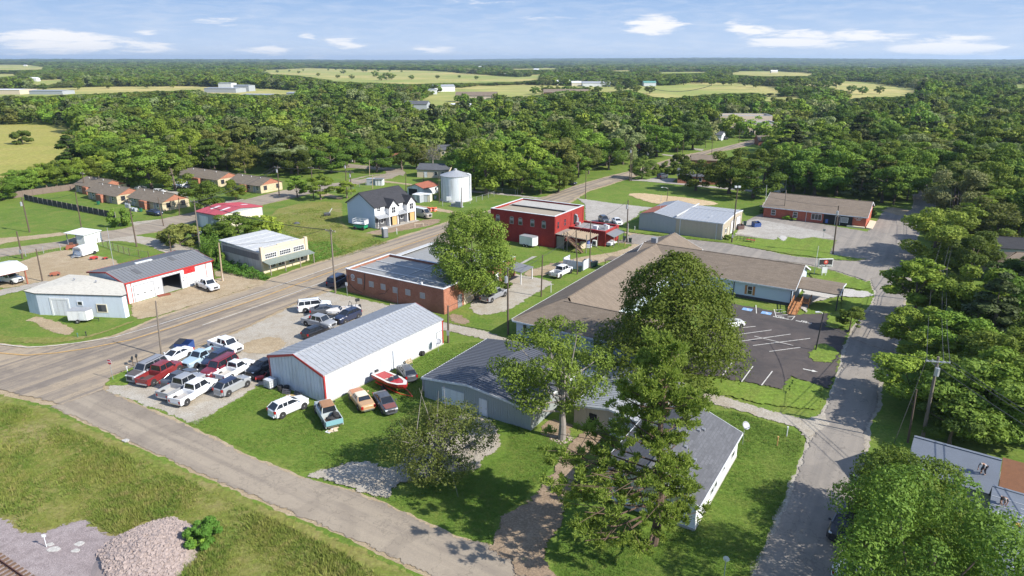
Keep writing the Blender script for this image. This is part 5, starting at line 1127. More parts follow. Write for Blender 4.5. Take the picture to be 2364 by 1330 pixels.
trailer('white box trailer beside the red building wall',PG('g',668,700),PG('g',740,715),3.6,2.,1.9)
def boat(label,at,to,L,hull,stripe,deck,tower=False):
    a=Vector(at);t=Vector(to);r=empty('boat_on_trailer',(*a,0),math.atan2((t-a).y,(t-a).x),label,'boat')
    H=.55;sec=[]
    for f,w,k,tp in ((-.5,.95,.0,1.0),(-.3,1.05,0,1.0),(0,1.08,.02,1.02),(.2,1.0,.08,1.06),(.36,.72,.22,1.12),(.46,.36,.45,1.17),(.5,.06,.75,1.2)):
        sec.append((f*L,w,H+k,H+tp*.85))
    m=MB();m.loft([[(x,-w,zt),(x,-w*.92,(zb+zt)/2),(x,-w*.45,zb+.04),(x,0,zb-.06),(x,w*.45,zb+.04),(x,w*.92,(zb+zt)/2),(x,w,zt)] for x,w,zb,zt in sec],cap=True);h=m.build('hull',hull,r,fix=True)
    m=MB()
    for s in (-1,1):
        for i in range(len(sec)-2):
            x0,w0,b0,t0=sec[i];x1,w1,b1,t1=sec[i+1];m.quad((x0,s*(w0*.985+.012),t0-.22),(x1,s*(w1*.985+.012),t1-.22),(x1,s*(w1+.012),t1-.08),(x0,s*(w0+.012),t0-.08))
    m.build('stripe',stripe,h)
    m=MB();z=sec[0][3]
    inner=[(-.42*L,-.72),(.12*L,-.78),(.3*L,-.45),(.38*L,0),(.3*L,.45),(.12*L,.78),(-.42*L,.72)]
    outer=[(-.5*L,-.97),(.1*L,-1.07),(.36*L,-.74),(.5*L,0),(.36*L,.74),(.1*L,1.07),(-.5*L,.97)]
    for i in range(7): j=(i+1)%7;zi=lambda q:z+.02+max(0,q/L)*.32;m.quad((*inner[i],zi(inner[i][0])),(*inner[j],zi(inner[j][0])),(*outer[j],zi(outer[j][0])),(*outer[i],zi(outer[i][0])))
    m.build('deck',deck,r,fix=True)
    m=MB();m.poly([(x*.99,y*.99,z-.38) for x,y in inner]);m.box(-.38*L,-.26*L,-.6,.6,z-.37,z-.08);m.box(-.1*L,-.02*L,-.65,-.2,z-.37,z+.02);m.box(-.1*L,-.02*L,.2,.65,z-.37,z+.02);m.box(.18*L,.24*L,-.5,.5,z-.37,z-.1);m.build('seats',plain('boat_vinyl',(.55,.45,.35),.6,.3,3),r)
    m=MB();m.slab([(.1*L,-.75,z+.05),(.1*L,-.08,z+.05),(.04*L,-.08,z+.4),(.04*L,-.7,z+.4)],.03);m.slab([(.1*L,.08,z+.05),(.1*L,.75,z+.05),(.04*L,.7,z+.4),(.04*L,.08,z+.4)],.03);m.build('windscreen',CARGL,r)
    m=MB();m.box(-.55*L,-.5*L,-.25,.25,H,z+.25);m.build('outboard_motor',BLK,r,bevel=.05)
    if tower: m=MB();m.path([(-.2*L,-.8,z),(-.25*L,-.6,z+.9),(-.25*L,.6,z+.9),(-.2*L,.8,z)],[.035]*4,6);m.tube((-.36*L,.3,z),(-.42*L,.35,z+1.1),.04);m.box(-.5*L,-.38*L,.2,.5,z+1.,z+1.4);m.build('tower',BLK,r)
    m=MB();m.box(-.45*L,.4*L,-.65,-.55,.3,.42);m.box(-.45*L,.4*L,.55,.65,.3,.42);m.tube((.4*L,-.6,.36),(.68*L,0,.36),.05);m.tube((.4*L,.6,.36),(.68*L,0,.36),.05);m.build('trailer_frame',stripe,r)
    for s in (-1,1): m=MB();m.tube((-.12*L,s*.8,.3),(-.12*L,s*1.0,.3),.3,.3,14);m.build('trailer_wheel',RUB,r)
    return r
boat('red and white open bow boat on a red trailer on the lawn',PG('d',1140,905),(Vector(PG('d',1140,905))+Vector((.74,-.67))),5.6,plain('red_gelcoat',(.42,.03,.03),.25,.1),plain('red_stripe',(.50,.05,.03),.3),plain('white_gelcoat',(.68,.64,.58),.3))
boat('small white fishing boat on trailer between the parked cars',PG('d',745,325),PG('d',600,350),5.2,plain('white_gelcoat',(.68,.64,.58),.3),WHITED,plain('white_gelcoat',(.68,.64,.58),.3),True)
# scissor lift
r=empty('scissor_lift',(*PG('u',560,1060),0),math.radians(-22),'green rough terrain scissor lift with white guard rails beside the duplex','lift')
GR=plain('machine_green',(.02,.25,.12),.45,.1);m=MB();m.box(-1.5,1.5,-.8,.8,.45,1.05);m.build('chassis',GR,r,bevel=.05)
m=MB();m.box(-1.7,1.7,-.8,.8,1.35,1.5);m.build('platform',WHITED,r)
m=MB()
for s in (-.6,.6): m.slab([(-1.3,s-.05,1.08),(1.3,s-.05,1.3),(1.3,s+.05,1.3),(-1.3,s+.05,1.08)],.08);m.slab([(-1.3,s-.12,1.3),(1.3,s-.12,1.08),(1.3,s-.06,1.08),(-1.3,s-.06,1.3)],.08)
m.build('scissor_arms',GR,r)
m=MB()
for x in (-1.68,-.6,.5,1.68):
    for y in (-.78,.78): m.tube((x,y,1.5),(x,y,2.45),.035,.035,6)
for z in (1.95,2.45):
    for y in (-.78,.78): m.tube((-1.68,y,z),(1.68,y,z),.035,.035,6)
    for x in (-1.68,1.68): m.tube((x,-.78,z),(x,.78,z),.035,.035,6)
m.box(1.69,1.72,-.75,.75,1.55,2.3);m.build('guard_rail',WHITE,r)
for x in (-1.1,1.1):
    for s in (-1,1): m=MB();m.tube((x,s*.7,.4),(x,s*1.0,.4),.4,.4,16);m.build('wheel',RUB,r)
# portable toilet
r=empty('portable_toilet',(*PG('u',1055,1225),0),.6,'grey portable toilet with white roof at the roadside by the duplex','portable toilet')
m=MB();m.box(-.55,.55,-.55,.55,.1,2.1);m.build('cabin',plain('grey_plastic',(.14,.15,.17),.5),r,bevel=.03);m=MB();m.loft([[(-.6,-.6,2.1),(.6,-.6,2.1),(.6,.6,2.1),(-.6,.6,2.1)],[(-.45,-.45,2.3),(.45,-.45,2.3),(.45,.45,2.3),(-.45,.45,2.3)]]);m.build('roof',WHITE,r,fix=True);m=MB();m.box(-.4,.4,-.58,-.553,.2,1.95);m.build('door',plain('grey_plastic_door',(.20,.21,.23),.5),r);m=MB();m.box(-.6,.6,-.6,.6,0,.1);m.build('skid',BLK,r)
# orange barrels
bar=None
for i in range(7):
    p=PG('m',1365+i*14,978+(i%3)*3)
    if bar is None:
        r=empty('traffic_barrel',(*p,0),0,'orange traffic barrel in the row beside the dirt track','barrel','orange barrels by the dirt track');m=MB();m.lathe([(.32,0),(.3,.1),(.28,.12),(.25,.95),(.2,1.0)],14);m.build('barrel',plain('safety_orange',(.75,.16,.08),.5),r);m=MB();m.lathe([(.285,.35),(.28,.5)],14);m.build('band',WHITE,r);bar=r
    else: c=copy_tree(bar);c.location=(*p,0)
# dumpsters, bins, tanks, junk
def dumpster(label,p,ang,col,L=2.,W=1.4,H=1.3):
    r=empty('dumpster',(*p,0),ang,label,'dumpster');m=MB();t=.05
    m.prism([(-L/2,-W/2),(L/2,-W/2),(L/2,-W/2+t),(-L/2,-W/2+t)],.15,H*.8);m.prism([(-L/2,W/2-t),(L/2,W/2-t),(L/2,W/2),(-L/2,W/2)],.15,H)
    for x in (-L/2,L/2-t): m.prism([(x,-W/2+t),(x+t,-W/2+t),(x+t,W/2-t),(x,W/2-t)],.15,[H*.8,H*.8,H,H])
    m.box(-L/2,L/2,-W/2,W/2,.1,.15);m.box(-L/2-.1,L/2+.1,-W/2-.04,-W/2-.002,H*.45,H*.55);m.build('bin',col,r)
    m=MB();m.slab([(-L/2,-W/2,H*.8+.03),(0-.02,-W/2,H*.8+.03),(0-.02,W/2,H+.03),(-L/2,W/2,H+.03)],.04);m.build('lid',BLK,r)
    for x in (-L/2+.2,L/2-.2):
        for y in (-W/2+.2,W/2-.2): m=MB();m.tube((x-.04,y,.07),(x+.04,y,.07),.07,.07,10);m.build('caster',BLK,r)
    return r
dumpster('open blue dumpster at the kerb behind the white sedan',PG('c',918,470),-.2,plain('dumpster_blue',(.03,.07,.22),.5),2.2,1.3,1.25)
dumpster('blue dumpster on the forecourt between warehouse and office',PG('h',1215,412),.3,plain('dumpster_blue',(.03,.07,.22),.5),1.8,1.3,1.3)
dumpster('brown bin at the corner of the warehouse doors',PG('h',1090,430),.3,plain('brown_bin',(.12,.07,.06),.6),1.6,1.2,1.2)
dumpster('blue bin inside the white bin screen',PG('g',1225,890),-.5,plain('bin_blue_grey',(.12,.2,.3),.5),1.5,1.1,1.2)
def cart(label,p,col,group,ang=0):
    r=empty('wheelie_bin',(*p,0),ang,label,'bin',group);m=MB();m.loft([[(-.22,-.25,.05),(.22,-.25,.05),(.22,.25,.05),(-.22,.25,.05)],[(-.3,-.33,1.0),(.3,-.33,1.0),(.3,.33,1.0),(-.3,.33,1.0)]]);m.build('bin',col,r,fix=True);m=MB();m.box(-.32,.32,-.36,.36,1.0,1.07);m.build('lid',BLK,r);m=MB();m.tube((-.3,.28,.1),(.3,.28,.1),.1,.1,10);m.build('wheel',RUB,r);return r
g='bins beside the utility poles'
c0=cart('dark wheelie bin left of the pole by the red annex',PG('g',1583,650),plain('bin_green',(.02,.05,.045),.5),g)
for x,y,l in ((1640,668,'dark wheelie bin right of the pole by the red annex'),(1270,902,'dark wheelie bin nearest the bin screen'),(1290,898,'middle dark wheelie bin in the row of three'),(1312,892,'last dark wheelie bin away from the bin screen'),(1158,945,'dark wheelie bin against the white screen front')):
    c=copy_tree(c0);p=PG('g',x,y);c.location=(*p,0);c.rotation_euler=(0,0,x*.7);c['label']=l
c=copy_tree(c0);c.location=(*PG('m',0,0),0);c.location=(*PG('h',1128,402),0);c['label']='green bin standing beside the warehouse corner';del c['group']
o=PG('g',995,905);r=empty('bin_screen',(*o,0),math.radians(-32),'white sheet metal screen around bins beside the white pickup','screen')
m=MB();m.box(0,4.3,0,.08,.1,1.7);m.box(0,.08,.08,2.6,.1,1.9);m.box(4.22,4.3,.08,2.8,.1,1.9);m.build('panel',MET_W,r);m=MB()
for x,y in ((0,0),(2.1,0),(4.2,0),(0,2.6),(4.2,2.8)): m.box(x-.03,x+.1,y+.081,y+.2,0,1.95)
m.build('post',GREYM,r)
# IBC tote, pallets, tyre stacks beside the long building
r=empty('liquid_tote',(*PG('d',158,890),0),.97,'white liquid tote in a wire cage at the corner of the long building','tank')
m=MB();m.box(-.5,.5,-.55,.55,.18,1.15);m.tube((0,0,1.15),(0,0,1.2),.12);m.build('bottle',plain('milky_plastic',(.55,.57,.58),.4),r,bevel=.06)
m=MB()
for z in (.2,.5,.8,1.12):
    m.box(-.54,.54,-.6,-.57,z,z+.03);m.box(-.54,.54,.57,.6,z,z+.03);m.box(-.56,-.53,-.6,.6,z,z+.03);m.box(.53,.56,-.6,.6,z,z+.03)
for k in range(5):
    y=-.58+k*.29;m.box(-.56,-.53,y-.015,y+.015,.15,1.15);m.box(.53,.56,y-.015,y+.015,.15,1.15);x=-.54+k*.27;m.box(x-.015,x+.015,-.6,-.57,.15,1.15)
m.build('cage',STEEL,r);m=MB();m.box(-.55,.55,-.6,.6,0,.15);m.build('pallet',BLK,r)
def pallet(label,p,ang,tilt,mat,group=None):
    r=empty('pallet',(*p,.02),ang,label,'pallet',group);m=MB()
    for k in range(6): m.box(-.55,.55,-.6+k*.21,-.46+k*.21,.12,.14);m.box(-.55,.55,-.6+k*.21,-.46+k*.21,0,.02)
    m2=MB()
    for x in (-.5,0,.5): m2.box(x-.04,x+.04,-.6,.6,.021,.119)
    m.build('boards',mat,r);m2.build('bearers',mat,r);r.rotation_euler=(tilt,0,ang);return r
BRD=plain('grey_pallet',(.09,.09,.10),.8)
pallet('dark pallet leaning on the end wall of the long building',PG('d',285,945),.35+PI/2*0-.6,1.1,BRD,'dark pallets against the end wall');pallet('dark pallet leaning farther right on the end wall',PG('d',370,965),-.6,1.0,BRD,'dark pallets against the end wall')
pallet('wooden pallet leaning on the long side of the white building',PG('d',1275,700),.97,1.15,WOODL)
pallet('pale wooden crate board lying on the lawn by the end wall',PG('d',320,975),.3,0,plain('yellow_wood',(.5,.35,.15),.8))
def tyres(label,p,n,group=None,vert=False):
    r=empty('tyre_stack',(*p,0),0,label,'tyres',group);rr=random.Random(int(p[0]*10)%99)
    for i in range(n):
        o=MB();o.lathe([(.2,-.1),(.33,-.1),(.36,0),(.33,.1),(.2,.1)],16);k=o.build('tyre',RUB,r)
        if vert: k.location=(i*.25,0,.36);k.rotation_euler=(PI/2,0,.9+i*.2)
        else: k.location=(rr.uniform(-.05,.05)+(i//3)*.75,rr.uniform(-.05,.05),.11+(i%3)*.21)
    return r
tyres('low heap of tyres against the end wall near the tote',PG('d',235,915),6);tyres('tyres in the shadow left of the long building',PG('d',90,800),8)
tyres('big wheel standing against the long side by the red boat',PG('d',1022,815),1,None,True);tyres('two wheels standing at the far part of the long side',PG('d',1375,635),2,None,True);tyres('single tyre lying in the shade left of the tote',PG('d',30,830),3)
r=empty('red_cart',(*PG('d',70,838),0),.4,'small red handled cart in the shade beside the tote','cart');m=MB();m.box(-.5,.5,-.3,.3,.3,.6);m.build('tray',REDP,r);m=MB();m.tube((.5,0,.5),(.9,0,1.),.03);m.build('handle',REDP,r)
for x in (-.35,.35): m=MB();m.tube((x,-.35,.2),(x,.35,.2),.2,.2,12);m.build('wheel',RUB,r)
r=empty('scrap_heap',(*PG('d',668,1235),0),0,'litter of pale cardboard sheets behind the turquoise tailgate','litter')
rr=random.Random(8)
for i in range(9): m=MB();m.box(-.3,.3,-.2,.2,0,.03);k=m.build('cardboard',[WHITED,LTAN,STUC][i%3],r);k.location=(rr.uniform(-.9,.9),rr.uniform(-.5,.5),.02+.012*i);k.rotation_euler=(rr.uniform(-.2,.2),rr.uniform(-.2,.2),rr.uniform(0,3))
r=empty('metal_rack',(*PG('b',1480,478),0),.7,'red steel rack pieces lying before the workshop bay','rack');m=MB()
for k in range(7): m.box(-1.,1.,-.6+k*.18,-.53+k*.18,.1+.02*(k%3),.16+.02*(k%3))
m.box(-.9,-.8,-.65,.7,.02,.1);m.box(.8,.9,-.65,.7,.02,.1);m.build('rack',plain('rust_red',(.24,.07,.04),.7,.3,3),r)
# air conditioner, tarp, barrel tank by the red building
r=empty('air_conditioner',(*PG('g',1300,700),0),math.radians(-32),'white air conditioning unit against the red annex wall','air conditioner');m=MB();m.box(-.5,.5,-.35,.35,.1,1.3);m.build('case',WHITE,r,bevel=.03);m=MB();m.tube((0,-.36,.75),(0,-.352,.75),.38,.38,20);m.build('fan_grille',BLK,r)
r=empty('tarp_heap',(*PG('g',1235,712),0),0,'blue and white tarpaulin heap under the patio roof','tarpaulin');m=MB();m.lathe([(.75,0),(.8,.5),(.6,1.1),(.35,1.45),(.1,1.5)],9);m.build('tarp',plain('blue_tarp',(.06,.10,.32),.5,.35,3),r,smooth=True);m=MB();m.lathe([(.84,.1),(.74,.85)],9);m.build('rope',WHITED,r)
r=empty('cable_reel',(*PG('g',1185,720),0),.4,'orange and cream cable reel standing by the outside stair','reel')
for y in (-.4,.4): m=MB();m.tube((0,y-.03,.75),(0,y+.03,.75),.75,.75,20);m.build('flange',LTAN,r)
m=MB();m.tube((0,-.37,.75),(0,.37,.75),.4,.4,16);m.build('drum',plain('reel_orange',(.5,.22,.08),.8),r)
r=empty('junk_trailer',(*PG('g',1450,690),0),math.radians(58),'white flatbed of scrap panels beside the annex lean-to','trailer');m=MB();m.box(-1.6,1.6,-.8,.8,.35,.6);m.box(-1.5,-.4,-.75,.2,.6,.9);m.box(.1,.9,-.5,.7,.6,1.0);m.build('bed',WHITED,r);
for s in (-1,1): m=MB();m.tube((0,s*.8,.28),(0,s*.95,.28),.28,.28,12);m.build('wheel',RUB,r)
# mail boxes (blue) at office porch
for x,l in ((1755,'blue mailbox at the porch of the brick office'),(1775,'second blue mailbox at the porch, on the right')):
    r=empty('mailbox',(*PG('h',x,388),0),math.radians(-32),l,'mailbox');m=MB();m.loft([[(-.3,-.3,.25),(.3,-.3,.25),(.3,.3,.25),(-.3,.3,.25)],[(-.3,-.3,1.1),(.3,-.3,1.1),(.3,.3,1.1),(-.3,.3,1.1)],[(-.3,-.15,1.35),(.3,-.15,1.35),(.3,.15,1.35),(-.3,.15,1.35)]]);m.build('box',plain('mailbox_blue',(.05,.12,.38),.4),r,fix=True);m=MB()
    for a in (-.25,.2):
        for c_ in (-.25,.2): m.box(a,a+.05,c_,c_+.05,0,.26)
    m.build('leg',BLK,r)
# satellite dishes
def dish(label,p,h,ang,mat=GREYM):
    r=empty('satellite_dish',(*p,0),ang,label,'satellite dish');m=MB();m.tube((0,0,0),(0,0,h),.03);m.build('mast',STEEL,r)
    m=MB();m.lathe([(.05,0),(.25,.03),(.42,.1),(.44,.11),(.25,.05)],20);k=m.build('dish',mat,r);k.location=(0,-.1,h);k.rotation_euler=(PI/2-.7,0,0);m=MB();m.tube((0,-.1,h-.2),(0,-.6,h+.05),.02);m.box(-.05,.05,-.65,-.55,h,h+.1);m.build('arm',STEEL,r)
dish('small dark satellite dish at the far corner of the long white building',PG('d',1512,600),1.5,.3);dish('satellite dish on a mast at the far corner of the shingled house',PG('t',1085,690),2.3,.5)
# guy stub, hydrants, bollards, posts
def post(name,label,cat,p,h,r_,mat,cap=None,group=None):
    r=empty(name,(*p,0),0,label,cat,group);m=MB();m.tube((0,0,0),(0,0,h),r_,r_,8);m.build('post',mat,r)
    m=MB();m.box(-r_*1.3,r_*1.3,-r_*1.3,r_*1.3,h,h+.1);m.build('cap',cap or mat,r);return r
for k,x,y,h,mt,l in (('u',1298,1165,1.4,WHITED,'white marker post near the portable toilet'),('b',1155,1185,.9,WHITE,'white marker post in the grass by the mailboxes'),('b',705,858,.6,plain('hydrant_green',(.1,.2,.15),.5),'small green utility riser on the grass verge'),('b',780,845,.6,BLK,'small dark utility riser right of the green one'),('g',880,1145,1.5,WHITE,'white pipe post on the grass by the long hall roof'),('g',1590,705,.9,YELP,'yellow gas marker near the gravel lane bend'),('h',283,440,.9,WHITE,'white fire hydrant left of the warehouse'),('w',198,695,1.,YELP,'yellow marker post on the lawn by the right street'),('t',1300,650,1.1,WHITED,'white broken post at the gravel alley mouth'),('h',572,455,1.,WHITE,'white riser against the warehouse wall'),('e',1785,622,.9,WHITED,'pale stake on the verge below the duplex')):
    post('marker_post',l,'post',PG(k,x,y),h,.06,mt)
# mailboxes at the lot corner, stop signs
for x,l in ((1205,'black mailbox on a post left of its twin at the grassy corner'),(1243,'black mailbox on a post right of its twin at the grassy corner')):
    y=1118 if x==1205 else 1098
    r=empty('mailbox',(*PG('b',x,y),0),.4,l,'mailbox');m=MB();m.box(-.05,.05,-.05,.05,0,1.05);m.build('post',WOOD,r);m=MB();pr=[(-.13,0)]+[(-.13*math.cos(t*PI/6),.15+.13*math.sin(t*PI/6)) for t in range(7)]+[(.13,0)];m.loft([[(x_,y_,z_+1.05) for x_,z_ in pr] for y_ in (-.3,.3)]);m.build('box',BLK,r,fix=True)
def stopsign(label,p,ang,h=2.1,back=False,cat='stop sign'):
    K=.62 if back else .9
    r=empty('stop_sign',(*p,0),ang,label,cat);m=MB();m.box(-.03,.03,-.02,.02,0,h+.35);m.build('post',STEEL,r)
    o8=[(math.cos(PI/8+k*PI/4)*.4,math.sin(PI/8+k*PI/4)*.4) for k in range(8)];o8=[(a*K,b*K) for a,b in o8]
    def oc(s,y,mt,nm,par):
        m=MB();n=len(m.v);m.v+=[(x*s,y,h+.35+z*s) for x,z in o8]+[(x*s,y+.012,h+.35+z*s) for x,z in o8];m.f+=[tuple(range(8)),tuple(range(15,7,-1))]+[(i,(i+1)%8,8+(i+1)%8,8+i) for i in range(8)];return m.build(nm,mt,par,fix=True)
    e=oc(1.,-.045,WHITED if back else WHITE,'sign_plate',r)
    oc(.93,-.060,plain('stop_red',(.55,.02,.03),.5),'red_face',e);text_mesh('lettering','STOP',.3*K,WHITE,e,(0,-.062,h+.35),(PI/2,0,0),bold=.012,ext=.004)
    return r
stopsign('red stop sign at the grassy corner beside the grey wagon',PG('b',1022,1240),-.3)
stopsign('stop sign seen from behind at the bottom edge by the right street',G(1669,1352),2.6,back=True)
r=empty('road_sign',(*PG('e',1338,1188),0),-.4,'white road sign on a post before the brick building corner','sign');m=MB();m.box(-.03,.03,-.02,.02,0,2.4);m.build('post',STEEL,r);m=MB();m.box(-.22,.22,-.05,-.02,1.9,2.45);m.build('plate',WHITE,r)
r=empty('road_sign',(*PG('h',1730,498),0),-.4,'small dark backed sign at the edge of the forecourt lawn','sign');m=MB();m.box(-.03,.03,-.02,.02,0,2.);m.build('post',STEEL,r);m=MB();m.box(-.25,.25,-.05,-.02,1.6,2.1);m.build('plate',GREYM,r)
r=empty('road_sign',(*PG('g',560,208),0),-.4,'white road sign where the lane meets the main street','sign');m=MB();m.box(-.03,.03,-.02,.02,0,2.2);m.build('post',STEEL,r);m=MB();m.box(-.25,.25,-.05,-.02,1.7,2.3);m.build('plate',WHITE,r)
# hall sign
r=empty('roadside_sign',(*PG('h',1733,790),0),math.radians(4),'black and white pole sign with red emblem beside the hall carport','sign')
m=MB();m.box(-1.35,1.35,-.12,.12,1.75,3.35);m.build('cabinet',WHITE,r,bevel=.03);m=MB();m.box(-1.22,1.22,-.15,-.122,1.87,3.23);f=m.build('face',BLK,r)
m=MB();m.box(-.5,.5,-.1,.1,.6,1.75);m.build('lower_panel',WHITED,r)
for x in (-.35,.35): m=MB();m.box(x-.05,x+.05,-.05,.05,0,.6);m.build('post',WHITED,r)
m=MB();m.tube((0,-.151,2.72),(0,-.162,2.72),.42,.42,20);em=m.build('emblem',plain('emblem_red',(.5,.06,.04),.5),f);m=MB();m.tube((0,-.163,2.78),(0,-.17,2.78),.2,.2,6);m.build('emblem_centre',plain('emblem_pale',(.75,.4,.33),.5),em)
text_mesh('lettering','NOW OPEN',.44,WHITE,f,(0,-.155,2.08),(PI/2,0,0),bold=.014)
# lattice gate / steps with red seat by the warehouse
o=PG('h',1062,520);r=empty('step_railing',(*o,0),math.radians(-32),'dark railing with red bench seat on the lawn by the warehouse','bench');m=MB()
for k in range(6): m.tube((k*.75,0,0),(k*.75,0,1.1),.03);m.tube((k*.75,.8,0),(k*.75,.8,1.1),.03)
for y in (0,.8): m.tube((0,y,1.1),(3.75,y,1.1),.03);m.tube((0,y,.6),(3.75,y,.6),.03)
m.build('railing',plain('railing_green',(.03,.05,.04),.5),r);m=MB();m.box(2.0,3.9,.1,.7,.55,.62);m.build('seat',plain('bench_red',(.5,.08,.04),.5),r)
# flower bed shrubs pot by warehouse front
# trash at lot, small barricade frame near duplex
o=PG('u',1660,1015);r=empty('sawhorse',(*o,0),.2,'white sawhorse frame on the verge before the duplex','sawhorse');m=MB();m.box(0,2.2,-.05,.05,.85,.95)
for x in (.1,2.1): m.slab([(x-.04,-.3,0.08),(x+.04,-.3,0.08),(x+.04,0,.9),(x-.04,0,.9)],.08);m.slab([(x-.04,.3,0.08),(x+.04,.3,0.08),(x+.04,0,.9),(x-.04,0,.9)],.08)
m.build('frame',LTAN,r)
o=PG('u',1790,1010);r=empty('sawhorse',(*o,0),-.3,'dark sawhorse frame right of the pale one','sawhorse');m=MB();m.box(0,1.8,-.05,.05,.7,.78)
for x in (.1,1.7): m.box(x-.03,x+.03,-.03,.03,0,.7)
m.build('frame',WEATH,r)
# lawn roller / mower left of duplex
r=empty('trencher',(*PG('u',-130,790),0),.5,'small dark machine with raised arm on the vacant lot','machine');m=MB();m.box(-.8,.8,-.45,.45,.3,.9);m.build('body',pdg,r,bevel=.05);m=MB();m.tube((.6,0,.8),(1.4,0,1.9),.09);m.build('arm',WHITED,r)
for x in (-.5,.5): m=MB();m.tube((x,-.5,.3),(x,.5,.3),.3,.3,12);m.build('wheel',RUB,r)
r=empty('scrap_heap',(*PG('e',880,535),0),0,'low dark heap of scrap on the vacant lot','scrap');m=MB();m.lathe([(.9,0),(.7,.25),(.3,.42),(.05,.45)],8);m.build('heap',BRD,r)
# car park paint
def mark(name,mat,quad,level=4): return lineP(name,mat,quad,.12,level)
for a,c_ in (((1583//1,0),(0,0)),):pass
for (x0,y0,x1,y1) in ((1075,1300,1480,1242),(1075,1196,1212,1182),(1075,1245,1333,1210),(1190,1330,1630,1275),(1200,1258,1500,1330)):
    lineP('parking_line',WHITEP,PL('h',(x0,y0),(x1,y1)),.13,4)
lineP('parking_line',WHITEP,PL('w',(160,240),(312,220)),.13,4);lineP('parking_line',WHITEP,PL('w',(25,388),(80,312)),.13,4);lineP('parking_line',WHITEP,PL('w',(122,405),(175,336)),.13,4);lineP('parking_line',WHITEP,PL('w',(-70,360),(-18,290)),.13,4)
Z_=lambda x,y:(1700+x/13.13,680+y/13.13)
for q in (((590,345),(605,600)),((1140,470),(1205,720),(1670,800),(1770,685)),((1180,495),(1410,480)),((1190,585),(1500,548)),((1210,668),(1550,632)),((1540,712),(1760,688))): lineP('parking_line',WHITEP,[Z_(*p) for p in q],.13,4)
for cx,cy in ((1724.9,716.2),(1769,724.7)):
    p=G(cx,cy);r=empty('bay_symbol',(p[0],p[1],.135),math.radians(-32),None,None);prop(r,kind='structure');m=MB();m.box(-.75,.75,-.6,.6,0,.004);m.build('blue_patch',BLUEP,r)
    m=MB();m.tube((0,.38,.008),(0,.38,.01),.1,.1,10);m.box(-.04,.05,-.05,.28,.006,.009);m.box(-.04,.3,-.05,.03,.006,.0091)
    for k in range(7):
        a0=-2.6+k*.4;m.tube((.02+.27*math.cos(a0),-.12+.27*math.sin(a0),.008),(.02+.27*math.cos(a0+.4),-.12+.27*math.sin(a0+.4),.008),.035,.035,5)
    m.build('wheelchair_symbol',WHITEP,r)
for x,y in ((1350,720),(2045,850)):
    p=G(*Z_(x,y));r=text_mesh('painted_lettering','NO\nPARKING',.55,WHITEP,None,(p[0],p[1],.14),(0,0,math.radians(-32)),bold=.02,ext=.002,spacing=.75);prop(r,kind='structure')
p=PG('w',360,333);m=MB();m.poly([(-.9,-.12,0),(.2,-.12,0),(.2,.12,0),(-.9,.12,0)]);m.poly([(.2,-.35,0),(.9,0,0),(.2,.35,0)]);r=m.build('painted_arrow',WHITEP);r.location=(p[0],p[1],.16);r.rotation_euler=(0,0,-.55);prop(r,kind='structure')
# person builder: one skinned body, clothes over it
def person(label,loc,rz,pose,shirt,trous,skin=(.30,.16,.10),hairc=(.02,.015,.012),cap=None):
    r=empty('person',loc,rz,label,'person')
    J=pose
    def skinmesh(name,chain,mat,parent,sub=1):
        vs=[];rad=[];idx={};ed=[]
        for a,b_ in chain:
            for j in (a,b_):
                if j not in idx: idx[j]=len(vs);vs.append(J[j][0]);rad.append(J[j][1] if len(J[j])>1 else .05)
            ed.append((idx[a],idx[b_]))
        me=bpy.data.meshes.new(name);me.from_pydata(vs,ed,[]);o=link(name,me,None,parent)
        s=o.modifiers.new('s','SKIN');me.skin_vertices or None
        for i,rd in enumerate(rad): me.skin_vertices[0].data[i].radius=(rd,rd)
        me.skin_vertices[0].data[0].use_root=True
        q=o.modifiers.new('u','SUBSURF');q.levels=sub;q.render_levels=sub
        me.materials.append(mat)
        # bake to a plain mesh
        dg=bpy.context.evaluated_depsgraph_get();m2=bpy.data.meshes.new_from_object(o.evaluated_get(dg));o.modifiers.clear();o.data=m2
        for p in m2.polygons:p.use_smooth=True
        if not m2.materials:m2.materials.append(mat)
        return o
    CH=[('pelvis','chest'),('chest','neck'),('neck','chin'),('chin','head')]
    for s in 'LR':
        CH+=[('chest','sho'+s),('sho'+s,'elb'+s),('elb'+s,'wri'+s),('wri'+s,'palm'+s),('pelvis','hip'+s),('hip'+s,'knee'+s),('knee'+s,'ank'+s),('ank'+s,'toe'+s)]
        w_=Vector(J['wri'+s][0]);p_=Vector(J['palm'+s][0]);d=(p_-w_).normalized();sd=d.orthogonal().normalized()
        for k in range(5):
            off=sd*(.035-.0175*k);ln=(.05,.075,.085,.078,.06)[k];nm='f%d%s'%(k,s);J[nm]=(tuple(p_+off+d*ln+Vector((0,0,-.01))),.009);CH.append(('palm'+s,nm))
    skinmesh('body',CH,plain('skin',skin,.6),r,1)
    e=1.22
    J2={k:(v[0],(v[1] if len(v)>1 else .05)*e) for k,v in J.items()};Jo=dict(J);J.update(J2)
    skinmesh('shirt',[('pelvis','chest'),('chest','shoL'),('shoL','elbL'),('chest','shoR'),('shoR','elbR')],shirt,r,1)
    skinmesh('trousers',[('pelvis','hipL'),('hipL','kneeL'),('kneeL','ankL'),('pelvis','hipR'),('hipR','kneeR'),('kneeR','ankR')],trous,r,1)
    J.update(Jo)
    h=Vector(J['head'][0]);m=MB();m.lathe([(.115,-.02),(.118,.03),(.09,.09),(.04,.125)],14);k=m.build('hair' if not cap else 'cap',cap or plain('hair',hairc,.8),r,smooth=True);k.location=h
    return r
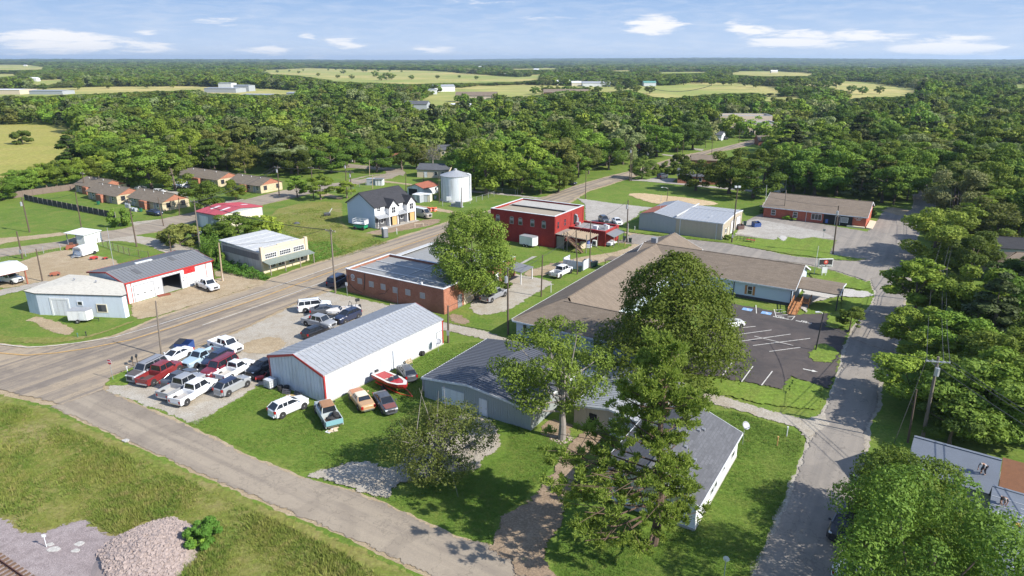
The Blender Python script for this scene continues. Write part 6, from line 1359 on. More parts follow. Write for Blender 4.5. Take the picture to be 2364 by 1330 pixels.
def bend(fwd=.6,low=.0):
    # stooping worker, feet at z=0, facing +y
    return {'pelvis':((0,0,.82-low),.12),'chest':((0,.36,1.08-low*1.2),.125),'neck':((0,.50,1.14-low*1.2),.055),'chin':((0,.57,1.13-low*1.2),.075),'head':((0,.66,1.14-low*1.2),.10),
     'shoL':((-.19,.40,1.08-low*1.2),.06),'elbL':((-.24,.48,.80-low),.045),'wriL':((-.16,.62,.60-low),.032),'palmL':((-.14,.66,.53-low),.034),
     'shoR':((.19,.40,1.08-low*1.2),.06),'elbR':((.25,.50,.82-low),.045),'wriR':((.14,.66,.62-low),.032),'palmR':((.12,.70,.55-low),.034),
     'hipL':((-.10,.0,.78-low),.10),'kneeL':((-.13,.16,.44-low*.4),.07),'ankL':((-.13,-.02,.08),.045),'toeL':((-.13,.16,.04),.04),
     'hipR':((.10,.0,.78-low),.10),'kneeR':((.15,.22,.44-low*.4),.07),'ankR':((.15,.08,.08),.045),'toeR':((.15,.26,.04),.04)}
def onroof(x,y,box,h,rise,axis_mid):
    k=rise/(axis_mid-box);return h+.1+k*(y-box)
M_=REROOF.r.matrix_basis
def rw(x,y,z): bpy.context.view_layer.update();v=REROOF.r.matrix_world@Vector((x,y,z));return tuple(v)
person('roofer in grey shirt and dark trousers stooping on the rear grey roof',rw(-.9,11.3,3.62),1.9,bend(),plain('grey_shirt',(.32,.32,.33),.9),plain('dark_trousers',(.03,.03,.04),.9),cap=plain('grey_cap',(.3,.29,.27),.8))
person('roofer in black shirt kneeling low at the left edge of the front roof',rw(.5,6.2,4.17),2.6,bend(low=.28),plain('black_shirt',(.02,.02,.022),.9),plain('tan_trousers',(.30,.20,.16),.9),cap=plain('grey_cap',(.3,.29,.27),.8))
for i,(x,y,l,mt) in enumerate(((1.9,4.3,'orange shingle bundle on the front roof',plain('bundle_orange',(.5,.27,.06),.7)),(3.9,6.4,'dark opened shingle bundle right on the front roof',BRD))):
    p=rw(x,y,2.85+.219*y);r=empty('shingle_bundle',p,.4,l,'bundle');m=MB();m.box(-.5,.5,-.17,.17,.0,.12);m.build('bundle',mt,r,bevel=.02);m=MB();m.box(-.1,.1,-.175,.175,-.001,.125);m.build('wrap',WHITED,r);r.rotation_euler=(.215,0,math.radians(-36))
# railway corner
o=PG('k',-20,1225);o1=PG('k',130,1330);d=Vector(o1)-Vector(o);r=empty('railway_track',(*o,0),math.atan2(d.y,d.x),'rusty railway track with wooden sleepers at the bottom left corner','railway')
m=MB()
for k in range(60): x=-18+k*.55;m.box(x-.11,x+.11,-2.0,.55,.06,.2)
m.build('sleepers',plain('sleeper_wood',(.16,.10,.065),.95,.35,3),r)
for y in (0,-1.44):
    m=MB();m.box(-18,15,y-.035,y+.035,.34,.38);m.box(-18,15,y-.01,y+.01,.22,.34);m.box(-18,15,y-.07,y+.07,.2,.22);m.build('rail',plain('rail_rust',(.11,.05,.035),.7),r)
# switch stand / small sign by track
r=empty('track_sign',(*PG('k',320,1140),0),.2,'slim white rod marker standing on the ballast','post');m=MB();m.tube((0,0,0),(0,0,1.3),.03);m.build('rod',WHITED,r);m=MB();m.box(-.15,.15,-.02,.02,1.1,1.35);m.build('plate',WHITED,r)
for i,(x,y,s) in enumerate(((370,1155,.5),(545,1118,.42),(345,1122,.3),(520,1165,.35),(860,410,.4))):
    m=MB();rr=random.Random(i);n=9;m.prism([(s*(.8+.4*rr.random())*math.cos(2*PI*k/n),s*.7*(.8+.4*rr.random())*math.sin(2*PI*k/n)) for k in range(n)],0,.1);q=m.build('flat_stone',PALEC);p=PG('k',x,y);q.location=(*p,.04);prop(q,['largest pale flat stone on the ballast','rounded pale flat stone right on the ballast','small pale flat stone next to the rod marker','pale flat stone nearest the gravel mound','pale flat stone at the south road edge'][i],'stone','flat pale stones')

for k,x,y,l,mt in (('a',890,440,'green cart bin at the second apartment block','g'),('a',1275,505,'green cart bin at the nearest apartment block','g'),('a',1680,262,'green bin beside the shaded apartment wall','g'),('u',2085,440,'white upright tank beside the flat topped shed','w')):
    c=copy_tree(c0);c.location=(*PG(k,x,y),0);c['label']=l;del c['group']
    for ch in c.children:
        if ch.name.startswith('bin'): ch.data=ch.data.copy();ch.data.materials[0]=plain('bin_bright_green',(.02,.16,.09),.5) if mt=='g' else WHITED
r=empty('air_conditioner',(*PG('a',1215,498),0),-.55,'grey air conditioner units on a slab by the nearest apartment block','air conditioner')
m=MB();m.box(-1.4,1.4,-.5,.5,0,.12);m.build('slab',PALEC,r)
for x in (-.8,.5): m=MB();m.box(x-.4,x+.4,-.4,.4,.121,.85);m.build('case',MET_BG,r,bevel=.03)
for k,x,y,s,l in (('b',500,300,1.,'rusty implement lying at the yard edge left of the cream roof'),('a',950,935,.6,'red gas cylinders on the ground by the tank trailer'),('a',850,935,.9,'red pump skid in front of the tank trailer')):
    r=empty('machinery',(*PG(k,x,y),0),.5,l,'machinery');m=MB();m.box(-.8*s,.8*s,-.35*s,.35*s,.15,.5*s+.1);m.build('frame',REDP if s<1 else RUST,r,bevel=.03);m=MB();m.tube((-.5*s,0,.5*s),(.5*s,0,.5*s+.1),.22*s);m.build('cylinder',REDP if s<1 else RUST,r)
    for xx in (-.5*s,.5*s): m=MB();m.tube((xx,-.4*s,.2),(xx,.4*s,.2),.2,.2,12);m.build('wheel',RUB,r)
# ---------------------------------------------------------------- poles, wires, fences
POLE={}
def pole(key,label,b,t,style='',h=None,rad=.14,mat=None,ang=None,arm=0,metal=False,group=None,name='utility_pole'):
    p=G(*b);H=h or HT(b[0],b[1],t[1]);v=(t[1]-665)/FO;tt=p[1]/(cp-v*sp);tx=tt*(t[0]-1182)/FO
    dx=max(-.5,min(.5,tx-p[0])) if h is None else 0
    r=empty(name,(*p,0),0,label,'lamp post' if 'lamp' in name else 'flagpole' if 'flag' in name else 'utility pole' if name=='utility_pole' else 'mast',group)
    mt=mat or (STEEL if metal else WOOD)
    m=MB();m.tube((0,0,-.1),(dx,0,H),rad,rad*.68,10);m.build('pole',mt,r)
    a=math.radians(ang if ang is not None else -32);M=Matrix.Translation((dx,0,0))@Rz(a)
    tips=[(dx,0,H-.2)]
    if 'T' in style:
        m=MB();m.box(-1.15,1.15,-.14,-.04,H-.55,H-.43,M)
        m.build('crossarm',WOODL if 'g' not in style else STEEL,r);m=MB()
        for x in (-1.05,-.5,.5,1.05): q=M@Vector((x,-.09,H-.43));m.tube(q,q+Vector((0,0,.16)),.05,.05,6)
        m.build('insulators',PORC,r);tips=[tuple(M@Vector((x,-.09,H-.25))) for x in (-1.05,.5,1.05)]
        m=MB();q0=M@Vector((-.7,-.09,H-.5));q1=M@Vector((.7,-.09,H-.5));c=Vector((dx,0,H-1.1));m.tube(q0,c,.025,.025,4);m.tube(q1,c,.025,.025,4);m.build('brace',GREYM,r)
    n=style.count('x')
    if n:
        m=MB()
        for i in range(n): q=M@Vector(((i-(n-1)/2)*.62,-.38 if n<2 else -.32,0));m.tube((q.x,q.y,H-1.9),(q.x,q.y,H-1.05),.24,.24,12);m.tube((q.x,q.y,H-1.05),(q.x,q.y,H-.85),.05,.05,6)
        m.build('transformer',STEEL,r)
    if 'L' in style:
        L=arm or 1.4;m=MB();q0=(dx,0,H-.3);q1=(dx-L,0,H+.05);m.path([q0,(dx-L*.5,0,H+.0),q1],[.04,.04,.035],6);m.build('lamp_arm',STEEL,r)
        m=MB();m.loft([[(dx-L-.45,-.12,H-.02),(dx-L-.45,.12,H-.02),(dx-L-.45,.12,H+.08),(dx-L-.45,-.12,H+.08)],[(dx-L+.1,-.14,H-.02),(dx-L+.1,.14,H-.02),(dx-L+.1,.14,H+.12),(dx-L+.1,-.14,H+.12)]]);m.build('lamp_head',WHITED,r,fix=True)
    if 'F' in style:
        m=MB();m.box(-.5,.5,-.05,.05,H-.1,H);m.box(-.6,-.15,-.3,.1,H+.0,H+.35);m.box(.15,.6,-.3,.1,H,H+.35);m.build('floodlights',WHITED,r)
    if 'm' in style: m=MB();m.box(-.17,.17,-.3,-.1,1.2,1.9);m.build('meter_box',GREYM,r);
    if 'c' in style: m=MB();m.tube((.16,-.02,0),(.16,-.02,H*.45),.045);m.build('conduit',WHITED,r)
    POLE[key]=[(p[0]+x,p[1]+y,z) for x,y,z in tips];return r
D=[('p1','weathered wooden pole at the street curve beside the white sedan',(373,822),(360,695),''),
('p2','tall wooden pole with pale crossarm and lamp at the brick building corner',(774.6,676.7),(763,527),'T'),
('p3','leaning wooden pole with small transformer on the far left grass',(68.5,536.4),(49.8,455.9),'x'),
('p4','dark wooden pole in front of the board fence, left of the engine shed',(190.4,540),(173.8,443),''),
('p5','dark pole with three transformers nearest the apartments',(315.7,569.6),(295.3,458.4),'Txxx'),
('p6','bare wooden pole on the verge by the navy car',(377.9,522.3),(364.3,455.9),''),
('p7','wooden pole with crossarm between shop and vine covered wall',(464,588.8),(447.4,461),'T'),
('p8','dark pole at the yard fence behind the left carport',(52.4,597.8),(38,533.8),'m'),
('p9','dark pole standing in the yard behind the cream roof',(98.4,650),(83,574.7),''),
('p10','pale pole with white guard at the street side of the stucco shop',(513.8,648.9),(504.9,560.7),'c'),
('p11','short bare stub pole behind the workshop roof',(395,580),(388.6,541.5),''),
('p12','thin pole at the gable of the nearest apartment block',(414,498),(413,457),''),
('p13','pole with crossarm rising before the dark apartment roof',(195.6,444),(190.5,397),'T'),
('p14','pole with transformer at the far pasture edge',(248,381),(238,352),'x'),
('p15','dark pole on the grass between leafy tree and white pickup',(1249.4,685),(1252.5,589),''),
('p16','pole with transformer at the right side of the big leafy tree',(1173,772),(1172,621),'x'),
('p17','dark pole beside the bin screen',(1333,633.4),(1330,530),''),
('p18','dark pole with small top bar right of the bin screen',(1361.5,619),(1363.6,510.7),''),
('p19','pole with white conduit among wheelie bins near the annex',(1446.7,560),(1450.3,461.4),'xc'),
('p20','dark pole at the bend of the main street on the lawn',(1351.6,459),(1353,395),''),
('p22','dark pole with transformer at the lawn corner by the forecourt',(1922.8,586.4),(1936.3,475),'x'),
('p28','dark pole at the end of the long white building',(1034.9,791.4),(1034.3,705.7),'m'),
('p33','white topped pole with crossarm before the lone apartment block',(644.6,452.9),(640,382.6),'Tx'),
('p34','dark pole with crossarm by the two young street trees',(724,458),(718,384),'T'),
('p35','pole with clustered equipment behind the vacant lot',(810.7,449),(809,394),'Tx'),
('p36','dark pole left of the pole with clustered equipment',(798.7,418),(797.5,375),'x'),
('p37','bare pale pole behind the duplex ridge',(860,436),(859.6,403),''),
('p38','pale pole with light box at the street junction behind the duplex',(853,407),(852.7,370),''),
('p39','dark pole between duplex roof and barn',(936.9,442.9),(936.9,398.4),''),
('p40','dark pole in front of the rusty barn roof',(978.8,440.7),(978,404.8),''),
('p41','dark pole touching the left side of the white tank',(1014,469),(1013,407),''),
('p42','dark pole before the tank by the pump cabinet',(1064.8,479.9),(1065.5,433),''),
('p43','dark pole by the pale brick house in the trees',(1041.6,372),(1039.5,328.6),''),
('p44','left pole of the pair on the main street corner',(1453.3,418.6),(1457.6,339),'x'),
('p44b','right pole of the pair on the main street corner',(1457.5,418.4),(1459.8,345),''),
('p45','dark pole on the lawn beside the upper main street',(1563.5,367.7),(1565,335.7),''),
('p46','tall dark pole before the shaded trees up the street',(1575.8,354.6),(1579,313),''),
('p47','pole at the lawn edge across the upper street',(1643,358),(1644.7,325),''),
('p48','pole in front of the white porch house',(1628.6,341.6),(1630,311),''),
('p49','pole near the tan brick school',(1706,329.8),(1707.5,296.6),''),
('p50','pole with white transformer behind the white van',(1800,432.8),(1808,379.5),'x'),
('p24','slim brown pole at the shrub bed of the brick office',(1808.5,503.7),(1815.4,439),'')]
for k,l,b,t,s in D: pole(k,l,b,t,s,rad=.16 if s else .13,mat=WOODL if k in('p10','p37','p38') else plain('grey_pole_wood',(.20,.165,.13),.9,.25,3) if k in ('p1','p2','p7','p24') else None)
pole('p29','tall grey pole with wide crossarm and dark transformer among right hand trees',(2128.7,1017),(2166.6,824),'Tgx',rad=.19,mat=plain('grey_pole_wood',(.20,.165,.13)),ang=-12)
pole('p29b','slimmer leaning service pole left of the tall grey pole',(2095.5,1022),(2116,899),'',rad=.12)
pole('p30','yellowish pole with crossarm rising from trees on the right street side',(2160,700),(2168.8,614),'T',rad=.17,mat=WOODL,ang=-5)
pole('p31','pole with crossarm above the right trees, second from the far end',(2190,560),(2204,488),'T',rad=.17,mat=plain('grey_pole_wood',(.20,.165,.13)),ang=-5)
pole('p32','farthest pole with double crossarm above the right trees',(2196,470),(2216,375),'Txx',rad=.18,mat=plain('grey_pole_wood',(.20,.165,.13)),ang=-5)
pole('p27','dark street lamp on the small grass island of the car park',(1882.4,810),(1902,721),'L',rad=.10,mat=BLK,name='lamp_post',arm=.7)
pole('p26','street lamp with long arm over the sand patch lawn',(1539.4,464.6),(1543,433),'L',rad=.1,mat=WOOD,name='lamp_post',arm=1.6)
pole('p21','tall dark post with white floodlights in front of the warehouse',(1689,561),(1703,433),'Fm',rad=.17,mat=WOOD,name='lamp_post')
pole('p51','curved street lamp behind the brick office roof',(1813,448),(1815.8,409),'L',rad=.1,metal=True,name='lamp_post',arm=-1.)
pole('p52','street lamp over a bright lawn far right among trees',(1973,352),(1973,333),'L',rad=.1,metal=True,name='lamp_post',arm=1.2)
pole('f1','bare white flagpole beside the hall sign',(1879,634.5),(1890,568),'',rad=.05,mat=WHITE,name='flagpole')
pole('f2','white flagpole before the brick office',(1765.8,496),(1770,427),'',rad=.05,mat=WHITE,name='flagpole')
pole('an','thin lattice radio mast behind the wedge shaped building',(271,659),(247,526),'',rad=.05,metal=True,name='radio_mast')
def wire(label,a,b,sag=.8,ia=None,ib=None,r_=.028):
    A=POLE[a] if isinstance(a,str) else a;Bq=POLE[b] if isinstance(b,str) else b
    n=max(len(A),len(Bq)) if min(len(A),len(Bq))>1 else 1
    m=MB()
    for i in range(n):
        p=Vector(A[min(i,len(A)-1)]);q=Vector(Bq[min(i,len(Bq)-1)]);K=12;pts=[]
        for k in range(K+1): t=k/K;v=p.lerp(q,t);v.z-=sag*4*t*(1-t);pts.append(v)
        m.path(pts,[r_]*(K+1),4)
    o=m.build('power_line',WIREM);return prop(o,label,'power line')
for l,a,b,s in (('overhead wires from the brick corner pole to the vine wall pole','p2','p7',1.),('overhead wires from the vine wall pole to the three transformer pole','p7','p5',.8),('wires from the three transformer pole to the pole by the board fence','p5','p4',.8),('wires from the board fence pole to the leaning left pole','p4','p3',.8),
 ('wire from the brick corner pole across the main street to the shop pole','p2','p10',.9),('wires from the lone apartment pole to the young tree pole','p33','p34',.5),('wires from the young tree pole to the clustered equipment pole','p34','p35',.5),('wires from the clustered equipment pole to the junction pole','p35','p38',.5),('wire from the shop pole to the stub pole','p10','p11',.5),
 ('wires along the right street from the farthest pole to the next','p32','p31',.8),('wires along the right street between second and yellowish pole','p31','p30',.8),('long wires from yellowish pole down to the tall grey pole','p30','p29',1.1),('wire from the transformer pole by the leafy tree to the next pole up the lane','p16','p15',.5),('wire from the lane pole to the bin screen pole','p15','p17',.5),('wire from the bin screen pole to the small top bar pole','p17','p18',.2),('wire from the small top bar pole to the wheelie bin pole','p18','p19',.4),
 ('wire from the long building end pole to the transformer pole','p28','p16',.4),('wire from the lone apartment pole toward the vine wall pole','p33','p7',1.),('wire from floodlight post to forecourt corner pole','p21','p22',.6),('wire from the main street bend pole to the corner pair','p20','p44',.6)):
    wire(l,a,b,s)
q=POLE['p29'];wire('wires from the tall grey pole out past the bottom right tree','p29',[(x+4,y-40,z+1) for x,y,z in q],1.);wire('service wires from the tall grey pole across the street to the lamp','p29',[(Vector(G(1882,810)).x,Vector(G(1882,810)).y,4.5)],.8)
wire('guy wire from the tall grey pole to the ground',[q[0]],[(q[0][0]-2.6,q[0][1]-1.5,.1)],0,r_=.028)
wire('long pale bundle of wires above the trees behind the duplex','p38',[(POLE['p38'][0][0]+32,POLE['p38'][0][1]+40,7.5)],.4,r_=.05)
p=G(1440,236);wire('sagging cable bundle strung high over the distant wood',[(p[0]+15,p[1],15)],[(p[0]+80,p[1],15.)],5.5,r_=.28)
q=POLE['p18'][0];wire('guy wire slanting from the small top bar pole to the gravel lane',[(q[0],q[1],5)],[(*PG('g',1460,815),.1)],0,r_=.028)
# board fence
def fence(label,pts,h,mat,sp_,pw_=.0,mode='board',postm=None,rails=(.3,.8)):
    p0=G(*pts[0]);r=empty('fence',(*p0,0),0,label,'fence')
    for i in range(len(pts)-1):
        a=Vector(G(*pts[i]))-Vector(p0);b_=Vector(G(*pts[i+1]))-Vector(p0);L=(b_-a).length;an=math.atan2((b_-a).y,(b_-a).x);M=Matrix.Translation((a.x,a.y,0))@Rz(an)
        m=MB();rr=random.Random(i)
        if mode=='board':
            n=int(L/.16)
            for k in range(n): x=k*L/n;m.box(x+.005,x+L/n-.008,-.01,.012,.04,h+rr.uniform(-.05,.05),M)
        elif mode=='wire':
            for z in rails: m.box(0,L,-.012,.012,z*h,z*h+.03,M)
            n=int(L/.45)
            for k in range(n): x=k*L/n;m.box(x,x+.012,-.006,.006,.05,h*.98,M)
        m.build('panel',mat,r)
        n=max(1,int(L/sp_))
        m=MB()
        for k in range(n+1): x=k*L/n;m.box(x-.05,x+.05,-.10,-.012,0,h+.08,M)
        q=m.build('posts',postm or mat,r)
    return r
FD=plain('dark_fence_board',(.065,.06,.06),.9,.3,2)
fence('long dark board fence with pale posts along the apartment lawn',[(58,462),(90,470),(268,505)],1.7,FD,2.4,postm=plain('pale_fence_post',(.30,.27,.24),.9))
fence('weathered brown board fence at the back of the apartment lawn',[(30,458),(100,448),(182,437)],1.8,plain('brown_fence_board',(.20,.15,.12),.9,.3,2),2.4)
fence('low chain link fence along the lane behind the workshop',[(228,566),(300,590),(345,598)],1.5,GREYM,2.,mode='wire',rails=(.05,.95),postm=WOOD)
fence('chain link fence along the street by the left yard',[(0,600),(60,592),(140,578)],1.4,GREYM,3.,mode='wire',rails=(.95,))
fence('thin wire fence on the lawn between tank and red building',[(1022,476),(1085,470),(1140,453)],1.4,STEEL,2.6,mode='wire',rails=(.95,))
fence('white rail fence along the lane right of the tank',[(1085,437),(1130,440),(1190,447)],1.1,WHITED,4.,mode='wire',rails=(.9,))
fence('chain link fence behind the vacant lot near the small hut',[(745,445),(800,440),(858,425)],1.3,GREYM,3.,mode='wire',rails=(.95,))
# ---------------------------------------------------------------- vegetation
def leafmat(name,a,b,trans=.28):
    m,nt=NT(name);oi=nt.nodes.new('ShaderNodeObjectInfo');o=coord(nt)
    n=noise(nt,o,.55,3,.6);c=mixc(nt,ramp(nt,n,[(.35,0),(.65,1)]),a,b)
    hs=nt.nodes.new('ShaderNodeHueSaturation');nt.links.new(c,hs.inputs['Color'])
    mr=nt.nodes.new('ShaderNodeMapRange');mr.inputs[3].default_value=.75;mr.inputs[4].default_value=1.5;nt.links.new(oi.outputs['Random'],mr.inputs[0]);nt.links.new(mr.outputs[0],hs.inputs['Value'])
    m2=nt.nodes.new('ShaderNodeMapRange');m2.inputs[3].default_value=.472;m2.inputs[4].default_value=.518
    mu=nt.nodes.new('ShaderNodeMath');mu.operation='MULTIPLY';mu.inputs[1].default_value=7.13;fr=nt.nodes.new('ShaderNodeMath');fr.operation='FRACT';nt.links.new(oi.outputs['Random'],mu.inputs[0]);nt.links.new(mu.outputs[0],fr.inputs[0]);nt.links.new(fr.outputs[0],m2.inputs[0]);nt.links.new(m2.outputs[0],hs.inputs['Hue'])
    d=nt.nodes.new('ShaderNodeBsdfPrincipled');d.inputs['Roughness'].default_value=.6;d.inputs['Specular IOR Level'].default_value=.12
    t=nt.nodes.new('ShaderNodeBsdfTranslucent');mx=nt.nodes.new('ShaderNodeMixShader');mx.inputs[0].default_value=trans;ou=nt.nodes.new('ShaderNodeOutputMaterial')
    nt.links.new(hs.outputs[0],d.inputs['Base Color']);tc=mixc(nt,.5,hs.outputs[0],(.20,.30,.03));nt.links.new(tc,t.inputs[0])
    nt.links.new(d.outputs[0],mx.inputs[1]);nt.links.new(t.outputs[0],mx.inputs[2]);nt.links.new(mx.outputs[0],ou.inputs[0]);return m
LF={'mid':leafmat('leaves_mid_green',(.105,.17,.026),(.165,.235,.038)),'bright':leafmat('leaves_bright_green',(.135,.215,.028),(.21,.295,.042)),'dark':leafmat('leaves_dark_green',(.068,.115,.022),(.11,.16,.03)),
 'olive':leafmat('leaves_olive_green',(.115,.145,.034),(.165,.19,.048)),'pine':leafmat('pine_needles',(.21,.26,.05),(.31,.35,.07),.5),'cedar':leafmat('cedar_sprays',(.045,.060,.022),(.075,.095,.030),.1),'pale':leafmat('leaves_pale_grey_green',(.15,.18,.07),(.21,.24,.10)),'ivy':leafmat('ivy_leaves',(.075,.17,.025),(.12,.24,.04))}
BARK=plain('tree_bark',(.16,.125,.095),.95,.3,3,0,0,.4);BARKG=plain('grey_bark',(.27,.24,.21),.95,.25,3,0,0,.3);BARKP=plain('pine_bark',(.13,.085,.06),.95,.3,3,0,0,.4)
def quads_mesh(name,P0,N,SZ,rng,asp=.6,mat=None):
    """many small leaf clumps: centre, normal, size -> rhombic faces"""
    n=len(P0);N=N/np.linalg.norm(N,axis=1,keepdims=True)
    r=rng.normal(size=(n,3));U=np.cross(N,r);U/=np.linalg.norm(U,axis=1,keepdims=True)+1e-9;Wv=np.cross(N,U)
    s=SZ[:,None];V=np.empty((n,4,3));V[:,0]=P0-U*s;V[:,1]=P0-Wv*s*asp+U*s*.15;V[:,2]=P0+U*s+N*s*.15;V[:,3]=P0+Wv*s*asp+U*s*.15
    me=bpy.data.meshes.new(name);me.vertices.add(4*n);me.vertices.foreach_set('co',V.reshape(-1).astype(np.float32));me.loops.add(4*n);me.loops.foreach_set('vertex_index',np.arange(4*n,dtype=np.int32));me.polygons.add(n);me.polygons.foreach_set('loop_start',np.arange(0,4*n,4,dtype=np.int32));me.update(calc_edges=True)
    if mat: me.materials.append(mat)
    return me
def crown_data(rng,R,z0,z1,nb,nl,ls,shape='round',flat=.72,bf=.85):
    """blobs of foliage spread unevenly through the crown, leaf clumps over each blob"""
    H=(z1-z0);C_=[];r_=[];a0_=rng.uniform(0,6)
    for i in range(nb*8):
        if len(C_)>=nb: break
        t=rng.uniform(0,1)
        if shape=='round': prof=math.sqrt(max(.02,1-(2*t-.95)**2))
        elif shape=='cone': prof=max(.08,(1-t)**.75*(.35+.65*min(1,t/.12)))
        elif shape=='cone2': prof=(1-t)**.62*(.72+.28*min(1,t/.2))*(.9+.16*math.sin(t*9+a0_))
        elif shape=='spread': prof=.55+.45*math.sin(PI*min(1,t*1.1))
        elif shape=='tall': prof=.45+.55*math.sin(PI*min(1,t*.95+.08))
        a=rng.uniform(0,2*PI);rad=R*prof*math.sqrt(rng.uniform(.18,1));br=R*rng.uniform(.17,.34)*(.7+.5*prof)*bf
        rad=max(0,min(rad,R*prof-br*.45))
        C_.append((rad*math.cos(a),rad*math.sin(a),z0+H*(.06+.9*t)));r_.append(br)
    C_=np.array(C_);r_=np.array(r_);C_[:,2]=np.minimum(C_[:,2],z1-r_*flat*.8)
    w=r_**2/np.sum(r_**2);k=rng.choice(len(C_),size=int(nl*1.5),p=w);d=rng.normal(size=(len(k),3));d[:,2]+=.25;d/=np.linalg.norm(d,axis=1,keepdims=True)
    # lumpy radius for leafy sprays
    ph=rng.uniform(0,6,3);lump=1+.16*np.sin(d[:,0]*7+ph[0]+k)*np.sin(d[:,1]*6+ph[1])+.1*np.sin(d[:,2]*9+k*1.7)
    rr=r_[k]*lump*rng.uniform(.80,1.08,len(k));Pp=C_[k]+d*rr[:,None]*np.array([1,1,flat])
    keep=np.ones(len(k),bool)
    for j in range(len(C_)):
        q=(Pp-C_[j])/np.array([1,1,flat]);keep&=(np.einsum('ij,ij->i',q,q)>(r_[j]*.66)**2)
    Pp=Pp[keep][:nl];dd=d[keep][:nl]
    Nn=dd+rng.normal(size=dd.shape)*.55;Nn[:,2]+=.25;sz=ls*rng.uniform(.55,1.25,len(Pp));return Pp,Nn,sz,C_,r_
def trunk_mesh(name,rng,z0,z1,R,C_,r0,mat,limbs=7,kink=.3):
    m=MB();top=z0+(z1-z0)*.55;pts=[Vector((0,0,-.2)),Vector((rng.uniform(-.1,.1),rng.uniform(-.1,.1),z0*.55)),Vector((rng.uniform(-.3,.3)*kink*2,rng.uniform(-.3,.3)*kink*2,z0)),Vector((rng.uniform(-.5,.5)*kink*2,rng.uniform(-.5,.5)*kink*2,top))]
    m.path(pts,[r0*1.25,r0,r0*.8,r0*.38],9);idx=rng.permutation(len(C_))[:limbs]
    for i in idx:
        c=Vector(C_[i]);s=pts[2].lerp(pts[3],float(rng.uniform(0,.8)));mid=s.lerp(c,.5)+Vector((0,0,-.06*R));m.path([s,mid,c],[r0*.36,r0*.22,r0*.08],6)
    o=m.v,m.f;me=bpy.data.meshes.new(name);me.from_pydata(m.v,[],m.f);me.materials.append(mat);me.update();return me
VAR={}
def variant(key,R,z0,z1,nb,nl,ls,shape,r0,bark=None,seed=0,flat=.72,limbs=7):
    rng=np.random.default_rng(seed);Pp,Nn,sz,C_,r_=crown_data(rng,R,z0,z1,nb,nl,ls,shape,flat)
    VAR[key]=(quads_mesh('crown',Pp,Nn,sz,rng,mat=LF['mid']),trunk_mesh('trunk',rng,z0,z1,R,C_,r0,bark or BARK,limbs),R,z1)
for i in range(5): variant('b%d'%i,5.,1.6,11.,30,12000,.21,'round' if i%2==0 else 'spread',.30,seed=20+i)
for i in range(2): variant('t%d'%i,4.,2.2,12.,26,8500,.23,'tall',.26,seed=40+i)
variant('c0',3.2,.8,12,44,9000,.22,'cone',.25,seed=50,flat=.5)
for i in range(2): variant('s%d'%i,3.,.15,3.6,18,6000,.19,'spread',.10,seed=60+i)
TREES=[];_cnt={}
def tree(var,p,h,R,leaf,label,cat='tree',name='tree',group=None,rz=None,rnd=None):
    cm,tm,R0,h0=VAR[var]
    r=empty(name,(p[0],p[1],0),rz if rz is not None else random.uniform(0,6.28),label,cat,group);s=R/R0;r.scale=(s,s*random.uniform(.9,1.1),h/h0)
    c=link('crown',cm,None,r);c.material_slots[0].link='OBJECT';c.material_slots[0].material=LF[leaf]
    link('trunk',tm,None,r);TREES.append((p[0],p[1],R));return r
# --- four large trees in the foreground, each with its own crown
def bigtree(label,p,h,R,z0,nb,nl,ls,leaf,shape,r0,seed,bark=None,name='tree',bare=0,flat=.72,off=(0,0),limbs=12,bf=1.):
    rng=np.random.default_rng(seed);Pp,Nn,sz,C_,r_=crown_data(rng,R,z0,h,nb,nl,ls,shape,flat,bf)
    Pp[:,0]+=off[0];Pp[:,1]+=off[1];C_=C_+np.array([off[0],off[1],0])
    r=empty(name,(*p,0),0,label,'tree');link('crown',quads_mesh('crown',Pp,Nn,sz,rng,mat=LF[leaf]),None,r);link('trunk',trunk_mesh('trunk',rng,z0,h,R,C_,r0,bark or BARK,limbs),None,r)
    if bare:
        m=MB()
        for i in range(bare):
            c=Vector(C_[rng.integers(len(C_))]);
            if c.z<h*.42: continue
            a=c*.6+Vector((0,0,h*.1));
            for q in range(4):
                e=c+Vector(rng.normal(size=3))*R*.28;e.z=max(.4,e.z+.2);m.path([a,c.lerp(a,.4)+Vector(rng.normal(size=3))*.2,e],[.07,.045,.012],5)
        m.build('bare_twigs',BARKG,r)
    TREES.append((p[0],p[1],R*.4));return r
bigtree('tall dense leafy tree behind the brown brick building, shading its flat roof',G(1092,692),14.6,6.2,1.6,80,42000,.165,'mid','tall',.42,101,off=(0,0))
bigtree('huge dark leafy tree over the car park side of the hall',(19.4,76.5),16.2,9.9,1.2,120,64000,.18,'mid','cone2',.5,102,bf=1.05)
bigtree('open crowned leafy tree with thick pale trunk before the grey garage',G(1297,1013),12.4,5.9,3.2,44,18000,.14,'mid','spread',.36,103,BARKG,off=(-1.3,1.6),limbs=24,bf=.75)
bigtree('low wide bushy tree with many bare grey twigs on the front lawn',G(1012,1108),7.6,4.8,.9,50,18000,.11,'olive','round',.24,104,BARKG,bare=26,limbs=20)
bigtree('large spreading maple like tree filling the bottom right corner',(28.3,38.0),10.8,7.2,.9,80,50000,.12,'mid','spread',.4,105,flat=.95,bf=.68)
bigtree('darker leafy tree behind the bottom right tree, reaching the roofers',(32.4,47.5),7.6,4.3,.9,54,24000,.125,'mid','round',.3,106)
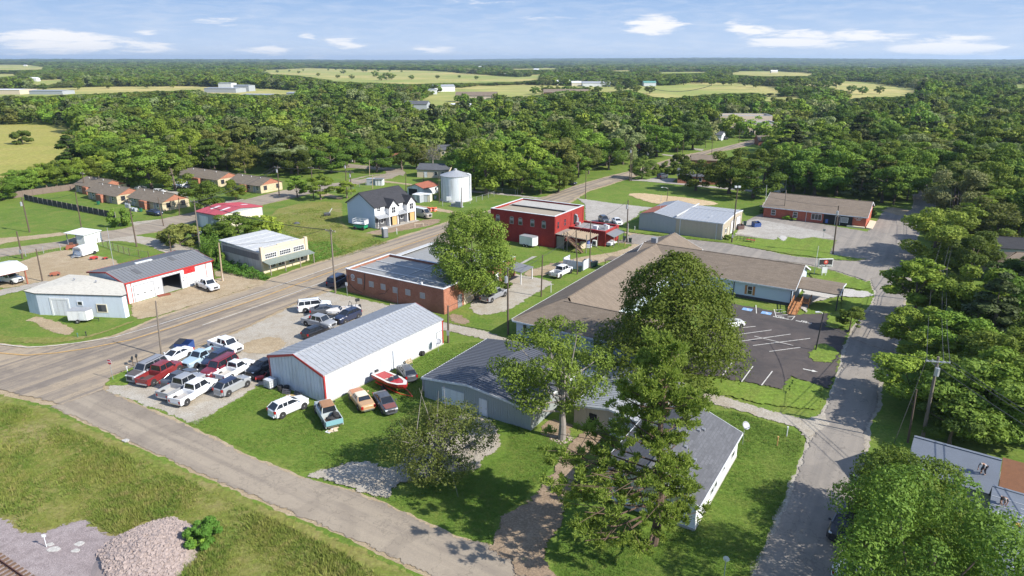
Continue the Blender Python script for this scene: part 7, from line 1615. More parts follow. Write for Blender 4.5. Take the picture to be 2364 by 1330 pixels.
# pine with layered boughs and needle tufts
def pine(label,p,h,R,seed,z0=1.5,tuft=720,nl=40,layers=34):
    rng=np.random.default_rng(seed);r=empty('pine_tree',(*p,0),0,label,'pine tree');m=MB()
    tp=[Vector((.25*math.sin(k*.9),.2*math.cos(k*.7)-.2,h*k/8)) for k in range(9)];m.path(tp,[.36*(1-k/9.5)+.04 for k in range(9)],10)
    T=[];Dr=[]
    for k in range(layers):
        t=(k+rng.uniform(0,.8))/layers;z=z0+(h-z0)*t;prof=(1-t)**.42*(.82+.22*math.sin(8*t+.6))*min(1,.8+t*1.2)*rng.uniform(.8,1.1)
        for q in range(rng.integers(2,5)):
            a=rng.uniform(0,2*PI);L=R*prof*rng.uniform(.5,1.08)*(.5 if math.cos(a+.35)>.25 and t<.42 else 1.28 if math.cos(a)<-.3 and t<.7 else 1.);L=max(L,.8)
            base=Vector((0,0,z));d=Vector((math.cos(a),math.sin(a),rng.uniform(-.05,.3)));e=base+d*L;e.z+=.15*L
            mid=base.lerp(e,.55)+Vector((0,0,-.12*L));m.path([base,mid,e],[.11*(1-t*.6),.06,.02],5)
            for sb in range(int(1.6+L*.8)):
                f=rng.uniform(.45,1.02);c=(base.lerp(mid,f*1.8) if f<.55 else mid.lerp(e,(f-.55)/.45));sp_=.13*L+.2;c=c+Vector((rng.normal()*sp_,rng.normal()*sp_,rng.normal()*.12+.15));m.path([base.lerp(e,f*.8),c],[.03,.015],4)
                for j in range(rng.integers(5,9)): T.append((c.x+rng.normal()*.26,c.y+rng.normal()*.26,c.z+rng.normal()*.13));Dr.append((d.x*.4,d.y*.4,.9))
    T=np.array(T);Dr=np.array(Dr);n=len(T)
    k=np.repeat(np.arange(n),nl);d=rng.normal(size=(len(k),3))*.75+Dr[k];d/=np.linalg.norm(d,axis=1,keepdims=True)
    L=rng.uniform(.22,.42,len(k))[:,None];w=.046;s=np.cross(d,rng.normal(size=d.shape));s/=np.linalg.norm(s,axis=1,keepdims=True)
    b=T[k]+rng.normal(size=d.shape)*.06;V=np.empty((len(k),4,3));V[:,0]=b-s*w*.5;V[:,1]=b+s*w*.5;V[:,2]=b+d*L+s*w*.9;V[:,3]=b+d*L-s*w*.9
    me=bpy.data.meshes.new('needles');N_=len(k);me.vertices.add(4*N_);me.vertices.foreach_set('co',V.reshape(-1).astype(np.float32));me.loops.add(4*N_);me.loops.foreach_set('vertex_index',np.arange(4*N_,dtype=np.int32));me.polygons.add(N_);me.polygons.foreach_set('loop_start',np.arange(0,4*N_,4,dtype=np.int32));me.update(calc_edges=True);me.materials.append(LF['pine'])
    link('needles',me,None,r);m.build('trunk',BARKP,r);TREES.append((p[0],p[1],R*.5));return r
pine('tall loose pine in front of the shingled house, tallest tree of the foreground',G(1508,1256),17.8,7.8,11,z0=1.8,layers=29,nl=24)
# explicit trees: variant, px base x,y, height, radius, leaf, label
TL=[('b0',350,438,14,9,'mid','widest tree left of the apartment car park'),('b1',298,436,12,7,'mid','round tree at the left flank of the widest apartment tree'),('b2',405,440,11,6.5,'mid','tree at the right flank of the widest apartment tree'),
('b3',478,492,8.5,5.5,'mid','leafy tree between apartments and maroon roof'),('b4',545,462,6,3.6,'bright','small bright tree at the kerb below the long apartment block'),('s0',277,523,4.4,2.7,'mid','round single bush at the end of the board fence'),
('s1',418,566,4.2,4.2,'olive','grey green shrub mass left of the maroon roofed building'),('s0',395,556,3.,3.2,'olive','low shrub left of the grey green shrub mass'),
('b0',552,562,6.8,5.6,'mid','large bush swallowing the corner of the maroon roofed building'),('s1',612,548,4.6,4.4,'bright','bright lower flank of the maroon building bush'),('s0',505,565,4.6,3.6,'dark','dark left flank of the maroon building bush'),
('t0',687,457,6.4,3.4,'bright','first young street tree by the vacant lot'),('t1',741,461,7.2,4.,'bright','second young street tree by the vacant lot'),('t0',801,458,5.0,3.2,'bright','third and smallest young street tree by the vacant lot'),
('b1',1122,448,16,8.2,'bright','big bright tree right of the white tank'),('b2',1095,440,13,5.5,'bright','tree touching the right side of the white tank'),('b3',1205,446,7.5,5,'mid','round bush tree first in the row by the lane'),('b4',1248,448,8,5,'bright','round bush tree second in the row by the lane'),('b0',1290,444,8.5,5,'mid','bush tree at the black hedge car'),('b1',1160,430,9,5,'mid','tree behind the lane bushes'),
('b2',1335,410,8,5,'mid','tree by the upper side of the main street bend'),('b3',1355,392,14,8.2,'bright','broad bright tree beside the main street'),('b4',1405,392,12,6,'mid','tree right of the broad bright street tree'),('b0',1300,400,12,8,'mid','tree left of the broad bright street tree'),
('b1',1482,414,7.5,4.6,'dark','round dark tree at the street corner'),('s0',1545,402,4.5,4,'dark','dark bush right of the round dark corner tree'),('s1',1570,390,5,4,'dark','dark bush farther up from the corner'),('s0',1512,404,3.5,3,'mid','small bush between the dark corner trees'),
('b4',1515,362,13.5,9.5,'bright','spreading tree in front of the rusty roofed cottage'),('b0',1599,345,13,8,'dark','dark tree at the lawn up the main street'),('b2',1560,350,13,8,'dark','dark tree behind the tall street pole'),
('b3',1606,440,9,6,'dark','first dark park tree before the orange brick house'),('b1',1683,447,13,8,'mid','second and broadest park tree'),('b2',1738,457,10.5,7.5,'mid','third park tree overhanging the lawn'),('t1',1857,447,7,3.6,'bright','slim tree behind the office roof'),
('b0',1830,442,13,7,'mid','tree behind the left half of the office roof'),('b4',1880,452,14,7.5,'mid','tall tree behind the middle of the office roof'),('b1',1930,452,14,7.5,'bright','bright tall tree behind the office roof'),('c0',1985,468,12,5,'cedar','dark conifer right of the office roof'),('b2',2035,468,13,7,'mid','tree at the corner right of the dark conifer'),('t0',2062,473,8,4,'mid','slim tree nearest the upper right street'),('b3',1960,440,15,8,'mid','high tree behind the dark conifer'),('b0',2085,436,13,7,'mid','tree on the upper right street corner'),('b2',2050,420,13,7,'mid','tree behind the upper right street corner'),
('b1',2150,610,11,6.5,'mid','broad tree right of the wide intersection'),('b2',2215,600,10.5,7,'mid','tree behind the broad intersection tree'),('b3',2275,570,10,7,'olive','olive tree near the dark roofed garage'),('s0',2180,560,5,4,'bright','low bright bush at the far side of the intersection'),('b4',2232,640,9,5,'dark','dark tree before the hip roofed house'),
('t0',2105,738,9.5,5,'bright','bright column like tree at the right kerb'),('b0',2170,745,8.,5.,'mid','tree right of the bright kerb tree'),('c0',2275,835,12.5,5.2,'cedar','big dark cedar among the right hand trees'),('b2',2125,835,7.5,5,'bright','bright rounded tree left of the cedar'),('b3',2195,850,7.5,5,'bright','bright low tree at the foot of the cedar'),('b1',2250,770,10,5.5,'bright','bright tree behind the cedar'),('b4',2330,800,11,6,'mid','tree at the right edge behind the cedar'),('b2',2345,720,9,5,'dark','dark tree at the right edge by the hip roofed house'),
('b0',2110,935,6.5,5,'bright','feathery bright tree left of the tall grey pole'),('b4',2190,955,6.5,4.5,'mid','tree just right of the tall grey pole'),('b1',2245,1010,8,5.5,'mid','leafy tree below the cedar'),('b3',2310,990,8.5,5.5,'bright','bright tree at the right edge above the roofers'),('b0',2370,1010,8.5,6,'mid','tree cut by the right edge above the roof'),('b2',2190,1030,5.5,3.6,'dark','dark tree behind the rear grey roof'),('b3',2290,905,8,5,'mid','tree between cedar and pinkish shed'),
('c0',165,386,13,6.5,'dark','tall dark conifer at the pasture corner'),('b1',205,376,10,7,'mid','tree right of the pasture corner conifer'),('s1',52,333,6,5,'dark','lone round shrub in the yellow pasture'),('s0',500,612,3.2,1.6,'ivy','ivy clump against the left wall of the stucco shop'),
('t1',1960,765,4,2,'mid','small sapling by the car park grass strip'),('b4',870,398,9,6,'mid','tree left of the black pickup'),('b0',800,388,11,7,'mid','round tree over the lane behind the small hut'),('b2',765,400,10,6,'mid','tree left of the round lane tree'),('b3',928,392,10,6,'dark','dark tree right of the charcoal roofed house'),('b1',962,388,9,5,'olive','olive tree beside the bare branched tree'),
('s0',2002,500,2.2,2.2,'mid','low shrub at the office ramp corner'),('s1',1770,492,1.2,2.4,'bright','larger bright shrub in the office flower bed'),('s0',1822,506,1.1,2.2,'bright','smaller bright shrub in the office flower bed'),('s1',1678,555,1.2,.9,'mid','potted shrub at the warehouse corner'),('s0',1160,668,1.6,2.,'mid','low bush under the porch roof behind the leafy tree'),
('s1',1850,1010,.01,.01,'mid','')]
for v,x,y,h,R,lf,l in TL:
    if l: tree(v,G(x,y),h,R,lf,l,'shrub' if v[0]=='s' else 'tree','shrub' if v[0]=='s' else 'conifer_tree' if v=='c0' else 'tree')
# bare branched tree
r=bigtree('thin grey tree with bare branches behind the white stucco house',G(1000,392),9,4,3.,24,1800,.16,'olive','spread',.25,140,BARKG,bare=30)
# hedge line of the pasture
for i,(x,y,h) in enumerate(((-30,470,6),(8,462,6),(30,450,6.5),(58,445,7),(82,440,7),(108,436,8),(132,432,8),(156,428,8),(180,424,8),(205,420,8),(228,414,8),(252,408,9))):
    tree('b%d'%(i%5),G(x,y),h,4.6,'bright' if i%3 else 'mid','bushy green tree in the hedge row along the near edge of the yellow pasture','tree','tree','hedge trees along the pasture')
# --- town woods
def inpoly(x,y,P_):
    c=False;n=len(P_);j=n-1
    for i in range(n):
        xi,yi=P_[i];xj,yj=P_[j]
        if (yi>y)!=(yj>y) and x<(xj-xi)*(y-yi)/(yj-yi)+xi:c=not c
        j=i
    return c
def proj(x,y,z=0):
    d=y*cp+(CH-z)*sp
    if d<=1: return None
    return 1182+FO*x/d,665-FO*(y*sp-(CH-z)*cp)/d
BLD=[]
bpy.context.view_layer.update()
for o in C.objects:
    if o.parent is None and o.get('category') in ('building','house','apartments','garage','shed','barn','school','church','warehouse','tank') :
        xs=[];ys=[]
        for ch in o.children:
            if ch.type=='MESH':
                for c in ch.bound_box: v=ch.matrix_world@Vector(c);xs.append(v.x);ys.append(v.y)
        if xs: BLD.append((min(xs),max(xs),min(ys),max(ys)))
def blocked(x,y,m=3.):
    for a,b_,c,d in BLD:
        if a-m<x<b_+m and c-m<y<d+m: return True
    for P_ in PAVED:
        if inpoly(x,y,P_): return True
    return False
CLEAR=[[(-900,290),(150,288),(178,300),(190,345),(150,395),(0,450),(-900,520)], # pasture
 [(600,163),(714,156),(830,160),(988,163),(1158,176),(1220,180),(1245,184),(1180,189),(1000,192),(930,188),(757,184),(676,173),(620,171)],
 [(757,184),(930,188),(1000,192),(960,194),(830,190),(755,187)],
 [(1040,219),(1105,199),(1200,196),(1403,201),(1560,197),(1800,208),(1812,214),(1657,215),(1600,222),(1543,226),(1500,222),(1454,207),(1400,212),(1300,208),(1230,221),(1190,222),(1110,226)],
 [(1560,197),(1600,191),(1700,192),(1800,202),(1800,210),(1700,206)],
 [(1800,195),(1942,187),(2013,190),(2127,209),(2119,221),(1942,226),(1955,210),(1900,200)],[(1760,205),(1802,208),(1800,215),(1760,214)],[(1740,222),(1870,226),(1860,236),(1760,232)],
 [(-100,152),(46,152),(114,159),(51,162),(-100,160)],[(-100,171),(61,171),(0,179),(-100,180)],[(68,186),(160,183),(127,194),(68,197)],
 [(-100,206),(90,205),(221,201),(457,199),(470,206),(300,212),(152,218),(60,222),(-100,226)],[(455,200),(620,206),(700,210),(700,216),(600,218),(470,214)],
 [(1411,162),(1466,161),(1460,165),(1411,164)],[(1515,166),(1631,165),(1640,168),(1520,170)],[(1680,169),(1708,163),(1800,163),(1886,170),(1870,175),(1764,176),(1690,172)],[(1170,158),(1285,156),(1295,160),(1180,161)],
 [(395,179),(425,177),(415,182),(402,183)],[(1990,153),(2036,156),(2030,158),(1985,155)],[(1200,178),(1255,176),(1250,184),(1200,184)],
 [(930,250),(1060,228),(1075,236),(1000,262),(940,262)],[(1030,206),(1110,198),(1060,228),(940,252),(935,246)],
 [(1340,428),(1400,395),(1560,360),(1740,325),(1760,345),(1640,372),(1700,375),(1560,420)],[(1330,460),(1440,420),(1760,440),(1760,500),(1300,500)],
 [(1945,350),(1990,345),(1990,362),(1945,362)],[(2380,195),(2330,196),(2330,203),(2380,204)]]
CLW=[[G(*p) for p in q] for q in CLEAR]
LINES=[G(*p) for p in [(1,1)]]
def fieldfit(x,y,z,h):
    # tall trees do not stand in the line of the open pastures: only low scrub grows there
    for k in (1,.8,.6,.42,.28):
        Q=[proj(x,y,z+h*k*j) for j in (.3,.45,.6,.75,.9,1.)]
        if Q[0] is None or Q[5] is None or Q[5][1]>330: return 1
        if not any(inpoly(q[0],q[1],c) for c in CLEAR for q in Q): return k
    return 0
def allowed(x,y): return not any(inpoly(x,y,q) for q in CLW)
# town polygon (in world) where woods grow, nearer than 420 m
WOOD=[[( -700,262),(0,262),(0,286),(150,290),(190,345),(240,402),(300,405),(430,398),(520,398),(640,404),(700,412),(760,392),(790,385),(900,370),(1040,345),(1060,365),(1060,420),(1190,440),(1330,412),(1440,380),(1520,350),(1620,330),(1720,312),(1760,330),(1800,380),(1760,425),(1830,445),(2100,475),(2105,436),(2140,412),(2230,395),(3100,395),(3100,262)],
 [(2190,430),(2240,400),(3300,400),(3300,700),(2420,700),(2330,560),(2200,520),(2160,500),(2165,450)],[(2380,700),(3300,700),(3300,1000),(2400,1000)]]
WW=[[G(*p) for p in q] for q in WOOD]
rr=random.Random(42);pts=[]
def ok(x,y,R):
    for a,b_,r_ in pts[-0:]:
        if (a-x)**2+(b_-y)**2<((r_+R)*.57)**2: return False
    return True
for a in TREES: pts.append((a[0],a[1],a[2]))
cand=[]
for i in range(26000):
    y=rr.uniform(60,560);x=rr.uniform(-y*1.0-30,y*1.0+30);pr=proj(x,y)
    if pr is None or not(-90<pr[0]<2450) : continue
    cand.append((y,x,pr))
cand.sort()
chosen=[];rest=[]
for y,x,pr in cand:
    if not any(inpoly(x,y,q) for q in WW) or not allowed(x,y): continue
    R=rr.choice((4.6,5.4,6.2,7.,7.8,8.4));
    if blocked(x,y,R*.55) or not ok(x,y,R): continue
    fk=fieldfit(x,y,0,R*1.9)
    if fk<.5: continue
    pts.append((x,y,R));(chosen if len(chosen)<215 else rest).append((x,y,R,pr))
def zone(px,py):
    if px>2090: return 'beyond the right hand street'
    if px<480: return 'behind the brown roofed apartments'
    if px<1080: return 'behind the duplex and vacant lot'
    if px<1500: return 'left of the upper main street'
    return 'right of the upper main street'
TN={'mid':'mid green','bright':'bright green','dark':'dark green','olive':'olive green','pale':'pale grey green','cedar':'blackish green'}
for i,(x,y,R,pr) in enumerate(chosen):
    lf=rr.choice(('mid','mid','mid','bright','bright','dark','olive','pale'));v=rr.choice(('b0','b1','b2','b3','b4','t0','t1'));h=R*rr.uniform(1.05,2.0)+2.5
    if rr.random()<.09: lf=rr.choice(('dark','cedar'));v='c0';h=R*2.3
    z_=zone(pr[0],pr[1]);nm='broad' if R>6 else 'narrow';fc='nearer' if y<330 else 'deeper'
    tree(v,(x,y),h,R,lf,'%s %s tree in the %s wood %s'%(nm,TN[lf],fc,z_),'tree','tree','wood trees '+z_)
# --- far woods: one object of instanced crowns on points
def far_woods(name,label,P_,S_,src,rng):
    me=bpy.data.meshes.new(name);n=len(P_);me.vertices.add(n);me.vertices.foreach_set('co',np.array(P_,dtype=np.float32).reshape(-1))
    a=me.attributes.new('sc','FLOAT_VECTOR','POINT');a.data.foreach_set('vector',np.array(S_,dtype=np.float32).reshape(-1))
    a=me.attributes.new('rz','FLOAT_VECTOR','POINT');rv=np.zeros((n,3),np.float32);rv[:,2]=rng.uniform(0,6.28,n);a.data.foreach_set('vector',rv.reshape(-1))
    a=me.attributes.new('id_','INT','POINT');a.data.foreach_set('value',rng.integers(0,len(src.objects),n).astype(np.int32));me.update()
    o=prop(link(name,me),label,'woods',None,'stuff')
    ng=bpy.data.node_groups.new('scatter','GeometryNodeTree');ng.interface.new_socket('Geometry',in_out='INPUT',socket_type='NodeSocketGeometry');ng.interface.new_socket('Geometry',in_out='OUTPUT',socket_type='NodeSocketGeometry')
    N=ng.nodes;I=N.new('NodeGroupInput');O=N.new('NodeGroupOutput');ip=N.new('GeometryNodeInstanceOnPoints');ci=N.new('GeometryNodeCollectionInfo');ci.inputs['Collection'].default_value=src;ci.inputs['Separate Children'].default_value=True;ci.inputs['Reset Children'].default_value=True
    def at(nm,t): q=N.new('GeometryNodeInputNamedAttribute');q.data_type=t;q.inputs['Name'].default_value=nm;return q.outputs['Attribute']
    mtp=N.new('GeometryNodeMeshToPoints');ng.links.new(I.outputs[0],mtp.inputs[0]);ng.links.new(mtp.outputs[0],ip.inputs['Points']);ng.links.new(ci.outputs[0],ip.inputs['Instance']);ip.inputs['Pick Instance'].default_value=True
    ng.links.new(at('id_','INT'),ip.inputs['Instance Index']);ng.links.new(at('rz','FLOAT_VECTOR'),ip.inputs['Rotation']);ng.links.new(at('sc','FLOAT_VECTOR'),ip.inputs['Scale']);ng.links.new(ip.outputs[0],O.inputs[0])
    mo=o.modifiers.new('scatter','NODES');mo.node_group=ng;return o
src=bpy.data.collections.new('far_crowns')
for i,(lf,nl) in enumerate((('mid',1700),('mid',1700),('dark',1600),('bright',1600),('bright',1600),('mid',1700),('olive',1600),('cedar',1500),('pale',1300),('dark',1500))):
    rng=np.random.default_rng(300+i);Pp,Nn,sz,C_,r_=crown_data(rng,1.,.12,2.,20,nl,.088,('cone' if i in (7,9) else 'tall') if i>6 else 'round' if i%2 else 'spread',.8);o=bpy.data.objects.new('far_crown%d'%i,quads_mesh('far_crown',Pp,Nn,sz,rng,asp=.75,mat=LF[lf]));src.objects.link(o)
P1=[(x,y,0) for x,y,R,pr in rest];S1=[(R,R,R*rr.uniform(.68,.95)) for x,y,R,pr in rest]
# jittered grids with growing spacing
def grid(y0,y1,sp_,R,hs,P_,S_,gap=.0):
    y=y0
    while y<y1:
        w=y*.86+40;x=-w
        while x<w:
            X=x+rr.uniform(-.45,.45)*sp_;Y=y+rr.uniform(-.45,.45)*sp_
            pr=proj(X,Y,height(X,Y))
            if pr and -60<pr[0]<2430 and allowed(X,Y) and not blocked(X,Y,R*.7) and rr.random()>gap:
                k=rr.uniform(.62,1.35);hz=R*k*hs*rr.uniform(.7,1.25);fk=fieldfit(X,Y,height(X,Y),hz*2)
                if fk: P_.append((X,Y,height(X,Y)));S_.append((R*k,R*k,hz*fk))
            x+=sp_
        y+=sp_*.9
grid(565,1050,10.5,7.2,.78,P1,S1,.05)
PV_=PAVED[:];PAVED.clear()
P2=[];S2=[]
# open savanna: leave irregular clearings
def gapn(x,y): return math.sin(x*.0031+1)+math.sin(y*.0042+x*.0017)+math.sin(x*.0093-y*.0071)*.7
def grid2(y0,y1,sp_,R,hs,P_,S_,thr=1.75):
    y=y0
    while y<y1:
        w=y*.80+60;x=-w
        while x<w:
            X=x+rr.uniform(-.5,.5)*sp_;Y=y+rr.uniform(-.5,.5)*sp_;x+=sp_
            if gapn(X,Y)>thr: continue
            z=height(X,Y)
            if allowed(X,Y) and not blocked(X,Y,R*.3):
                k=rr.uniform(.7,1.2);hz=R*k*hs*rr.uniform(.7,1.1);fk=fieldfit(X,Y,z,hz*2)
                if fk: P_.append((X,Y,z));S_.append((R*k,R*k,hz*fk))
        y+=sp_*.85
grid2(1050,1900,13,9.2,.6,P2,S2,2.1);grid2(1900,3600,24,17,.36,P2,S2,1.9);grid2(3600,7500,55,40,.17,P2,S2,1.8);grid2(7500,15000,130,95,.08,P2,S2,1.9)
rng=np.random.default_rng(5)
far_woods('woods','dense leafy wood of the town edge in the middle distance',P1,S1,src,rng);far_woods('woods','hazy wooded country stretching to the horizon',P2,S2,src,rng)
# scattered field trees
for x,y,R in ((866,178,9),(792,171,8),(880,186,7),(893,185,9),(905,184,8),(721,158,5),(838,166,6),(845,166,6),(820,163,5),(873,165,5),(900,166,4),(758,163,4),(775,162,4),(700,164,4),(927,167,4),(940,163,4),(1235,218,6),(1252,217,6),(1268,217,6),(1285,218,6),(1302,217,7),(1325,217,6),(1345,217,6),(1362,217,6),(1380,217,6),(1620,193,9),(1578,196,9),(1642,197,8),(1670,197,7),(1688,197,8),(640,168,5),(668,166,4),(690,170,5),(735,176,5),(780,181,5),(812,183,6),(950,184,6),(1010,182,5),(1060,180,4),(1100,184,5),(1430,212,6),(1470,214,6),(1500,216,6),(1720,200,6),(1745,203,6),(1965,214,6),(1990,218,6),(2030,217,6),(100,209,6),(180,207,6),(250,205,6),(340,204,6),(400,203,6),(1930,203,9),(1905,206,8),(1880,208,8),(1850,206,8),(1835,208,7),(2050,199,6)):
    p=G(x,y);P2.append;tree('b%d'%(int(x)%5),p,R*1.5,R,'mid','dark tree standing out on the distant golden pasture' if x>0 else '','tree','tree','trees dotted over the distant pastures')
PAVED+=PV_
# --- ivy, weeds, grass tufts, rubble
def scatter_leaves(name,label,poly,n,h,ls,leaf,seed,cat='ground cover',up=.6,hfun=None):
    rng=np.random.default_rng(seed);xs=[p[0] for p in poly];ys=[p[1] for p in poly];out=[]
    while len(out)<n:
        x=rng.uniform(min(xs),max(xs));y=rng.uniform(min(ys),max(ys))
        if inpoly(x,y,poly):
            hh=h*(.4+.6*max(0,math.sin(x*1.7+seed)*math.cos(y*1.3)+.5)) if hfun is None else hfun(x,y);out.append((x,y,rng.uniform(.02,1)**.7*hh))
    P_=np.array(out);N_=rng.normal(size=P_.shape)*.7;N_[:,2]+=up
    return prop(link(name,quads_mesh(name,P_,N_,ls*rng.uniform(.5,1.3,len(P_)),rng,mat=LF[leaf])),label,cat,None,'stuff')
scatter_leaves('weeds','green weeds growing along the stained wall of the stucco shop',[G(487,612),G(515,598),G(560,620),G(612,640),G(628,645),G(590,648),G(520,632)],6000,1.3,.14,'ivy',71)
scatter_leaves('ivy','ivy covering the back corner of the stucco shop',[PG('e',0,720),PG('e',110,690),PG('e',230,850),PG('e',140,900),PG('e',20,880)],7000,3.6,.16,'ivy',72)
scatter_leaves('weeds','rank weeds on the verge right of the stucco shop',[G(702,606),G(712,560),G(770,560),G(790,585),G(730,606)],5000,.5,.10,'ivy',73)
def tufts(name,label,poly,n,hmin,hmax,cols,seed,clump=.16,dens=None):
    rng=np.random.default_rng(seed);xs=[p[0] for p in poly];ys=[p[1] for p in poly];V=[];k=0;B_=7
    pts_=[]
    while len(pts_)<n:
        x=rng.uniform(min(xs),max(xs));y=rng.uniform(min(ys),max(ys))
        if inpoly(x,y,poly) and (dens is None or rng.uniform()<dens(x,y)): pts_.append((x,y))
    pts_=np.array(pts_);n=len(pts_);kk=np.repeat(np.arange(n),B_);a=rng.uniform(0,2*PI,len(kk));off=np.stack([np.cos(a),np.sin(a)],1)*rng.uniform(0,clump,len(kk))[:,None]
    h=(rng.uniform(hmin,hmax,n)*(.6+.5*np.sin(pts_[:,0]*.5+seed)*np.sin(pts_[:,1]*.4)+.2))[kk]*rng.uniform(.6,1.1,len(kk));w=.02+.03*h
    base=np.concatenate([pts_[kk]+off,np.full((len(kk),1),.02)],1);b=rng.uniform(0,2*PI,len(kk));sd=np.stack([np.cos(b),np.sin(b),0*b],1)*w[:,None];tip=base+np.concatenate([off*2.2*h[:,None]/hmax+rng.normal(size=(len(kk),2))*.12*h[:,None],h[:,None]],1)
    N_=len(kk);VV=np.empty((N_,3,3));VV[:,0]=base-sd;VV[:,1]=base+sd;VV[:,2]=tip
    me=bpy.data.meshes.new(name);me.vertices.add(3*N_);me.vertices.foreach_set('co',VV.reshape(-1).astype(np.float32));me.loops.add(3*N_);me.loops.foreach_set('vertex_index',np.arange(3*N_,dtype=np.int32));me.polygons.add(N_);me.polygons.foreach_set('loop_start',np.arange(0,3*N_,3,dtype=np.int32));me.update(calc_edges=True);me.materials.append(cols)
    return prop(link(name,me),label,'grass',None,'stuff')
def gm(name,a,b,c):
    m,nt=NT(name);o=coord(nt);n1=noise(nt,o,.22,5,.65);n2=noise(nt,o,1.6,4);q=mixc(nt,ramp(nt,n1,[(.4,0),(.62,1)]),a,b);q=mixc(nt,ramp(nt,n2,[(.5,0),(.75,.8)]),q,c);bsdf(nt,q,.8,0,None,0,.2);return m
TUF=gm('tall_grass_blades',(.21,.235,.05),(.12,.19,.03),(.36,.29,.12));LAWNB=gm('short_grass_blades',(.11,.195,.028),(.15,.24,.038),(.22,.24,.06))
bp=[G(*p) for p in [(-60,925),(60,940),(111,975),(203,1010),(338,1068),(474,1128),(609,1190),(760,1262),(900,1345),(1000,1500),(-100,1500),(-100,1195)]]
balp=[PG('k',*p) for p in ((-400,820),(0,910),(100,945),(150,1020),(270,1030),(400,990),(560,930),(690,1000),(800,1060),(1000,950),(1250,950),(1330,1060),(1230,1300),(1300,1700),(-800,1700))]
def dn(x,y): return 0. if inpoly(x,y,balp) else .25+.75*max(0,min(1,.5+.9*math.sin(x*.35+1)*math.sin(y*.28)+.35*math.sin(x*1.3+y)))
tufts('tall_grass','tall weedy grass between the road and the gravel mound',bp,26000,.14,.5,TUF,81,.2,dn)
lp=[G(*p) for p in [(435,978),(500,955),(600,895),(760,935),(1030,795),(1110,790),(1010,870),(940,1000),(900,1062),(745,1080),(690,1092),(560,1035)]]
tufts('lawn_blades','short mown grass around the long white building and parked cars',lp,20000,.05,.12,LAWNB,82,.16)
lp=[G(*p) for p in [(1640,950),(1690,950),(1790,980),(1845,1000),(1855,1030),(1815,1140),(1775,1235),(1730,1340),(1560,1400),(1290,1340),(1270,1280),(1310,1215),(1500,1230),(1600,1220),(1700,1020)]]
tufts('lawn_blades','short mown grass around the shingled house',lp,16000,.05,.12,LAWNB,83,.16)
lp=[G(*p) for p in [(900,1160),(1050,1100),(1170,1050),(1180,970),(1260,1010),(1330,1030),(1270,1080),(1215,1150),(1145,1195),(1130,1262),(1000,1208)]]
tufts('lawn_blades','short mown grass below the bushy tree',lp,9000,.05,.12,LAWNB,84,.16)
lp=[G(*p) for p in [(620,560),(640,500),(760,470),(800,540),(900,560),(780,600),(700,610)]]
tufts('tall_grass','uncut grass of the vacant lot beside the stucco shop',lp,8000,.15,.4,TUF,85,.25)
# rubble mound
def rocks(name,label,poly,n,cen,H,rad,smin,smax,mat,seed):
    rng=np.random.default_rng(seed);m=MB();xs=[p[0] for p in poly];ys=[p[1] for p in poly];k=0
    base=[(-1,-1,-.7),(1,-1,-.6),(1.1,.9,-.7),(-.9,1,-.6),(-.7,-.8,.6),(.8,-.7,.7),(.7,.7,.55),(-.8,.7,.65)]
    while k<n:
        x=rng.uniform(min(xs),max(xs));y=rng.uniform(min(ys),max(ys))
        if not inpoly(x,y,poly): continue
        d=math.hypot((x-cen[0])/rad[0],(y-cen[1])/rad[1]);z=H*max(0,1-d**1.6) if H else 0;s=rng.uniform(smin,smax);R_=Matrix.Rotation(rng.uniform(0,6.28),3,'Z')@Matrix.Rotation(rng.uniform(-1,1),3,'X')
        st=len(m.v);m.v+=[tuple(Vector((x,y,z+s*.2))+R_@Vector([c*s*rng.uniform(.55,1.1) for c in b])) for b in base];m.f+=[tuple(st+i for i in f) for f in ((3,2,1,0),(4,5,6,7),(0,1,5,4),(1,2,6,5),(2,3,7,6),(3,0,4,7))];k+=1
    return m
ROCK=plain('pinkish_rock',(.36,.29,.26),.9,.5,5)
mp=[PG('k',*p) for p in ((690,1130),(820,1060),(1050,960),(1180,930),(1290,1000),(1330,1090),(1280,1180),(1230,1330),(1200,1480),(760,1480),(700,1250),(670,1190))]
cen=PG('k',1010,1200);H_=1.25;rad=(4.2,4.6)
m=rocks('m','',mp,5200,cen,H_,rad,.05,.22,ROCK,91)
n0=len(m.v);gx=24
for i in range(gx+1):
    for j in range(gx+1):
        x=cen[0]+(i/gx*2-1)*rad[0]*1.15;y=cen[1]+(j/gx*2-1)*rad[1]*1.15;d=math.hypot((x-cen[0])/rad[0],(y-cen[1])/rad[1]);m.v.append((x,y,H_*max(0,1-d**1.6)-.03))
for i in range(gx):
    for j in range(gx): a=n0+i*(gx+1)+j;m.f.append((a,a+gx+1,a+gx+2,a+1))
prop(m.build('gravel_mound',ROCK),'mound of broken pinkish rock beside the railway ballast','rock pile',None,'stuff')
m=rocks('m','',balp,9000,cen,0,rad,.03,.075,BALLAST,92);prop(m.build('ballast_stones',plain('ballast_pebble',(.34,.29,.28),.9,.35,3)),'loose ballast stones over the trackside','ballast',None,'stuff')
tree('s1',PG('k',1400,1105),1.9,1.5,'ivy','bright leafy sapling bush beside the rock mound','shrub','shrub');tree('s0',PG('k',1335,1120),1.2,1.,'bright','low leafy clump at the foot of the rock mound','shrub','shrub')
# stones round the thick trunk
p0=G(1297,1013);m=rocks('m','',[(p0[0]+1.2*math.cos(t),p0[1]+1.2*math.sin(t)) for t in np.linspace(0,6.28,12)],60,p0,0,(1,1),.07,.15,ROCK,93);prop(m.build('stone_ring',plain('ring_stone',(.40,.33,.27),.9,.3,3)),'ring of loose stones around the thick pale trunk','stones',None,'stuff')
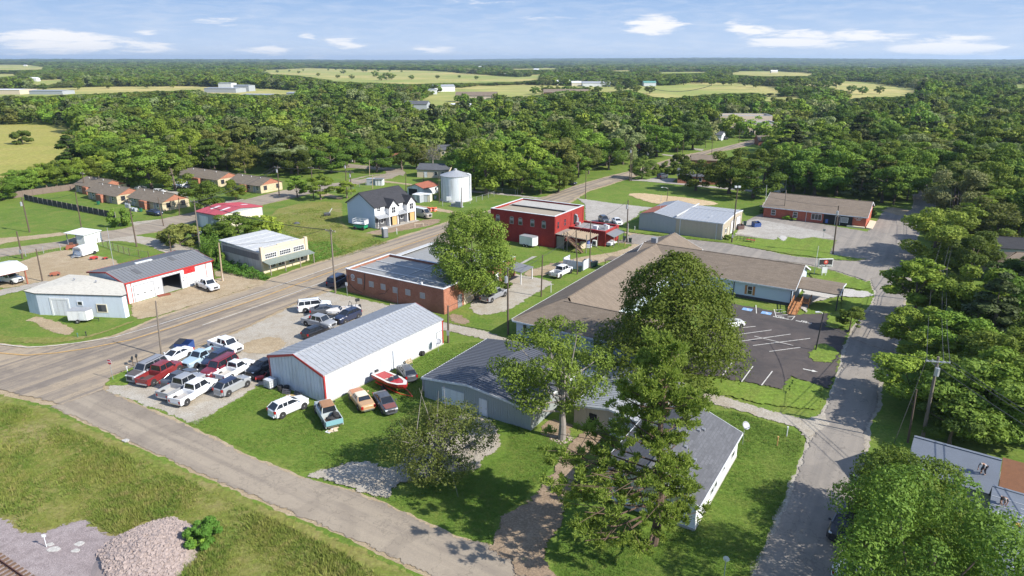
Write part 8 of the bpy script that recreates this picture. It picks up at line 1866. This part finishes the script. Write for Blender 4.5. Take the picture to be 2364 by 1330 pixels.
# ---------------------------------------------------------------- sky, sun, air, camera
W=bpy.data.worlds.new('World');S.world=W;W.use_nodes=True;nt=W.node_tree;nt.nodes.clear()
EL=math.radians(36);AZ=math.radians(-26) # towards the sun: right of and behind the viewer
sd=Vector((math.cos(AZ)*math.cos(EL),math.sin(AZ)*math.cos(EL),math.sin(EL)))
sky=nt.nodes.new('ShaderNodeTexSky');sky.sky_type='NISHITA';sky.sun_disc=False;sky.sun_elevation=EL;sky.sun_rotation=math.atan2(sd.x,sd.y);sky.altitude=200;sky.air_density=1.0;sky.dust_density=.4;sky.ozone_density=2.2
tc=nt.nodes.new('ShaderNodeTexCoord');sx=nt.nodes.new('ShaderNodeSeparateXYZ');nt.links.new(tc.outputs['Generated'],sx.inputs[0])
def math_(op,a,b=None,c=None):
    n=nt.nodes.new('ShaderNodeMath');n.operation=op
    for i,v in enumerate((a,b,c)):
        if v is None: continue
        if hasattr(v,'is_linked'): nt.links.new(v,n.inputs[i])
        else: n.inputs[i].default_value=v
    return n.outputs[0]
elv=math_('ARCSINE',sx.outputs[2]);az=math_('ARCTAN2',sx.outputs[0],sx.outputs[1])
cv=nt.nodes.new('ShaderNodeCombineXYZ');nt.links.new(math_('MULTIPLY',az,9.),cv.inputs[0]);nt.links.new(math_('MULTIPLY',elv,62.),cv.inputs[1])
n1=nt.nodes.new('ShaderNodeTexNoise');n1.inputs['Scale'].default_value=2.1;n1.inputs['Detail'].default_value=9;n1.inputs['Roughness'].default_value=.62;n1.inputs['Distortion'].default_value=.5;nt.links.new(cv.outputs[0],n1.inputs['Vector'])
# cloud banks given by bearing and height above the horizon
tot=None
def ae(px,py):
    u=(px-1182)/FO;v=(py-665)/FO;d=Vector((u,cp-v*sp,-sp-v*cp)).normalized();return math.atan2(d.x,d.y),math.asin(d.z)
for px,py,wx,wy,s in ((140,96,260,30,1.),(330,108,120,16,.8),(500,48,90,16,.55),(620,115,100,13,.75),(710,84,36,10,.7),(800,102,90,14,.7),(730,132,50,8,.6),(1010,113,80,12,.7),(1320,46,70,14,.45),(1510,58,110,24,.95),(1340,124,60,8,.5),(1730,72,90,18,.9),(1850,92,190,26,.95),(1980,80,140,16,.7),(2190,108,220,26,1.),(2050,90,150,18,.5),(1690,50,40,8,.5),(1250,42,110,9,.4),(1120,10,130,14,.3),(150,22,300,12,.18),(345,78,60,8,.4),(30,128,60,8,.6),(2300,125,120,10,.6),(880,95,30,6,.4),(1180,128,60,6,.4)):
    a0,e0=ae(px,py);a1,_=ae(px+wx*.9,py);_,e1_=ae(px,py-wy*1.25)
    da=math_('DIVIDE',math_('SUBTRACT',az,a0),abs(a1-a0));de=math_('DIVIDE',math_('SUBTRACT',elv,e0),abs(e1_-e0))
    g_=math_('SUBTRACT',1.,math_('ADD',math_('MULTIPLY',da,da),math_('MULTIPLY',de,de)));g_=math_('MULTIPLY',math_('MAXIMUM',g_,0.),s);tot=g_ if tot is None else math_('MAXIMUM',tot,g_)
cl=math_('ADD',math_('MULTIPLY',tot,.40),n1.outputs['Fac'])
mr=nt.nodes.new('ShaderNodeMapRange');mr.interpolation_type='SMOOTHSTEP';mr.inputs[1].default_value=.60;mr.inputs[2].default_value=.86;mr.inputs[4].default_value=1.;nt.links.new(cl,mr.inputs[0])
mask=math_('MULTIPLY',mr.outputs[0],math_('MINIMUM',math_('MULTIPLY',tot,6.),1.))
thin=nt.nodes.new('ShaderNodeMapRange');thin.inputs[1].default_value=.42;thin.inputs[2].default_value=.75;thin.inputs[4].default_value=.26;nt.links.new(n1.outputs['Fac'],thin.inputs[0])
mask=math_('MAXIMUM',mask,thin.outputs[0])
# below-horizon guard so the sky stays clean at the rim
low=ramp(nt,math_('MULTIPLY',elv,4.6),[(0,(.39,.455,.56)),(.12,(.32,.41,.555)),(.40,(.185,.30,.50)),(1.,(.09,.18,.40))])
lo10=mixc(nt,1.,low,(10,10,10),'MULTIPLY')
fm=nt.nodes.new('ShaderNodeMapRange');fm.inputs[1].default_value=.16;fm.inputs[2].default_value=.45;nt.links.new(elv,fm.inputs[0])
up_=mixc(nt,1.,sky.outputs[0],(1.35,1.35,1.4),'MULTIPLY');tint=mixc(nt,fm.outputs[0],lo10,up_)
cc_=mixc(nt,mask,tint,(6.2,6.2,6.35))
bg=nt.nodes.new('ShaderNodeBackground');nt.links.new(cc_,bg.inputs[0]);bg.inputs[1].default_value=.10
ou=nt.nodes.new('ShaderNodeOutputWorld');nt.links.new(bg.outputs[0],ou.inputs[0])
L=bpy.data.lights.new('sun','SUN');L.energy=4.6;L.angle=math.radians(.53);L.color=(1,.95,.87);so=bpy.data.objects.new('sun',L);C.objects.link(so);so.rotation_euler=sd.to_track_quat('Z','Y').to_euler();so.location=(0,0,200)
HAZE=1
if HAZE:
    m,nt=NT('haze_air');v=nt.nodes.new('ShaderNodeVolumePrincipled');v.inputs['Density'].default_value=7.5e-5;v.inputs['Color'].default_value=(.62,.80,1,1);v.inputs['Anisotropy'].default_value=.2;o=nt.nodes.new('ShaderNodeOutputMaterial');nt.links.new(v.outputs[0],o.inputs['Volume'])
    mb=MB();mb.box(-20500,20500,-20500,20500,-60,110);h=mb.build('haze',m);prop(h,'pale blue air haze over the whole countryside','haze',None,'stuff')
cam=bpy.data.cameras.new('camera');cam.sensor_width=36;cam.lens=FO/2364*36;cam.clip_end=90000;cam.clip_start=.5
co=bpy.data.objects.new('camera',cam);C.objects.link(co);co.location=(0,0,CH);co.rotation_euler=(PI/2-PT,0,0);S.camera=co
S.view_settings.view_transform='Standard';S.view_settings.look='None';S.view_settings.exposure=.74;S.view_settings.gamma=1
S.cycles.max_bounces=4;S.cycles.diffuse_bounces=2;S.cycles.glossy_bounces=2;S.cycles.transmission_bounces=2;S.cycles.volume_bounces=0;S.cycles.transparent_max_bounces=24
S.render.engine='CYCLES'
